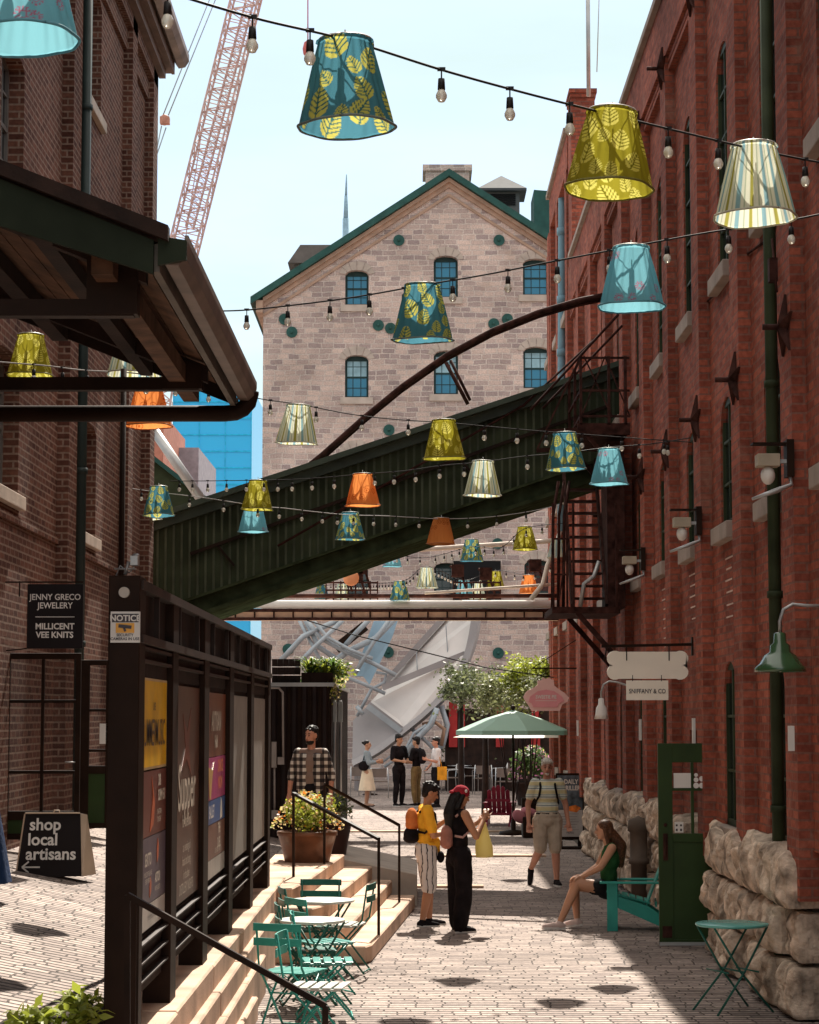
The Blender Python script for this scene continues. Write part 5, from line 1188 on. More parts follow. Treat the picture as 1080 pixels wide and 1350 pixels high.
# ================================================================ planter tubs, bedding plants
def tub(name, label, loc, r0, r1, h, m, fol, cat='planter', sq=1.0, fr=None, leaf=.05, n=900):
    e = thing(name, label, cat, loc); c = MB(); c.lathe([(r0*.96, 0), (r0, .02), ((r0+r1)/2, h*.5), (r1, h-.05), (r1+.015, h-.05), (r1+.015, h), (r1-.03, h), (r1-.05, h-.06)], seg=28, sy=sq); c.build('tub', m, e)
    c = MB(); c.lathe([(0.0, h-.05), (r1-.03, h-.05)], seg=20, sy=sq); c.build('soil', mat('dark soil', (.03, .02, .015), .95), e)
    c = MB(); rn = random.Random(len(label)); rr_, hh = fr or (r1*1.25, .3)
    for i in range(9):
        a_ = rn.random()*6.28; q = (math.cos(a_)*rr_*.5*rn.random()**.5, math.sin(a_)*rr_*.5*sq, h+hh*.35+rn.random()*hh*.4)
        leaves(c, q, (rr_*.55, rr_*.55*sq, hh*.42), n//9, leaf, rn, 0, .15, .6, 1)
    for i in range(n//3):
        a_ = rn.random()*6.28; rad = rn.random()**.5*rr_; z = h+hh*(1.05-(rad/rr_)**2*.95)+rn.uniform(-.04, .05); p = Vector((math.cos(a_)*rad, math.sin(a_)*rad*sq, z)); m_ = fol[1+rn.randrange(len(fol)-1)]
        c.v_ = None; s_ = leaf*.8; nn = Vector((rn.gauss(0, 1), rn.gauss(0, 1), 1)).normalized(); u_ = nn.orthogonal().normalized()*s_*.5; v_ = nn.cross(u_); c.add([p-u_, p-v_, p+u_, p+v_], [(0, 1, 2, 3)], m_)
    # foliage base uses first kind
    for i, f in enumerate(c.f):
        if c.mi[i] == 0: c.mi[i] = fol[0]
    c.build('flowers', PM_, e); return e
M_terra = mat('glazed brown tub', (.15, .065, .035), .35, var=.3, vs=4)
q = G(405, 1139, .64); tub('planter', 'wide brown tub of cream and yellow flowers beside the step handrail', (q.x, q.y, tz(q.x, q.y)), .26, .35, .42, M_terra, [0, 2, 2, 2, 3, 0], fr=(.44, .42), leaf=.05, n=1500)
q = G(432, 1128, .60); tub('planter', 'dark pot half hidden behind the wide brown tub', (q.x+.06, q.y+.3, tz(q.x, q.y)), .17, .24, .46, mat('dark glazed pot', (.05, .02, .015), .4), [5, 1, 1, 2], fr=(.28, .34), n=500)
c = MB(); c.prism([(-2.15, 10.3, .67), (-1.68, 10.3, .67), (-1.68, 12.7, .67), (-1.95, 12.9, .67), (-2.3, 12.0, .67)], (0, 0, .09)); setp(c.build('planting_bed_soil', mat('dark soil', (.03, .02, .015), .95)), kind='structure')
for i, (x, y, n_) in enumerate(((-1.83, 12.3, 30), (-1.95, 11.65, 26), (-1.75, 11.7, 22), (-2.0, 11.1, 18))):
    c = MB(); rn = random.Random(30+i); blades(c, (0, 0, 0), n_, .26, .20, rn, .05, 0, .55); blades(c, (0, 0, 0), n_//2, .20, .16, rn, .045, 0, .5); leaves(c, (0, 0, .1), (.13, .13, .1), 40, .08, rn, 0, .3, .5, 1)
    e = thing('bedding_plant', ['tallest yellow-green leafy plant against the kiosk post', 'yellow-green leafy plant second from the kiosk post', 'small leafy plant tucked beside the kiosk post', 'lowest yellow-green plant at the front of the bed'][i], 'plant', (x, y, .74), 0, 'plants at the foot of the kiosk'); c.build('foliage', PM_, e)

# ================================================================ bistro furniture
M_teal = mat('teal enamel', (.035, .30, .245), .4, var=.12); M_tealL = mat('pale teal table enamel', (.10, .36, .32), .25, var=.08, spec=.6); M_dteal = mat('dark teal enamel', (.02, .12, .09), .4, var=.15); M_white2 = mat('sunlit white enamel', (.6, .62, .57), .3, var=.05)  # whitened enamel puts the sunlight on seats and table tops into colour
def bistro_table(label, loc, rz, mtop, mleg, r=.30, h=.71):
    e = thing('bistro_table', label, 'table', loc, rz, 'round folding bistro tables'); c = MB(); c.lathe([(0, h-.02), (r-.01, h-.02), (r, h-.012), (r, h+.0), (r-.006, h+.004), (0, h+.004)], seg=40); c.build('table_top', mtop, e)
    for s_ in (-1, 1):
        y = s_*.16
        for (xa, xb) in ((-.27, .24), (.27, -.24)):
            c = MB(); yy = y+(.012 if xa > 0 else -.012); c.tube([(xa, yy*1.25, 0), (xb*.05, yy, h*.47), (xb, yy*.9, h-.02)], .0095, 8); c.build('leg', mleg, e)
    c = MB(); c.tube([(-.14, -.18, .33), (-.14, .18, .33)], .007, 6); c.tube([(.14, -.18, .33), (.14, .18, .33)], .007, 6); c.tube([(0, -.19, h*.47), (0, .19, h*.47)], .008, 6); c.build('stretcher', mleg, e)
    return e
def bistro_chair(label, loc, rz, m, mslat=None):
    """seat faces +x, back at -x"""
    e = thing('bistro_chair', label, 'chair', loc, rz, 'slatted folding bistro chairs'); mslat = mslat or m
    for s_ in (-1, 1):
        y = s_*.18; c = MB(); c.tube([(.24, y, 0), (.0, y, .28), (-.20, y, .50), (-.25, y, .83)], .009, 8); c.build('frame', m, e)
        c = MB(); c.tube([(-.22, y*.9, 0), (.0, y*.9, .28), (.19, y*.9, .45)], .009, 8); c.build('leg', m, e)
    c = MB()
    for i in range(5): x = -.17+i*.085; c.box((x, -.20, .445), (x+.062, .20, .457))
    c.box((-.17, -.185, .43), (.22, -.165, .445)); c.box((-.17, .165, .43), (.22, .185, .445)); c.build('seat', mslat, e, bevel=.003)
    for z in (.665, .775): c = MB(); c.add([(-.238-.05*(z-.5)+t*0-.012*(1-(2*t-1)**2), -.20+.40*t, z+dz) for t in (0, .25, .5, .75, 1) for dz in (0, .058)], [(2*i, 2*i+2, 2*i+3, 2*i+1) for i in range(4)]); o = c.build('back_slat', m, e); md = o.modifiers.new('s', 'SOLIDIFY'); md.thickness = .011
    c = MB(); c.tube([(.23, -.18, .02), (.23, .18, .02)], .007, 6); c.tube([(-.21, -.16, .02), (-.21, .16, .02)], .007, 6); c.tube([(0, -.19, .28), (0, .19, .28)], .007, 6); c.build('stretcher', m, e)
    return e
def on(px, py, z):  # ground spot under a point of height z seen at the pixel
    q = G(px, py, z); return (q.x, q.y, 0)
q = on(965, 1217, .712); bistro_table('round teal folding table standing alone by the stone plinth on the right', q, R(22), M_tealL, M_dteal)
bistro_table('pale round bistro table farthest from the camera beside the steps', on(425, 1186, .712), R(10), M_white2, M_dteal)
bistro_table('pale round bistro table nearer the camera beside the steps', on(411, 1212, .712), R(-25), M_white2, M_dteal, .28)
def chair_at(label, px, py, rz, m, ms=None):    # px, py = centre of the backrest in the photo
    q = G(px, py, .74); a_ = rz; return bistro_chair(label, (q.x+.25*math.cos(a_), q.y+.25*math.sin(a_), 0), a_, m, ms)
chair_at('nearest teal bistro chair, its backrest turned to the camera', 366, 1234, R(68), M_teal)
q = on(430, 1266, .45); bistro_chair('teal bistro chair with a bright slatted seat between the nearest chair and the tables', (q[0]-.02, q[1], 0), R(4), M_teal, M_tealL)
chair_at('teal bistro chair behind the farther pale table, back to the steps', 423, 1172, R(-95), M_dteal)
q = on(452, 1218, .45); bistro_chair('bistro chair with sunlit white seat at the right of the tables', (q[0]+.02, q[1], 0), R(170), M_dteal, M_white2)
q = on(405, 1243, .45); bistro_chair('teal bistro chair pulled in under the nearer table', (q[0]+.12, q[1]+.1, 0), R(30), M_teal, M_tealL)
q = on(421, 1299, .45); bistro_chair('teal bistro chair in the foreground with a pale seat behind the near handrail', (q[0]-.03, q[1], 0), R(-8), M_teal, M_white2)
chair_at('dark bistro chair leaning against the terrace curb, left of the farther table', 372, 1183, R(12), M_dteal)
chair_at('dark bistro chair against the terrace curb, left of the nearer table', 366, 1206, R(8), M_dteal)

# ================================================================ adirondack chairs
def adirondack(label, loc, rz, m):
    """faces -x"""
    e = thing('adirondack_chair', label, 'chair', loc, rz)
    for s_ in (-1, 1):
        y = s_*.27
        c = MB(); c.box((-.36, y-.022, 0), (-.24, y+.022, .53)); c.build('leg', m, e, bevel=.004)
        c = MB(); c.prism([(-.34, y*.9-.014, .30), (-.34, y*.9-.014, .42), (.10, y*.9-.014, .28), (.52, y*.9-.014, .0), (.36, y*.9-.014, .0)], (0, .028, 0)); c.build('side_rail', m, e)
        c = MB(); c.box((-.44, y-.06, .53), (.40, y+.06, .552)); c.build('arm', m, e, bevel=.004)
        c = MB(); c.beam((.38, y, .53), (.30, y, .12), .03, .05); c.build('back_post', m, e)
    c = MB()
    for i in range(6): x = -.33+i*.085; z = .43-.30*(x+.33)*.85; c.beam((x, -.26, z), (x, .26, z), .07, .018, up=(.26, 0, 1))
    c.build('seat', m, e)
    for i in range(5):
        y = -.20+i*.10; h = (.58, .66, .69, .66, .58)[i]; d = Vector((.36, 0, .93)); p = Vector((.07, y, .27)); c = MB(); q = p+d*h*.98; u_ = Vector((0, .043, 0)); t_ = Vector((.93, 0, -.36))*.018
        c.prism([p-u_, p+u_, q+u_*1.05, q+d*.04, q-u_*1.05], t_); c.build('back_slat', m, e)
    c = MB(); c.beam((.36, -.27, .60), (.36, .27, .60), .02, .06); c.beam((.19, -.25, .30), (.19, .25, .30), .02, .06); c.build('crossbar', m, e); return e
q = G(806, 1228); adirondack('teal adirondack chair with the seated woman, beside the green door', (q.x+.34, q.y+.28, 0), R(-5), M_teal)
q = G(660, 1092); adirondack('burgundy adirondack chair seen from behind under the umbrella', (q.x, q.y+.4, 0), R(-98), mat('burgundy paint', (.20, .015, .035), .45, var=.15))

# ================================================================ green door leaf on the right
a = G(870, 1249); b = P(962, 980, a.y)
e = door_leaf('green_door', 'open dark green door with four panes hinged on the right brick wall', (a.x, a.y, .02), .72, b.z-.02, M_green2, 2, (1.62,), 1.16, stile=.15, th=.05, top=.20)
k = MB(); k.box((0, -.004, .0), (.72, .054, .035)); k.build('kick_strip', M_alum, e)
k = MB(); k.box((.045, -.012, .88), (.095, 0, 1.16)); k.tube([(.07, -.02, .93), (.07, -.055, .96), (.07, -.055, 1.1), (.07, -.02, 1.13)], .010, 8); k.ell((.07, -.02, 1.25), (.02, .015, .02)); k.build('handle', M_rust, e)
k = MB(); k.box((.03, -.006, .08), (.13, 0, .20)); k.build('door_stop', M_rust, e)
k = MB(); k.box((.165, -.002, 1.635), (.345, .012, 1.79)); k.build('paper_notice', M_white, e)
k = MB()
for (x, z, r_) in ((.40, 1.66, .03), (.40, 1.72, .025), (.46, 1.66, .03), (.46, 1.73, .028), (.52, 1.67, .035), (.40, 1.77, .02)): k.tube([(x, -.002, z), (x, .01, z)], r_, 14, smooth=False)
k.box((.49, -.002, 1.71), (.56, .01, 1.80)); k.build('stickers', M_white, e)
k = MB(); k.box((.17, -.002, 1.17), (.26, .012, 1.28)); o = k.build('small_label', M_white, e); k = MB()
for i in range(4): k.box((.18+(i % 2)*.045, -.004, 1.185+(i//2)*.05), (.20+(i % 2)*.045, -.002, 1.21+(i//2)*.045))
k.build('print_marks', ink, o)
# ================================================================ bone sign, small signs and lamps
SY_ = 23.95; e = thing('bone_sign', 'cream bone-shaped sign hanging from a bar on the right wall', 'sign', P(853, 878, SY_)); o = P(853, 878, SY_)
def R2(px, py): q = P(px, py, SY_); return (q.x-o.x, 0, q.z-o.z)
m_bone = mat('cream sign face', (.88, .82, .70), .6, var=.03)
pts = []
for (cx, cy, a0, a1) in ((811, 868, 250, 60), (897, 868, 120, -70), (897, 886, 70, -120), (811, 886, 300, 110)):
    n = 9; a1_ = a1
    for i in range(n+1): an = R(a0+(a1_-a0)*i/n); pts.append((cx+10.6*math.cos(an), cy-10.2*math.sin(an)))
k = MB(); k.prism([R2(*p) for p in pts], (0, .035, 0)); k.build('bone_board', m_bone, e)
k = MB(); a_ = R2(793, 852); b_ = R2(916, 849); k.beam(a_, (PX-o.x, 0, a_[2]+.02), .022, .03); k.beam((R2(800, 860)[0], 0, R2(0, 852)[2]), (R2(797, 870)[0], 0, R2(0, 872)[2]), .014)
for x in (826, 882): q = R2(x, 852); k.beam(q, (q[0], 0, R2(0, 871)[2]), .012)
for x in (834, 872): q = R2(x, 890); k.beam(q, (q[0], 0, R2(0, 898)[2]), .008)
k.box((PX-o.x-.02, -.04, a_[2]-.1), (PX-o.x, .04, a_[2]+.1)); k.build('hanging_bar', M_black, e)
e2 = thing('name_board', 'small white name board hanging under the bone sign', 'sign', o); k = MB(); k.box(R2(826, 923), (R2(881, 897)[0], .03, R2(0, 897)[2])); k.build('board', m_bone, e2)
t = MB(); q = R2(853.5, 914); textmesh(t, 'SNIFFANY & CO', (q[0], -.003, q[2]), ux, (0, 0, 1), .068, bold=.0008, sx=.82); t.build('lettering', ink, e2)
Yp = 41.0; q = P(720, 918, Yp); e = thing('bakery_sign', 'pink cupcake-shaped shop sign above the umbrella', 'sign', q, 0); s_ = Yp/2900
def pz(pts, sc=1): return [((x-720)*s_*sc, 0, -(y-918)*s_*sc) for x, y in pts]
out = [(692, 923), (690, 919), (694, 912), (705, 906), (709, 903), (709, 897), (714, 897), (716, 893), (720, 895), (724, 893), (727, 896), (730, 896), (731, 904), (736, 908), (745, 914), (750, 920), (748, 925), (741, 929), (738, 937), (701, 937), (697, 930)]
k = MB(); k.prism(pz(out), (0, .05, 0)); k.build('board', mat('pale pink face', (.8, .52, .48), .5, var=.04), e)
k = MB(); k.prism([(x, -.012, z+.01) for x, _, z in pz([(697, 926), (699, 919), (709, 912), (720, 910), (731, 912), (741, 919), (744, 925), (737, 928), (735, 933), (703, 933), (701, 928)])], (0, .013, 0)); o_ = k.build('panel', mat('rose face', (.75, .32, .34), .5, var=.05), e)
t = MB(); textmesh(t, 'SWEETIE PIE', (0, -.016, -.04), ux, (0, 0, 1), .092, bold=.002, sx=.78); t.box((-.2, -.016, -.085), (.2, -.013, -.078)); t.build('lettering', mat('sign white', (.75, .72, .68), .6), o_)
k = MB(); k.beam((-.25, .02, .52), (PX-q.x, .02, .52), .025); k.beam((-.25, .02, .52), (PX-q.x, .02, 1.05), .015); k.beam((0, .02, .34), (0, .02, .52), .015); k.build('hanging_bar', M_black, e)
def gooseneck(label, px, py, w_, Y, m, wallx, hook, big):
    q = P(px, py, Y); e = thing('gooseneck_lamp', label, 'wall lamp', q); s_ = Y/2900; r_ = w_*s_/2; k = MB()
    if big: k.lathe([(.02, .30), (.045, .29), (.05, .22), (.075, .20), (.08, .15), (.12, .125), (r_*.82, .06), (r_, .03), (r_, .0), (r_-.012, .0), (r_*.8, .045), (.1, .1)], seg=30)
    else: k.lathe([(.018, .26), (.035, .25), (.04, .18), (.065, .14), (r_*.85, .06), (r_, .0), (r_-.01, .0), (.06, .10)], seg=24)
    k.build('shade', m, e); k = MB(); k.ell((0, 0, .05), (.035, .035, .05)); k.build('bulb', M_lit, e)
    k = MB(); h_ = .30 if big else .26; k.tube([(0, 0, h_-.01), (0, 0, h_+.08), (.03, 0, h_+.17), (.10, 0, h_+.21), (.2, 0, h_+.20)]+[(x-q.x, 0, z-q.z) for x, z in hook], .013, 10); k.tube([(wallx-q.x-.02, 0, hook[-1][1]-q.z), (wallx-q.x, 0, hook[-1][1]-q.z)], .05, 12); k.build('arm', M_alum, e); return e
q = P(1029, 888, 16.6); gooseneck('green enamel barn lamp on a bent arm near the right edge', 1029, 886, 68, 16.6, mat('green enamel', (.03, .09, .035), .25, coat=.5, spec=.5), RX, [(RX, q.z+.51)], True)
q = P(793, 945, 27.6); e = gooseneck('small silver gooseneck lamp left of the bone sign', 793, 948, 19, 27.6, M_white, PX, [(q.x+.38, q.z+.37), (PX, q.z+.33)], False)
k = MB(); c_ = P(1035, 974, 17.3); k.box((PX-.012, 17.75, c_.z-.10), (PX-.001, 17.80, c_.z+.10)); k.box((PX-.06, 17.60, c_.z-.10), (PX-.01, 17.62, c_.z+.10)); o = k.build('wall_plaque', M_white); setp(o, 'narrow white plaque fixed to the nearest brick pilaster', 'plaque')
for i, (px, py, lab) in enumerate(((846, 962, 'narrow white fixture on the brick wall left of the green door'), (917, 964, 'narrow white fixture on the brick wall just above the green door'), (763, 960, 'far narrow white fixture on the brick wall behind the walking man'))):
    q = xwall(px, py, PX); k = MB(); k.box((PX-.03, q.y, q.z-.14), (PX, q.y+.07, q.z+.14)); o = k.build('wall_fixture', M_white); setp(o, lab, 'fixture', 'narrow white fixtures on the pilasters')
# standpipe by the wall
q = G(858, 1180); k = MB(); k.lathe([(.10, 0), (.10, .55), (.13, .56), (.13, .62), (.11, .63), (.11, .95), (.14, .97), (.13, 1.1), (.0, 1.16)], (2.85, 28.0, 0), 16); o = k.build('standpipe', mat('brown cast iron', (.12, .09, .07), .7, var=.25)); setp(o, 'brown cast iron standpipe against the stone plinth behind the teal chair', 'pipe')

# ================================================================ menu board, umbrella, café furniture
q = G(752, 1119); s_ = q.y/2900; e = thing('menu_board', 'tall black framed menu board on feet against the stone plinth', 'menu board', (q.x, q.y, 0)); W = 37*s_; H = 98*s_
k = MB(); k.box((-W/2, 0, .12*H), (W/2, .04, H)); k.box((-W/2-.08, -.18, 0), (W/2+.08, .22, .04)); k.box((-.2, 0, .03), (-.14, .04, .14)); k.box((.14, 0, .03), (.2, .04, .16)); k.build('frame', M_black, e)
k = MB(); k.box((-W/2+.03, -.006, .52*H), (W/2-.03, 0, H-.04)); a_ = k.build('poster_top', mat('blue grey photo print', (.09, .11, .13), .4, var=.4, vs=8), e)
k = MB(); k.box((-W/2+.03, -.006, .16*H), (W/2-.03, 0, .515*H)); b_ = k.build('poster_bottom', mat('pale print', (.46, .42, .40), .5), e)
t = MB(); textmesh(t, 'DAILY\nGRILLER', (.02, -.009, H*.86), ux, (0, 0, 1), .115, bold=.003, sx=.8); t.build('lettering', white, a_)
t = MB(); 
for i in range(7): t.box((-W/2+.06, -.009, H*(.46-.035*i)), (W/2-.1-.03*(i % 3), -.006, H*(.463-.035*i)))
textmesh(t, 'MENU', (0, -.009, H*.2), ux, (0, 0, 1), .05); t.build('lettering', ink, b_)
k = MB(); k.prism([(-.02, -.01, H*.50), (.12, -.01, H*.48), (.2, -.01, H*.54), (.1, -.01, H*.58), (-.02, -.01, H*.56)], (0, .003, 0)); k.build('picture', mat('orange food print', (.65, .17, .03), .5, var=.3, vs=12), e)
UY = 45.4; q = P(677, 1098, UY); e = thing('patio_umbrella', 'green patio umbrella over the café seating', 'umbrella', (q.x, UY, 0)); zt_ = P(677, 936, UY).z; zr = P(677, 963, UY).z; r_ = 1.2
m_um = leafmat('green canvas', (.28, .46, .37), .25, .08)
k = MB(); n = 8; top = (0, 0, zt_); ring = []
for i in range(n): a_ = 2*PI*i/n+.2; ring.append((r_*math.cos(a_), r_*math.sin(a_), zr))
mid = [((x*.5), y*.5, zt_-(zt_-zr)*.42) for x, y, z in ring]; vs = [top]+mid+ring
fs = [(0, 1+i, 1+(i+1) % n) for i in range(n)]+[(1+i, 1+n+i, 1+n+(i+1) % n, 1+(i+1) % n) for i in range(n)]
k.add(vs, fs); val = [((x*1.0), y, zr-.09) for x, y, z in ring]; k.add(ring+val, [(i, n+i, n+(i+1) % n, (i+1) % n) for i in range(n)]); k.build('canopy', m_um, e)
k = MB()
for (x, y, z) in ring: k.tube([(0, 0, zr+.05), (x*.97, y*.97, zr)], .01, 5)
k.build('ribs', M_black, e)
k = MB(); k.tube([(0, 0, 0), (0, 0, zt_+.03)], .024, 10); k.ell((0, 0, zt_+.05), (.05, .05, .05)); k.build('pole', M_black, e)
k = MB(); k.lathe([(.30, 0), (.28, .07), (.05, .10), (.05, .3)], seg=20); k.build('base', M_black, e)
UY2 = 48.0; q = P(686, 1090, UY2); e = thing('patio_umbrella', 'pale cream patio umbrella edge showing under the green one', 'umbrella', (q.x-.15, UY2, 0)); zt2 = P(677, 950, UY2).z; zr2 = P(677, 972, UY2).z
k = MB(); ring = [(1.3*math.cos(2*PI*i/8), 1.3*math.sin(2*PI*i/8), zr2) for i in range(8)]; k.add([(0, 0, zt2)]+ring, [(0, 1+i, 1+(i+1) % 8) for i in range(8)]); k.build('canopy', leafmat('cream canvas', (.6, .56, .46), .15, .04), e); k = MB(); k.tube([(0, 0, 0), (0, 0, zt2)], .024, 8); k.build('pole', M_black, e)
m_tub = mat('aluminium tube', (.5, .5, .5), .3, .8); m_web = mat('taupe webbing', (.16, .12, .10), .7)
def cafe_chair(label, px, py, rz):
    q = Gs(px, py); e = thing('cafe_chair', label, 'chair', (q.x, q.y, q.z), rz, 'metal café armchairs around the terrace tables')
    for s_ in (-1, 1):
        k = MB(); y = s_*.25; k.tube([(.22, y, 0), (.22, y, .62), (.18, y, .66), (-.20, y, .68), (-.24, y*.9, .82)], .013, 6); k.build('arm_frame', m_tub, e)
        k = MB(); k.tube([(-.24, y, 0), (-.20, y, .44), (-.24, y*.9, .82)], .013, 6); k.build('leg', m_tub, e)
    k = MB(); k.box((-.2, -.23, .43), (.22, .23, .455)); k.build('seat', m_web, e); k = MB(); k.box((-.25, -.2, .56), (-.225, .2, .80)); k.build('back', m_web, e); return e
def cafe_table(label, px, py):
    q = Gs(px, py); e = thing('cafe_table', label, 'table', (q.x, q.y, q.z), 0, 'round café tables'); k = MB(); k.lathe([(0, .72), (.34, .72), (.35, .74), (0, .75)], seg=24); k.build('table_top', m_tub, e); k = MB(); k.tube([(0, 0, .03), (0, 0, .72)], .03, 8); k.lathe([(.22, 0), (.2, .03), (.03, .05)], seg=16); k.build('pedestal', M_black, e)
for i, (px, py, rz, lab) in enumerate(((596, 1046, 200, 'café armchair left of the row behind the man with the yellow bag'), (617, 1043, 20, 'café armchair second in the row, angled left'), (636, 1047, 95, 'café armchair in the middle seen from behind'), (660, 1043, 170, 'café armchair right of the middle one'), (500, 1052, 90, 'dark café chair behind the woman in the skirt'), (478, 1050, 60, 'café chair at the foot of the dish sculpture'), (575, 1040, 140, 'café armchair behind the people in conversation'), (668, 1052, 70, 'café armchair in front beside the umbrella pole'))): cafe_chair(lab, px, py, R(rz))
cafe_table('round café table in front of the red shutters', 606, 1043); cafe_table('round café table right of centre near the umbrella', 648, 1042); cafe_table('round café table under the dish sculpture', 488, 1048)
# dark seat and bag in front of the menu board
q = G(707, 1104); e = thing('lounge_seat', 'dark seat with a pink cushion left of the walking man', 'seat', (q.x, q.y, 0)); k = MB(); k.box((-.28, -.25, .0), (.22, .3, .42)); k.box((-.28, .2, .3), (.22, .32, .78)); k.build('frame', M_black, e, bevel=.03)
k = MB(); k.ell((-.1, -.02, .48), (.22, .16, .10), Matrix.Rotation(.4, 3, 'Y')); k.ell((-.34, -.15, .42), (.12, .08, .16), Matrix.Rotation(-.9, 3, 'Y')); k.build('cushion', mat('dusty pink cloth', (.38, .14, .16), .9, var=.2), e)

# ================================================================ trees and pots at the back
def tree(label, base, h, crown, n, m, rnd, lean=0, multi=5, leaf=.10, group=None, cat='tree'):
    e = thing('tree', label, cat, base, 0, group); k = MB(); cx, cz, rx, rz_ = crown
    k.tube([(0, 0, 0), (lean*.4, 0, h*.35), (lean, 0, cz-.3*rz_)], [.11, .08, .05], 8); tips = []
    for i in range(multi*2):
        a_ = rnd.random()*6.28; d = Vector((math.cos(a_)*rx*.8, math.sin(a_)*rx*.7, (rnd.random()-.25)*rz_)); p0 = Vector((lean, 0, cz-.35*rz_)); p1 = Vector((cx, 0, cz))+d*.85; k.tube([p0, p0.lerp(p1, .5)+Vector((0, 0, .08)), p1], [.035, .022, .010], 5); tips.append(p1)
    if cat == 'tree': k.build('trunk', M_woodd, e)
    else:
        k = MB(); [k.tube([(0, 0, 0), (math.cos(a_)*rx*.4, math.sin(a_)*rx*.3, cz*.8)], .015, 5) for a_ in (0, 1.3, 2.6, 3.9, 5.2)]; k.build('stems', M_woodd, e)
    k = MB()
    for p in tips: leaves(k, p, (rx*.42, rx*.42, rz_*.38), n//len(tips), leaf, rnd, 0, .1, .5, 1)
    for i in range(n//6): leaves(k, (cx+rnd.gauss(0, .45)*rx, rnd.gauss(0, .45)*rx, cz+rnd.gauss(0, .4)*rz_), (.14, .14, .14), 3, leaf, rnd, 0, 0, .5, 1)
    k.build('crown', m, e); return e
rt = random.Random(8)
q = P(640, 915, 51); tree('olive-like tree with grey green crown between the dish sculpture and umbrella', (q.x, 51, 0), 2.6, (0, q.z, .85, .62), 2000, [M_leafD], rt)
q = P(608, 905, 52); tree('small dark leaved tree touching the dish sculpture rim', (q.x, 52, 0), 2.4, (0, q.z, .5, .6), 1000, [M_leafD], rt)
q = P(697, 900, 50); tree('tall yellow-green shrub rising behind the pink sign', (q.x, 50, 0), 2.5, (0, q.z, .62, .66), 2200, [M_leafY], rt, cat='shrub')
q = P(672, 915, 50.5); tree('pale green shrub behind the umbrella canopy', (q.x, 49.5, 0), 1.6, (.1, q.z-.1, .9, .7), 1500, [leafmat('sage leaves', (.20, .22, .10), .45)], rt, cat='shrub')
q = P(655, 992, 66); tree('dark green hedge bush behind the café chairs', (q.x, 66, .2), 1.0, (0, q.z-.1, 1.5, .65), 2600, [M_leafD], rt, cat='shrub')
q = P(620, 1000, 66.5); tree('low dark bush left of the umbrella pole', (q.x, 66.5, .2), .9, (0, q.z-.2, .9, .6), 1400, [M_leafD], rt, cat='shrub')
q = G(703, 1070); tub('planter', 'large flower pot with pink and yellow blooms beside the umbrella', (q.x, q.y, 0), .35, .5, .75, M_woodd, [1, 0, 4, 0, 4, 2], fr=(.66, .85), leaf=.11, n=1500)
# red shutters and low stall behind the café
e = thing('red_kiosk', 'dark stall with red shutters behind the café terrace', 'kiosk', P(620, 1010, 64)); k = MB(); a_, b_ = P(588, 1000, 64), P(725, 880, 64); k.box((a_.x, 64, 0), (b_.x, 66, b_.z-1.2)); k.build('wall', M_woodd, e, True)
for x0_, x1_ in ((592, 603), (607, 613), (654, 664), (700, 712)): k = MB(); u_, v_ = P(x0_, 985, 63.9), P(x1_, 925 if x0_ < 640 else 930, 63.9); k.box((u_.x, 63.9, u_.z), (v_.x, 63.98, v_.z)); k.build('shutter', mat('red shutter', (.35, .03, .03), .5), e, True)

# ================================================================ dish sculpture
DY = 64.0
m_d1 = mat('pale grey steel', (.66, .62, .59), .5, .0, var=.06, vs=1); m_d2 = mat('mid grey steel', (.30, .28, .28), .5, .0, var=.08, vs=1); m_d3 = mat('blue grey steel', (.26, .38, .47), .4, .1, var=.12, vs=1); m_d4 = mat('tube steel', (.34, .38, .41), .35, .2, var=.1)
DS = thing('dish_sculpture', 'huge grey steel dish sculpture with bundled tubes at the back of the lane', 'sculpture', (P(540, 1000, DY).x, DY, 0))
def cz(pts, d=0): return [P(340+x/3.6, 800+y/3.6, DY+d) for x, y in pts]
def face(name, pts, ds, m, th=.06):
    k = MB(); V_ = [P(340+x/3.6, 800+y/3.6, DY+d) for (x, y), d in zip(pts, ds)]; k.prism(V_, (0, th, 0)); return k.build(name, m, DS, True)
# rim band with depth: outer arc near, inner arc further
outer = [(1052, -20), (1045, 70), (1028, 160), (982, 285), (905, 405), (805, 505), (700, 592), (570, 690), (450, 752)]
inner = [(1022, -20), (1016, 70), (985, 222), (932, 335), (852, 435), (775, 515), (690, 578), (560, 672), (448, 735)]
def smooth2(p):
    out_ = []
    for i in range(len(p)-1):
        a_, b_, c_, d_ = p[max(i-1, 0)], p[i], p[i+1], p[min(i+2, len(p)-1)]
        for k_ in range(5):
            t_ = k_/5; out_.append(tuple(.5*(2*b_[j]+(c_[j]-a_[j])*t_+(2*a_[j]-5*b_[j]+4*c_[j]-d_[j])*t_*t_+(3*b_[j]-a_[j]-3*c_[j]+d_[j])*t_**3) for j in (0, 1)))
    return out_+[p[-1]]
outer = smooth2(outer); inner = smooth2(inner)
k = MB(); Vo = cz(outer, -.5); Vi = cz(inner, -.35); Vb = cz([(x+6, y+5) for x, y in outer], 1.6); n = len(outer); k.add(Vo+Vi+Vb, [(i, i+1, n+i+1, n+i) for i in range(n-1)]+[(2*n+i, 2*n+i+1, i+1, i) for i in range(n-1)]); o = k.build('rim', m_d2, DS, True); o.modifiers.new('s', 'SOLIDIFY').thickness = .05
face('upper_trough', [(890, 40), (1022, -20), (1016, 70), (985, 222), (640, 372), (590, 372)], [1.0, .2, 0, -.25, .7, 1.0], m_d1)
face('lower_trough', [(590, 390), (980, 228), (932, 335), (852, 435), (775, 515), (692, 576), (530, 458)], [.6, -.3, -.35, -.35, -.35, -.35, .3], m_d1)
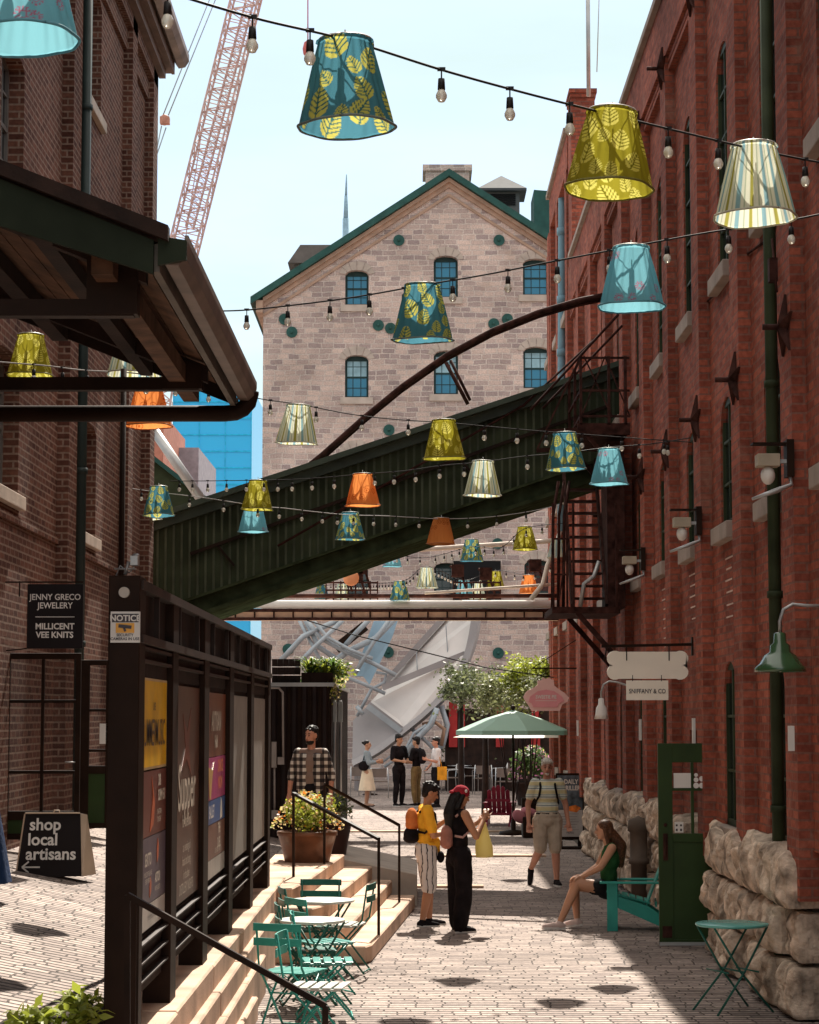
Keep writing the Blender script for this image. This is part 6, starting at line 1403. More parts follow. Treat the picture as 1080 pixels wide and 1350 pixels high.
face('side_plate', [(452, 540), (530, 460), (690, 578), (560, 672), (448, 735)], [.2, .25, -.38, -.38, -.35], m_d2)
k = MB(); k.beam(*cz([(592, 384), (984, 224)], -.2), .12, .18); k.beam(*cz([(900, 30), (590, 375)], .7), .25, .16); k.beam(*cz([(1022, -10), (890, 45)], .1), .1, .1); k.beam(*cz([(530, 455), (692, 578)], -.3), .1, .07); k.build('ridge', m_d2, DS, True)
k = MB(); k.beam(*cz([(893, 90), (903, 245)], .1), .03); k.beam(*cz([(753, 215), (757, 300)], .4), .03); k.beam(*cz([(520, 470), (680, 590)], -.45), .05, .16); k.build('seam', m_d4, DS, True)
face('inner_fin', [(455, 330), (560, 40), (672, 40), (640, 140), (530, 370), (500, 330)], [1.2, 1.2, 1.2, 1.1, 1.0, 1.1], m_d3)
for i, (pts, r) in enumerate((([(195, 60), (300, 262), (410, 330), (500, 365), (605, 412)], .09), ([(228, 58), (300, 150), (420, 215), (540, 265), (655, 325)], .11), ([(260, 60), (330, 145), (440, 205), (545, 245)], .09), ([(225, 60), (290, 190), (390, 260)], .13), ([(110, 255), (215, 140), (430, 40)], .13), ([(180, 285), (270, 190), (440, 30)], .11), ([(320, 290), (430, 210), (560, 150), (665, 40)], .15), ([(400, 200), (470, 120), (560, 30)], .12), ([(460, 320), (560, 150), (640, 40)], .10), ([(560, 310), (610, 320), (600, 360), (540, 390), (470, 520)], .08), ([(470, 470), (500, 512)], .10), ([(850, 480), (820, 560), (760, 620), (700, 700)], .15), ([(870, 470), (900, 560), (880, 650), (830, 700)], .13), ([(780, 560), (840, 545), (885, 580), (870, 660)], .10), ([(800, 560), (740, 600), (690, 700), (600, 760)], .07), ([(720, 570), (800, 640), (860, 700)], .09), ([(590, 740), (640, 700), (700, 690), (740, 720)], .05))):
    k = MB(); k.tube(cz(pts, -.2-.15*(i % 3)), r*.62, 10); k.build('tube', m_d4 if i != 13 else mat('copper tube', (.35, .22, .15), .4, .4), DS, True)
k = MB(); k.beam(*cz([(370, 200), (510, 90)], .6), .05, .30); k.build('bracket', M_black, DS, True)
k = MB(); k.box((DS.location.x-1.6, DY+.2, 0), (DS.location.x-1.3, DY+.5, 1.2)); k.build('support', m_d2, DS, True)
# ================================================================ people
def skin(name, c): 
    if 'skin '+name in MATS: return MATS['skin '+name]
    m = mat('skin '+name, c, .5, var=.06, spec=.35); b = m.node_tree.nodes['Principled BSDF']; b.inputs['Subsurface Weight'].default_value = .12; b.inputs['Subsurface Radius'].default_value = (.4, .15, .08); b.inputs['Subsurface Scale'].default_value = .02; return m
def hand(mb, w, d, curl, H, side, up=None):
    """palm and five fingers leaving the wrist w along d, bending towards curl"""
    d = Vector(d).normalized(); curl = Vector(curl); curl = (curl-d*curl.dot(d)).normalized(); lat = d.cross(curl).normalized()*side; k = H
    mb.cap(w, .0165*k, w+d*.028*k, .019*k); mb.cap(w+d*.022*k+lat*.011*k, .0105*k, w+d*.052*k+lat*.014*k, .0095*k); mb.cap(w+d*.022*k-lat*.010*k, .0105*k, w+d*.050*k-lat*.013*k, .0090*k)
    for i, (o, ln) in enumerate(((.0175, .042), (.006, .048), (-.006, .045), (-.0175, .036))):
        b = w+d*.053*k+lat*o*k; q1 = b+(d*.82+curl*.45).normalized()*ln*.48*k+lat*o*.12*k; q2 = q1+(d*.35+curl*.8).normalized()*ln*.5*k
        mb.cap(b, .0058*k, q1, .0052*k, 8); mb.cap(q1, .0052*k, q2, .0044*k, 8)
    b = w+d*.018*k+lat*.015*k; q1 = b+(lat*.75+d*.6+curl*.3).normalized()*.026*k; q2 = q1+(d*.8+curl*.5+lat*.15).normalized()*.022*k
    mb.cap(b, .0075*k, q1, .0060*k, 8); mb.cap(q1, .0060*k, q2, .0048*k, 8)
BASE = dict(pel=(0, 0, .53), ch=(0, .0, .72), nk=(0, .006, .845), hd=(0, -.006, .932),
            LS=(.098, .004, .806), RS=(-.098, .004, .806), LE=(.128, .02, .635), RE=(-.128, .02, .635), LW=(.135, -.02, .49), RW=(-.135, -.02, .49),
            LH=(.05, 0, .515), RH=(-.05, 0, .515), LK=(.056, -.012, .285), RK=(-.056, -.012, .285), LA=(.058, .012, .042), RA=(-.058, .012, .042))
def person(label, loc, yaw, H, sk, pose=None, head=(0, 0), top=None, bottom=None, shoes=None, hair=None, extra=(), handd=None, footd=None, build=1.0, vox=.0085, lean=0):
    J = dict(BASE); J.update(pose or {}); J = {k: Vector(v)*H for k, v in J.items()}; B = build
    e = thing('person', label, 'person', loc, R(yaw)); sm = sk; g = MB(); k = H
    hands = handd or {}; feet = footd or {}
    Rh = Matrix.Rotation(R(head[0]), 3, 'Z') @ Matrix.Rotation(R(head[1]), 3, 'X')
    hd = J['hd']; HL = lambda x, y, z: hd+Rh @ Vector((x*k, y*k, z*k))
    # torso
    up = (J['ch']-J['pel']).normalized()
    def torso(mb, inf, lo=0):
        r = inf
        mb.ell(J['pel'], (.083*k*B+r, .056*k*B+r, .062*k+r)); mb.ell(J['pel'].lerp(J['ch'], .45), (.072*k*B+r, .050*k*B+r, .095*k+r)); mb.ell(J['ch']+up*.01*k, (.084*k*B+r, .057*k*B+r, .092*k+r))
        mb.cap(J['RS'].lerp(J['ch']+up*.07*k, .25), .034*k+r, J['LS'].lerp(J['ch']+up*.07*k, .25), .034*k+r); mb.cap(J['ch']+up*.03*k, .055*k+r, J['nk']-up*.028*k, .032*k+r*.6)
    def arm(mb, s, inf, t0=0, t1=2.0):
        S_, E_, W_ = J[s+'S'], J[s+'E'], J[s+'W']
        mb.cap(S_, .031*k*B**.5+inf, S_.lerp(E_, min(1, t1)), (.031-.007*min(1, t1))*k+inf)
        if t1 > 1: mb.cap(E_, .0235*k+inf, E_.lerp(W_, t1-1), (.0235-.0085*(t1-1))*k+inf)
    def leg(mb, s, inf, t1=2.0, flare=0):
        A, K_, N = J[s+'H'], J[s+'K'], J[s+'A']; t = min(1, t1)
        mb.cap(A, .052*k*B+inf, A.lerp(K_, t), (.052-.019*t)*k+inf+flare*t)
        if t1 > 1:
            mb.cap(K_, .0335*k+inf+flare, K_.lerp(N, .35 if t1 > 1.35 else t1-1), .0335*k+inf+flare)
            if t1 > 1.35: mb.cap(K_.lerp(N, .33), .0335*k+inf+flare, K_.lerp(N, min(1, t1-1)), (.0335-.013*(t1-1))*k+inf+flare*1.4)
    torso(g, -.004); arm(g, 'L', 0); arm(g, 'R', 0); leg(g, 'L', 0); leg(g, 'R', 0)
    g.cap(J['nk']-up*.03*k, .031*k, HL(0, .010, -.03), .028*k)
    # head: skull, jaw, nose, ears, brow, lips
    g.ell(HL(0, .006, .012), (.0425*k, .053*k, .052*k), Rh); g.ell(HL(0, -.012, -.022), (.034*k, .036*k, .043*k), Rh); g.cap(HL(-.012, -.034, -.052), .010*k, HL(.012, -.034, -.052), .010*k)
    g.cap(HL(0, -.046, .006), .0055*k, HL(0, -.058, -.016), .0085*k, 8); g.cap(HL(-.016, -.043, .014), .006*k, HL(.016, -.043, .014), .006*k, 8); g.cap(HL(-.010, -.043, -.034), .0058*k, HL(.010, -.043, -.034), .0058*k, 8)
    for s in (-1, 1): g.ell(HL(s*.043, .006, -.002), (.006*k, .012*k, .018*k), Rh)
    for s, n_ in ((1, 'L'), (-1, 'R')):
        d = hands.get(n_, (J[n_+'W']-J[n_+'E'])); cu = hands.get(n_+'c', (0, -1, .1) if d[2] < 0 else (0, -1, .3)); hand(g, J[n_+'W'], Vector(d), Vector(cu), k, s)
        fd = Vector(feet.get(n_, (0.12*s, -1, 0))).normalized(); a_ = J[n_+'A']; g.cap(a_, .021*k, a_-Vector((0, 0, .018*k)), .024*k); g.cap(a_-Vector((0, 0, .02*k))+fd*-.01*k, .022*k, a_+fd*.09*k-Vector((0, 0, .024*k)), .016*k)
    organic('body', g, sm, vox, e, 2)
    ey = MB()
    for s in (-1, 1): ey.ell(HL(s*.017, -.0475, .004), (.0062*k, .004*k, .0035*k), Rh, 8, 6); ey.beam(HL(s*.009, -.051, .017), HL(s*.027, -.047, .017), .003*k, .004*k)
    ey.build('eyes', mat('dark eye', (.02, .012, .01), .3), e)
    li = MB(); li.cap(HL(-.010, -.0495, -.034), .0028*k, HL(.010, -.0495, -.034), .0028*k, 6); li.build('mouth', mat('lip tone', (.30, .10, .08), .5), e)
    ctx = dict(J=J, HL=HL, Rh=Rh, k=k, e=e, up=up, torso=torso, arm=arm, leg=leg)
    if top:
        m, sl, inf = top[:3]; t = MB(); torso(t, inf)
        if len(top) > 3: t.ell(J['pel']-Vector((0, 0, top[3]*k)), (.086*k*B+inf, .06*k*B+inf, .05*k))
        if sl > 0: arm(t, 'L', inf+.004, t1=sl); arm(t, 'R', inf+.004, t1=sl)
        organic('shirt', t, m, vox*1.1, e, 2, folds=.007)
    if bottom:
        m, ln, inf, fl = bottom; t = MB(); t.ell(J['pel']+up*.015*k, (.086*k*B+inf, .061*k*B+inf, .05*k+inf)); t.ell(J['pel']-up*.02*k, (.086*k*B+inf, .064*k*B+inf, .06*k+inf)); leg(t, 'L', inf, ln, fl); leg(t, 'R', inf, ln, fl); organic('trousers' if ln > 1.5 else 'shorts', t, m, vox*1.1, e, 2, folds=.009)
    if shoes:
        for s, n_ in ((1, 'L'), (-1, 'R')):
            fd = Vector(feet.get(n_, (0.12*s, -1, 0))).normalized(); a_ = J[n_+'A']; t = MB(); dn = Vector((0, 0, .022*k)); t.cap(a_-dn*.3, .026*k, a_-dn, .027*k); t.cap(a_-dn-fd*.018*k, .023*k, a_-dn+fd*.05*k, .024*k); t.cap(a_-dn+fd*.05*k, .023*k, a_-dn*1.25+fd*.105*k, .017*k)
            o = organic('shoe', t, shoes[0], vox, e, 1); so_ = MB(); sd_ = fd.cross(Vector((0, 0, 1))).normalized(); h0 = a_-Vector((0, 0, .045*k)); w_ = .026*k
            pts = [h0-fd*.040*k+sd_*w_*.7, h0+fd*.05*k+sd_*w_, h0+fd*.11*k+sd_*w_*.7, h0+fd*.125*k, h0+fd*.11*k-sd_*w_*.7, h0+fd*.05*k-sd_*w_, h0-fd*.040*k-sd_*w_*.7]
            so_.prism(pts, (0, 0, .014*k)); so_.build('sole', shoes[1], o)
    if hair:
        m, fn = hair; t = MB(); fn(t, ctx); organic('hair', t, m, .0075, e, 1)
    for nm, m, fn in extra:
        t = MB(); r = fn(t, ctx)
        if r == 'org': organic(nm, t, m, .008, e, 2, folds=.006 if 'shirt' in nm or 'pack' in nm else 0)
        else: t.build(nm, m, e)
    return e
def short_hair(vol=.006, back=.0, fringe=True):
    def f(t, c):
        HL, k, Rh = c['HL'], c['k'], c['Rh']; t.ell(HL(0, .014, .026), ((.044+vol)*k, (.052+vol)*k, (.046+vol)*k), Rh); t.ell(HL(0, .034, -.004), (.040*k, .030*k, .045*k), Rh); rq_ = random.Random(int(k*1000))
        for _ in range(34):
            a_ = rq_.random()*6.28; b_ = rq_.random()*1.25; p_ = (math.cos(a_)*math.sin(b_)*(.043+vol), .016+math.sin(a_)*math.sin(b_)*(.052+vol), .024+math.cos(b_)*(.045+vol)); t.ell(HL(*p_), (.010*k, .012*k, .009*k), Rh, 7, 5)
        if fringe: t.cap(HL(-.022, -.036, .046), .016*k, HL(.024, -.036, .048), .016*k)
    return f
def long_hair(t, c):
    HL, k, Rh, J = c['HL'], c['k'], c['Rh'], c['J']; t.ell(HL(0, .014, .022), (.049*k, .056*k, .050*k), Rh); t.ell(HL(0, .040, -.02), (.048*k, .034*k, .065*k), Rh); b = J['ch']+Vector((0, .065*k, 0)); t.cap(HL(0, .05, -.03), .040*k, b+Vector((.0, .005, .10*k)), .046*k); t.cap(b+Vector((0, .005, .09*k)), .048*k, b-Vector((0, -.01, .03*k)), .024*k)
    for s in (-1, 1): t.cap(HL(s*.036, .006, .0), .016*k, HL(s*.046, .022, -.09), .017*k)
H_black = mat('black hair', (.010, .007, .006), .5, var=.3, vs=60, bump=.5, bs=120); H_brown = mat('brown hair', (.085, .035, .016), .45, var=.4, vs=50, bump=.5, bs=120); H_grey = mat('white hair', (.55, .50, .44), .6, var=.15, vs=50, bump=.4, bs=120)
S1 = skin('tan', (.47, .245, .15)); S2 = skin('olive', (.42, .205, .115)); S3 = skin('ruddy', (.50, .23, .15)); S4 = skin('light', (.56, .33, .23))
def cloth(n, c, var=.14): return mat(n, c, .9, var=var, vs=7, bump=.5, bs=18, spec=.1, bd=.02)
def stripes(name, cols, scale, axis='Z', noise=0):
    if name in MATS: return MATS[name]
    m, t, b = _new(name); n = t.nodes; l = t.links.new; c = n.new('ShaderNodeTexCoord'); s = n.new('ShaderNodeSeparateXYZ'); l(c.outputs['Object'], s.inputs[0]); v = s.outputs[axis]
    if axis == 'A':
        pass
    if noise:
        nz = n.new('ShaderNodeTexNoise'); nz.inputs['Scale'].default_value = 9; l(c.outputs['Object'], nz.inputs['Vector']); a = n.new('ShaderNodeMath'); a.operation = 'MULTIPLY_ADD'; l(nz.outputs['Fac'], a.inputs[0]); a.inputs[1].default_value = noise; l(v, a.inputs[2]); v = a.outputs[0]
    mu = n.new('ShaderNodeMath'); mu.operation = 'MULTIPLY'; mu.inputs[1].default_value = scale; l(v, mu.inputs[0]); fr_ = n.new('ShaderNodeMath'); fr_.operation = 'FRACT'; l(mu.outputs[0], fr_.inputs[0])
    r = n.new('ShaderNodeValToRGB'); r.color_ramp.interpolation = 'CONSTANT'; l(fr_.outputs[0], r.inputs[0]); els = r.color_ramp.elements
    for i, (p_, col) in enumerate(cols):
        el = els[i] if i < 2 else els.new(p_); el.position = p_; el.color = (*col, 1)
    l(r.outputs['Color'], b.inputs['Base Color']); b.inputs['Roughness'].default_value = .9; MATS[name] = m; return m
def plaid(name):
    m, t, b = _new(name); n = t.nodes; l = t.links.new; c = n.new('ShaderNodeTexCoord'); s = n.new('ShaderNodeSeparateXYZ'); l(c.outputs['Object'], s.inputs[0]); out = []
    for ax, sc in ((0, 11.5), (2, 11.5)):
        mu = n.new('ShaderNodeMath'); mu.operation = 'MULTIPLY'; mu.inputs[1].default_value = sc; l(s.outputs[ax], mu.inputs[0]); f_ = n.new('ShaderNodeMath'); f_.operation = 'FRACT'; l(mu.outputs[0], f_.inputs[0]); g_ = n.new('ShaderNodeMath'); g_.operation = 'GREATER_THAN'; g_.inputs[1].default_value = .5; l(f_.outputs[0], g_.inputs[0]); out.append(g_.outputs[0])
    a = n.new('ShaderNodeMath'); l(out[0], a.inputs[0]); l(out[1], a.inputs[1]); h = n.new('ShaderNodeMath'); h.operation = 'MULTIPLY'; h.inputs[1].default_value = .5; l(a.outputs[0], h.inputs[0])
    r = n.new('ShaderNodeValToRGB'); r.color_ramp.interpolation = 'CONSTANT'; els = r.color_ramp.elements; els[0].color = (.62, .56, .50, 1); els[1].position = .25; els[1].color = (.11, .085, .075, 1); q = els.new(.75); q.color = (.012, .009, .010, 1)
    l(h.outputs[0], r.inputs[0]); l(r.outputs['Color'], b.inputs['Base Color']); b.inputs['Roughness'].default_value = .9; return m
C_black = cloth('black cloth', (.012, .009, .010), .3); C_rub = mat('white sole rubber', (.6, .56, .52), .7); C_blksole = mat('dark sole rubber', (.03, .025, .025), .7)

# ---- young person in yellow
def pack(cols, w, h, d, z, x=0):
    def f(t, c):
        J, k = c['J'], c['k']; b = J['ch']+Vector((x*k, (.075+d/2)*k, z*k)); t.ell(b, (w*k, d*k, h*k)); t.ell(b-Vector((0, 0, h*.45*k)), (w*1.05*k, d*1.05*k, h*.55*k)); return 'org'
    return f
def straps(t, c):
    J, k = c['J'], c['k']
    for s in (-1, 1):
        x = s*.062*k; ch = J['ch']; t.tube([ch+Vector((x, .065*k, -.06*k)), ch+Vector((x*1.5, .02*k, -.07*k)), ch+Vector((x*1.15, -.066*k, -.01*k)), ch+Vector((x*.95, -.060*k, .06*k)), ch+Vector((x*.95, -.01*k, .115*k)), ch+Vector((x*.9, .055*k, .07*k))], .009*k, 6)
def box_in_hands(cx, cy, cz, w, d, h, rx=0):
    def f(t, c):
        k = c['k']; o = Vector((cx, cy, cz))*k; M = Matrix.Rotation(R(rx), 3, 'X'); vs = [o+M @ Vector((sx*w/2, sy*d/2, sz*h/2)) for sz in (-1, 1) for sy in (-1, 1) for sx in (-1, 1)]; t.add(vs, [(0, 2, 3, 1), (4, 5, 7, 6), (0, 1, 5, 4), (2, 6, 7, 3), (0, 4, 6, 2), (1, 3, 7, 5)])
    return f
q = G(562, 1221)
def tied(t, c):
    J, k = c['J'], c['k']; p = J['pel']; t.ell(p+Vector((0, -.01*k, .045*k)), (.100*k, .075*k, .035*k)); t.cap(p+Vector((.03*k, -.07*k, .03*k)), .032*k, p+Vector((.035*k, -.095*k, -.06*k)), .020*k); t.cap(p+Vector((-.04*k, -.06*k, .06*k)), .035*k, p+Vector((.03*k, -.08*k, .0)), .025*k); return 'org'
def pouch(t, c):
    J, k = c['J'], c['k']; p = J['pel']; t.ell(p+Vector((-.02*k, -.10*k, -.05*k)), (.035*k, .028*k, .042*k)); return 'org'
C_yel = cloth('mustard yellow cotton', (.78, .40, .035), .08)
_kw = dict(handd={'L': (-.3, -.5, .8), 'R': (.3, -1, .3)}, build=1.12)
person('young person in a yellow top and striped shorts with an orange and black backpack', (q.x, q.y, 0), 98, 1.645, S2,
  pose=dict(LE=(.112, -.05, .655), LW=(.055, -.155, .735), RE=(-.118, -.035, .635), RW=(-.03, -.165, .655), nk=(0, -.004, .845), hd=(0, -.032, .926), ch=(0, .004, .72), LA=(.055, -.03, .042), LK=(.056, -.025, .285), RA=(-.055, .035, .042)),
  head=(4, 20), top=(C_yel, .78, .012), bottom=(stripes('black striped white shorts', [(0, (.60, .56, .54)), (.62, (.02, .015, .02)), (.80, (.55, .5, .48))], 17, 'Y', .06), 1.02, .016, .022), shoes=(C_black, C_rub), hair=(H_black, short_hair(.005)),
  extra=(('backpack', cloth('orange nylon', (.55, .17, .05)), pack(0, .062, .085, .045, .02)), ('sling_bag', C_black, pack(0, .070, .060, .055, -.085)), ('backpack_straps', C_black, straps), ('tied_sweatshirt', C_yel, tied), ('pouch', C_black, pouch)), **_kw)
# ---- young woman with cap
q = G(605, 1229)
def cap_(t, c):
    HL, k, Rh = c['HL'], c['k'], c['Rh']; t.ell(HL(0, .010, .026), (.052*k, .060*k, .048*k), Rh); t.cap(HL(-.026, .058, .016), .010*k, HL(.026, .058, .016), .010*k); t.cap(HL(-.020, .082, .004), .009*k, HL(.020, .082, .004), .009*k); t.cap(HL(0, .05, .02), .022*k, HL(0, .09, .0), .010*k); return 'org'
def cap_badge(t, c):
    HL, k, Rh = c['HL'], c['k'], c['Rh']; t.ell(HL(-.048, -.0, .035), (.006*k, .011*k, .011*k), Rh)
def bagp(t, c):
    J, k = c['J'], c['k']; w = J['RW']; t.tube([w+Vector((0, 0, 0)), w+Vector((.0, .01, -.03)), w+Vector((0, .02, -.12*k)), w+Vector((0, .01, -.20*k)), w+Vector((0, .0, -.265*k)), w+Vector((0, 0, -.27*k))], [.006, .018, .045*k, .062*k, .060*k, .03*k], 14)
person('young woman in a red backwards cap and wide black trousers looking at her phone', (q.x, q.y, 0), 118, 1.63, S2,
  pose=dict(RE=(-.130, -.065, .655), RW=(-.055, -.175, .775), LE=(.120, -.05, .65), LW=(.02, -.170, .745), nk=(0, -.006, .845), hd=(0, -.026, .928), LA=(.06, -.02, .042), RA=(-.05, .02, .042)),
  head=(-6, 18), top=(C_black, 0, .008), bottom=(C_black, 1.93, .018, .024), shoes=(C_black, C_rub), hair=(H_black, long_hair),
  extra=(('cap', cloth('crimson cap', (.28, .018, .03), .1), cap_), ('cap_badge', C_rub, cap_badge), ('backpack', cloth('dusty pink nylon', (.34, .15, .115), .2), pack(0, .060, .085, .038, -.07)), ('backpack_straps', cloth('pink strap', (.42, .25, .22)), straps), ('phone', mat('phone glass', (.01, .01, .012), .15), box_in_hands(-.03, -.215, .815, .05, .006, .095, -25)), ('plastic_bag', leafmat('thin yellow plastic', (.72, .62, .30), .5, .02), bagp)),
  handd={'R': (.25, -.35, .9), 'L': (-.4, -.7, .6), 'Rc': (.6, -.6, .2)}, build=1.1)
# ---- walking man
q = G(722, 1168)
C_polo = stripes('striped polo cotton', [(0, (.62, .54, .30)), (.40, (.66, .62, .52)), (.55, (.10, .17, .18)), (.63, (.60, .62, .55)), (.86, (.22, .32, .32)), (.92, (.66, .6, .42))], 8.4, 'Z')
def cap_ears(t, c): pass
person('grey-haired man in a striped polo and khaki shorts walking towards the camera', (q.x, q.y, 0), 4, 1.80, S3,
  pose=dict(LE=(.150, .025, .64), LW=(.165, -.02, .50), RE=(-.150, .03, .64), RW=(-.150, -.02, .49), LK=(.060, -.035, .29), LA=(.066, -.055, .046), RK=(-.060, -.035, .30), RA=(-.115, .14, .125), LH=(.052, 0, .515), RH=(-.052, 0, .515)),
  head=(-5, 4), top=(C_polo, .62, .014, .02), bottom=(cloth('khaki cotton', (.42, .335, .255), .08), .98, .016, .018), shoes=(C_black, C_rub), hair=(H_grey, short_hair(.003)),
  extra=(('backpack_straps', C_black, straps), ('backpack', C_black, pack(0, .07, .10, .05, .0)), ('belt', C_black, lambda t, c: t.lathe([(.092*c['k'], 0), (.096*c['k'], .01), (.092*c['k'], .028)], c['J']['pel']+Vector((0, 0, .03*c['k'])), 24, sy=.74)), ('beard', H_grey, lambda t, c: (t.ell(c['HL'](0, -.030, -.047), (.022*c['k'], .020*c['k'], .016*c['k']), c['Rh']), 'org')[1])),
  footd={'R': (-.15, -.55, -.75)}, build=1.16)
# ---- plaid shirt man
Yq = 27.6; q = P(410, 1050, Yq); zf_ = tz(-1.3, Yq)
def plaid_open(t, c):
    J, k = c['J'], c['k']; p = J['pel']; 
    for s, n_ in ((1, 'L'), (-1, 'R')):
        c['arm'](t, n_, .010, t1=1.18)
        ch = J['ch']; 
        t.cap(ch+Vector((s*.062*k, .0, .06*k)), .042*k, p+Vector((s*.070*k, .0, .0)), .040*k); t.cap(ch+Vector((s*.05*k, -.025*k, .05*k)), .040*k, p+Vector((s*.062*k, -.030*k, -.04*k)), .034*k); t.cap(ch+Vector((s*.06*k, .03*k, .06*k)), .040*k, p+Vector((s*.05*k, .035*k, -.03*k)), .042*k)
        t.cap(J['nk']+Vector((s*.040*k, .0, -.036*k)), .012*k, J[n_+'S']+Vector((-s*.03*k, 0, -.006*k)), .024*k)
    t.cap(J['ch']+Vector((0, .04*k, .06*k)), .05*k, p+Vector((0, .04*k, 0)), .05*k); return 'org'
person('man in an open plaid shirt over a taupe tee standing before the black hut', (q.x, Yq, zf_), -8, 1.69, S3, pose=dict(LE=(.152, .02, .64), LW=(.150, -.01, .50), RE=(-.152, .02, .64), RW=(-.160, -.01, .50)),
  head=(-24, 2), top=(cloth('taupe jersey', (.23, .155, .125), .06), 0, .008, .03), bottom=(C_black, 1.9, .012, .006), shoes=(C_black, C_blksole), hair=(H_black, short_hair(.001, fringe=False)),
  extra=(('plaid_shirt', plaid('black white plaid'), plaid_open), ('beard', H_black, lambda t, c: (t.ell(c['HL'](0, -.016, -.046), (.033*c['k'], .034*c['k'], .024*c['k']), c['Rh']), 'org')[1])), build=1.02)
# ---- seated woman
q = G(800, 1228); sc = 1.0
def tank(t, c):
    J, k = c['J'], c['k']; c['torso'](t, .008); 
    return 'org'
def straps2(t, c):
    J, k = c['J'], c['k']
    t.tube([J['RS']+Vector((.03*k, -.03*k, .02*k)), J['RS']+Vector((.02*k, .01*k, .035*k)), J['ch']+Vector((.0, .075*k, -.02*k)), J['pel']+Vector((.06*k, .075*k, .06*k))], .004*k, 5)
person('woman in a green top with long brown hair sitting on the teal adirondack chair', (q.x+.04, q.y+.30, 0), -88, 1.66, S1,
  pose=dict(pel=(0, .0, .285), ch=(0, .020, .465), nk=(0, .015, .585), hd=(0, -.025, .672), LS=(.092, .02, .552), RS=(-.092, .02, .552), LE=(.115, -.06, .425), LW=(.055, -.185, .355), RE=(-.115, -.05, .42), RW=(-.05, -.175, .352),
            LH=(.05, 0, .275), RH=(-.05, 0, .275), LK=(.055, -.215, .315), LA=(.055, -.335, .05), RK=(-.060, -.225, .29), RA=(-.055, -.205, .06)), head=(0, 4),
  top=(cloth('bottle green knit', (.022, .085, .028), .15), 0, .008), bottom=(cloth('black denim', (.012, .012, .014), .2), .38, .012, .004), shoes=(cloth('pale pink canvas', (.55, .42, .38), .06), C_rub), hair=(H_brown, long_hair), extra=(('bag_strap', cloth('tan strap', (.35, .24, .16)), straps2),), handd={'L': (-.2, -1, -.1), 'R': (.2, -1, -.1), 'Lc': (0, -.2, -1), 'Rc': (0, -.2, -1)}, footd={'L': (0, -1, 0), 'R': (-.05, -1, -.12)}, build=1.08)
# ---- far group
Yg = 57.5
def far(label, px, py, yaw, H, sk, **kw): q = Gs(px, py); return person(label, (q.x, q.y, q.z), yaw, H, sk, vox=.013, **kw)
def skirt(c1, z0, z1, r0, r1):
    def f(t, c):
        k = c['k']; n = 30; vs = []; p = c['J']['pel']
        for i, (z, r) in enumerate(((z1, r0), ((z0+z1)/2, (r0+r1)/2*1.02), (z0, r1))):
            for j in range(n): a = 2*PI*j/n; rr_ = r*k*(1+.06*math.sin(a*7)*i/2); vs.append((p.x+rr_*math.cos(a), p.y+rr_*.85*math.sin(a), z*k))
        t.add(vs, [(i*n+j, i*n+(j+1) % n, (i+1)*n+(j+1) % n, (i+1)*n+j) for i in range(2) for j in range(n)], 0, True)
    return f
def bun(t, c): HL, k, Rh = c['HL'], c['k'], c['Rh']; t.ell(HL(0, .014, .022), (.046*k, .054*k, .048*k), Rh); t.ell(HL(0, .07, .03), (.022*k, .022*k, .022*k))
def shoulder_bag(t, c): J, k = c['J'], c['k']; p = J['pel']+Vector((.0, .06*k, .08*k)); t.ell(p+Vector((-.09*k, -.02*k, 0)), (.05*k, .085*k, .075*k)); t.tube([p+Vector((-.09*k, 0, .06*k)), J['RS']+Vector((0, 0, .03*k))], .008*k, 6); return 'org'
far('distant woman in a grey jacket and cream skirt with a black shoulder bag', 484, 1063, 84, 1.66, S1, pose=dict(LE=(.115, -.05, .66), LW=(.06, -.16, .66), RE=(-.115, -.04, .65), RW=(-.05, -.16, .68)), top=(cloth('grey blue denim', (.26, .30, .32)), 1.7, .012), shoes=(cloth('nude leather', (.4, .25, .18)), C_blksole), hair=(H_black, bun),
  extra=(('skirt', cloth('cream skirt', (.72, .58, .42), .06), skirt(0, .24, .56, .085, .15)), ('shoulder_bag', C_black, shoulder_bag)))
far('distant man in black seen beyond the man with the backpack', 526, 1063, 40, 1.80, S2, pose=dict(LE=(.135, -.02, .655), LW=(.08, -.13, .62), RE=(-.135, -.02, .65), RW=(-.07, -.14, .63)), head=(20, 5), top=(C_black, .9, .014), bottom=(C_black, 1.9, .012, .004), shoes=(C_black, C_rub), hair=(H_black, short_hair(.004)))
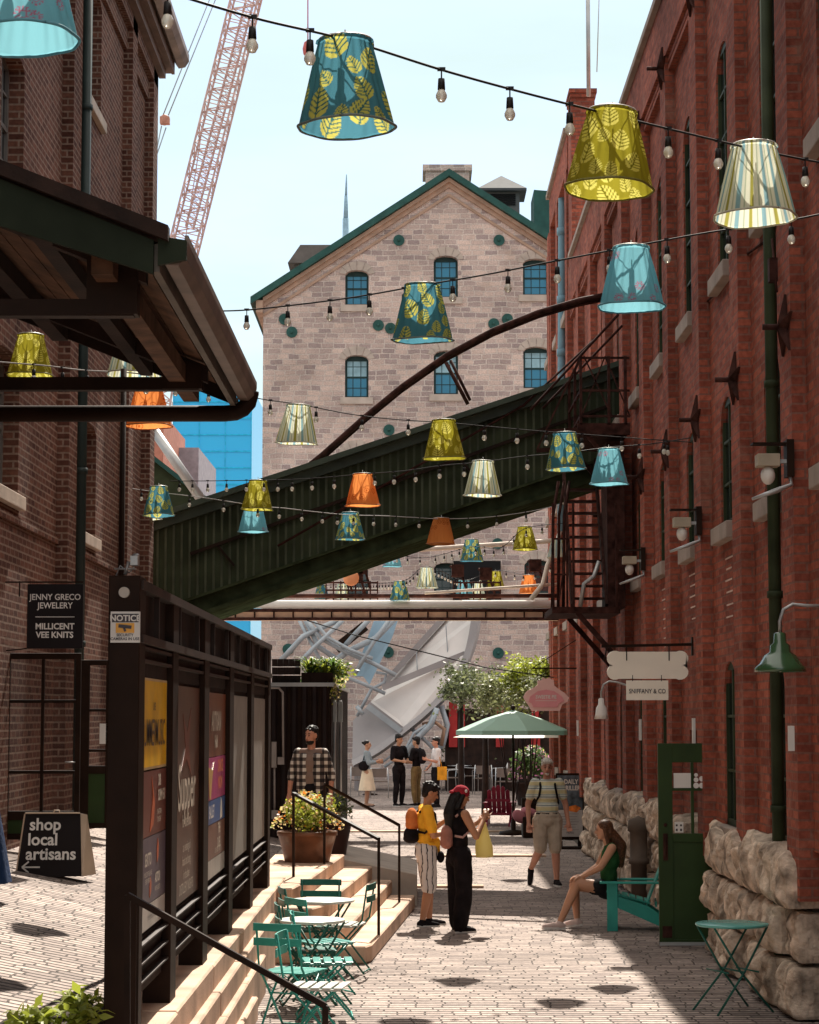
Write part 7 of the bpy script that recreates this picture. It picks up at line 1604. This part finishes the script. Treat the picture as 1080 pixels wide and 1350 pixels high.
far('distant man in a black tee and olive trousers wearing a black backpack', 549, 1063, -118, 1.74, S1, pose=dict(LE=(.13, -.03, .65), LW=(.10, -.15, .64), RE=(-.13, -.03, .65), RW=(-.09, -.15, .63)), top=(C_black, .8, .014), bottom=(cloth('olive brown twill', (.19, .12, .05)), 1.9, .012, .004), shoes=(C_black, C_rub), hair=(H_black, short_hair(.004)), extra=(('backpack', C_black, pack(0, .075, .11, .05, .0)),))
def ybag(t, c): J, k = c['J'], c['k']; p = J['pel']+Vector((.12*k, .05*k, -.04*k)); t.box(p-Vector((.03*k, .06*k, .10*k)), p+Vector((.03*k, .07*k, .09*k))); t.tube([p+Vector((0, 0, .09*k)), J['LS']+Vector((0, 0, .03*k))], .006*k, 5)
far('distant man in a white shirt carrying a yellow tote bag', 575, 1064, -75, 1.74, S3, pose=dict(LE=(.12, -.03, .65), LW=(.09, -.15, .68), RE=(-.12, -.01, .65), RW=(-.10, -.09, .56)), top=(cloth('white shirt', (.68, .62, .60), .05), .75, .016), bottom=(C_black, 1.9, .012, .004), shoes=(C_black, C_blksole), hair=(H_black, short_hair(.004)), extra=(('tote_bag', cloth('yellow canvas', (.72, .32, .03)), ybag),))
# ---- leaning person behind the menu board, and the one cut by the left edge
q = P(754, 1040, 43.5); person('person in dark clothes and cap leaning forward behind the menu board', (q.x, 43.5, 0), 55, 1.74, S1, vox=.013, pose=dict(ch=(0, -.06, .70), nk=(0, -.11, .80), hd=(0, -.15, .865), LS=(.098, -.10, .77), RS=(-.098, -.10, .77), LE=(.13, -.16, .62), LW=(.07, -.24, .60), RE=(-.13, -.16, .62), RW=(-.08, -.24, .61)), head=(0, 25), top=(C_black, 1.6, .014), bottom=(C_black, 1.9, .012, .004), shoes=(C_black, C_blksole), hair=(C_black, short_hair(.008)))
q = G(-6, 1182, 1.0); person('person in a navy flared coat cut by the left edge of the picture', (q.x-.14, q.y, tz(-4, 15)-.05), -90, 1.50, S1, top=(cloth('navy wool', (.012, .028, .075)), 1.8, .014), shoes=(C_black, C_blksole), hair=(H_black, short_hair()), extra=(('coat_skirt', cloth('navy wool', (.012, .028, .075)), skirt(0, .04, .56, .09, .20)),))
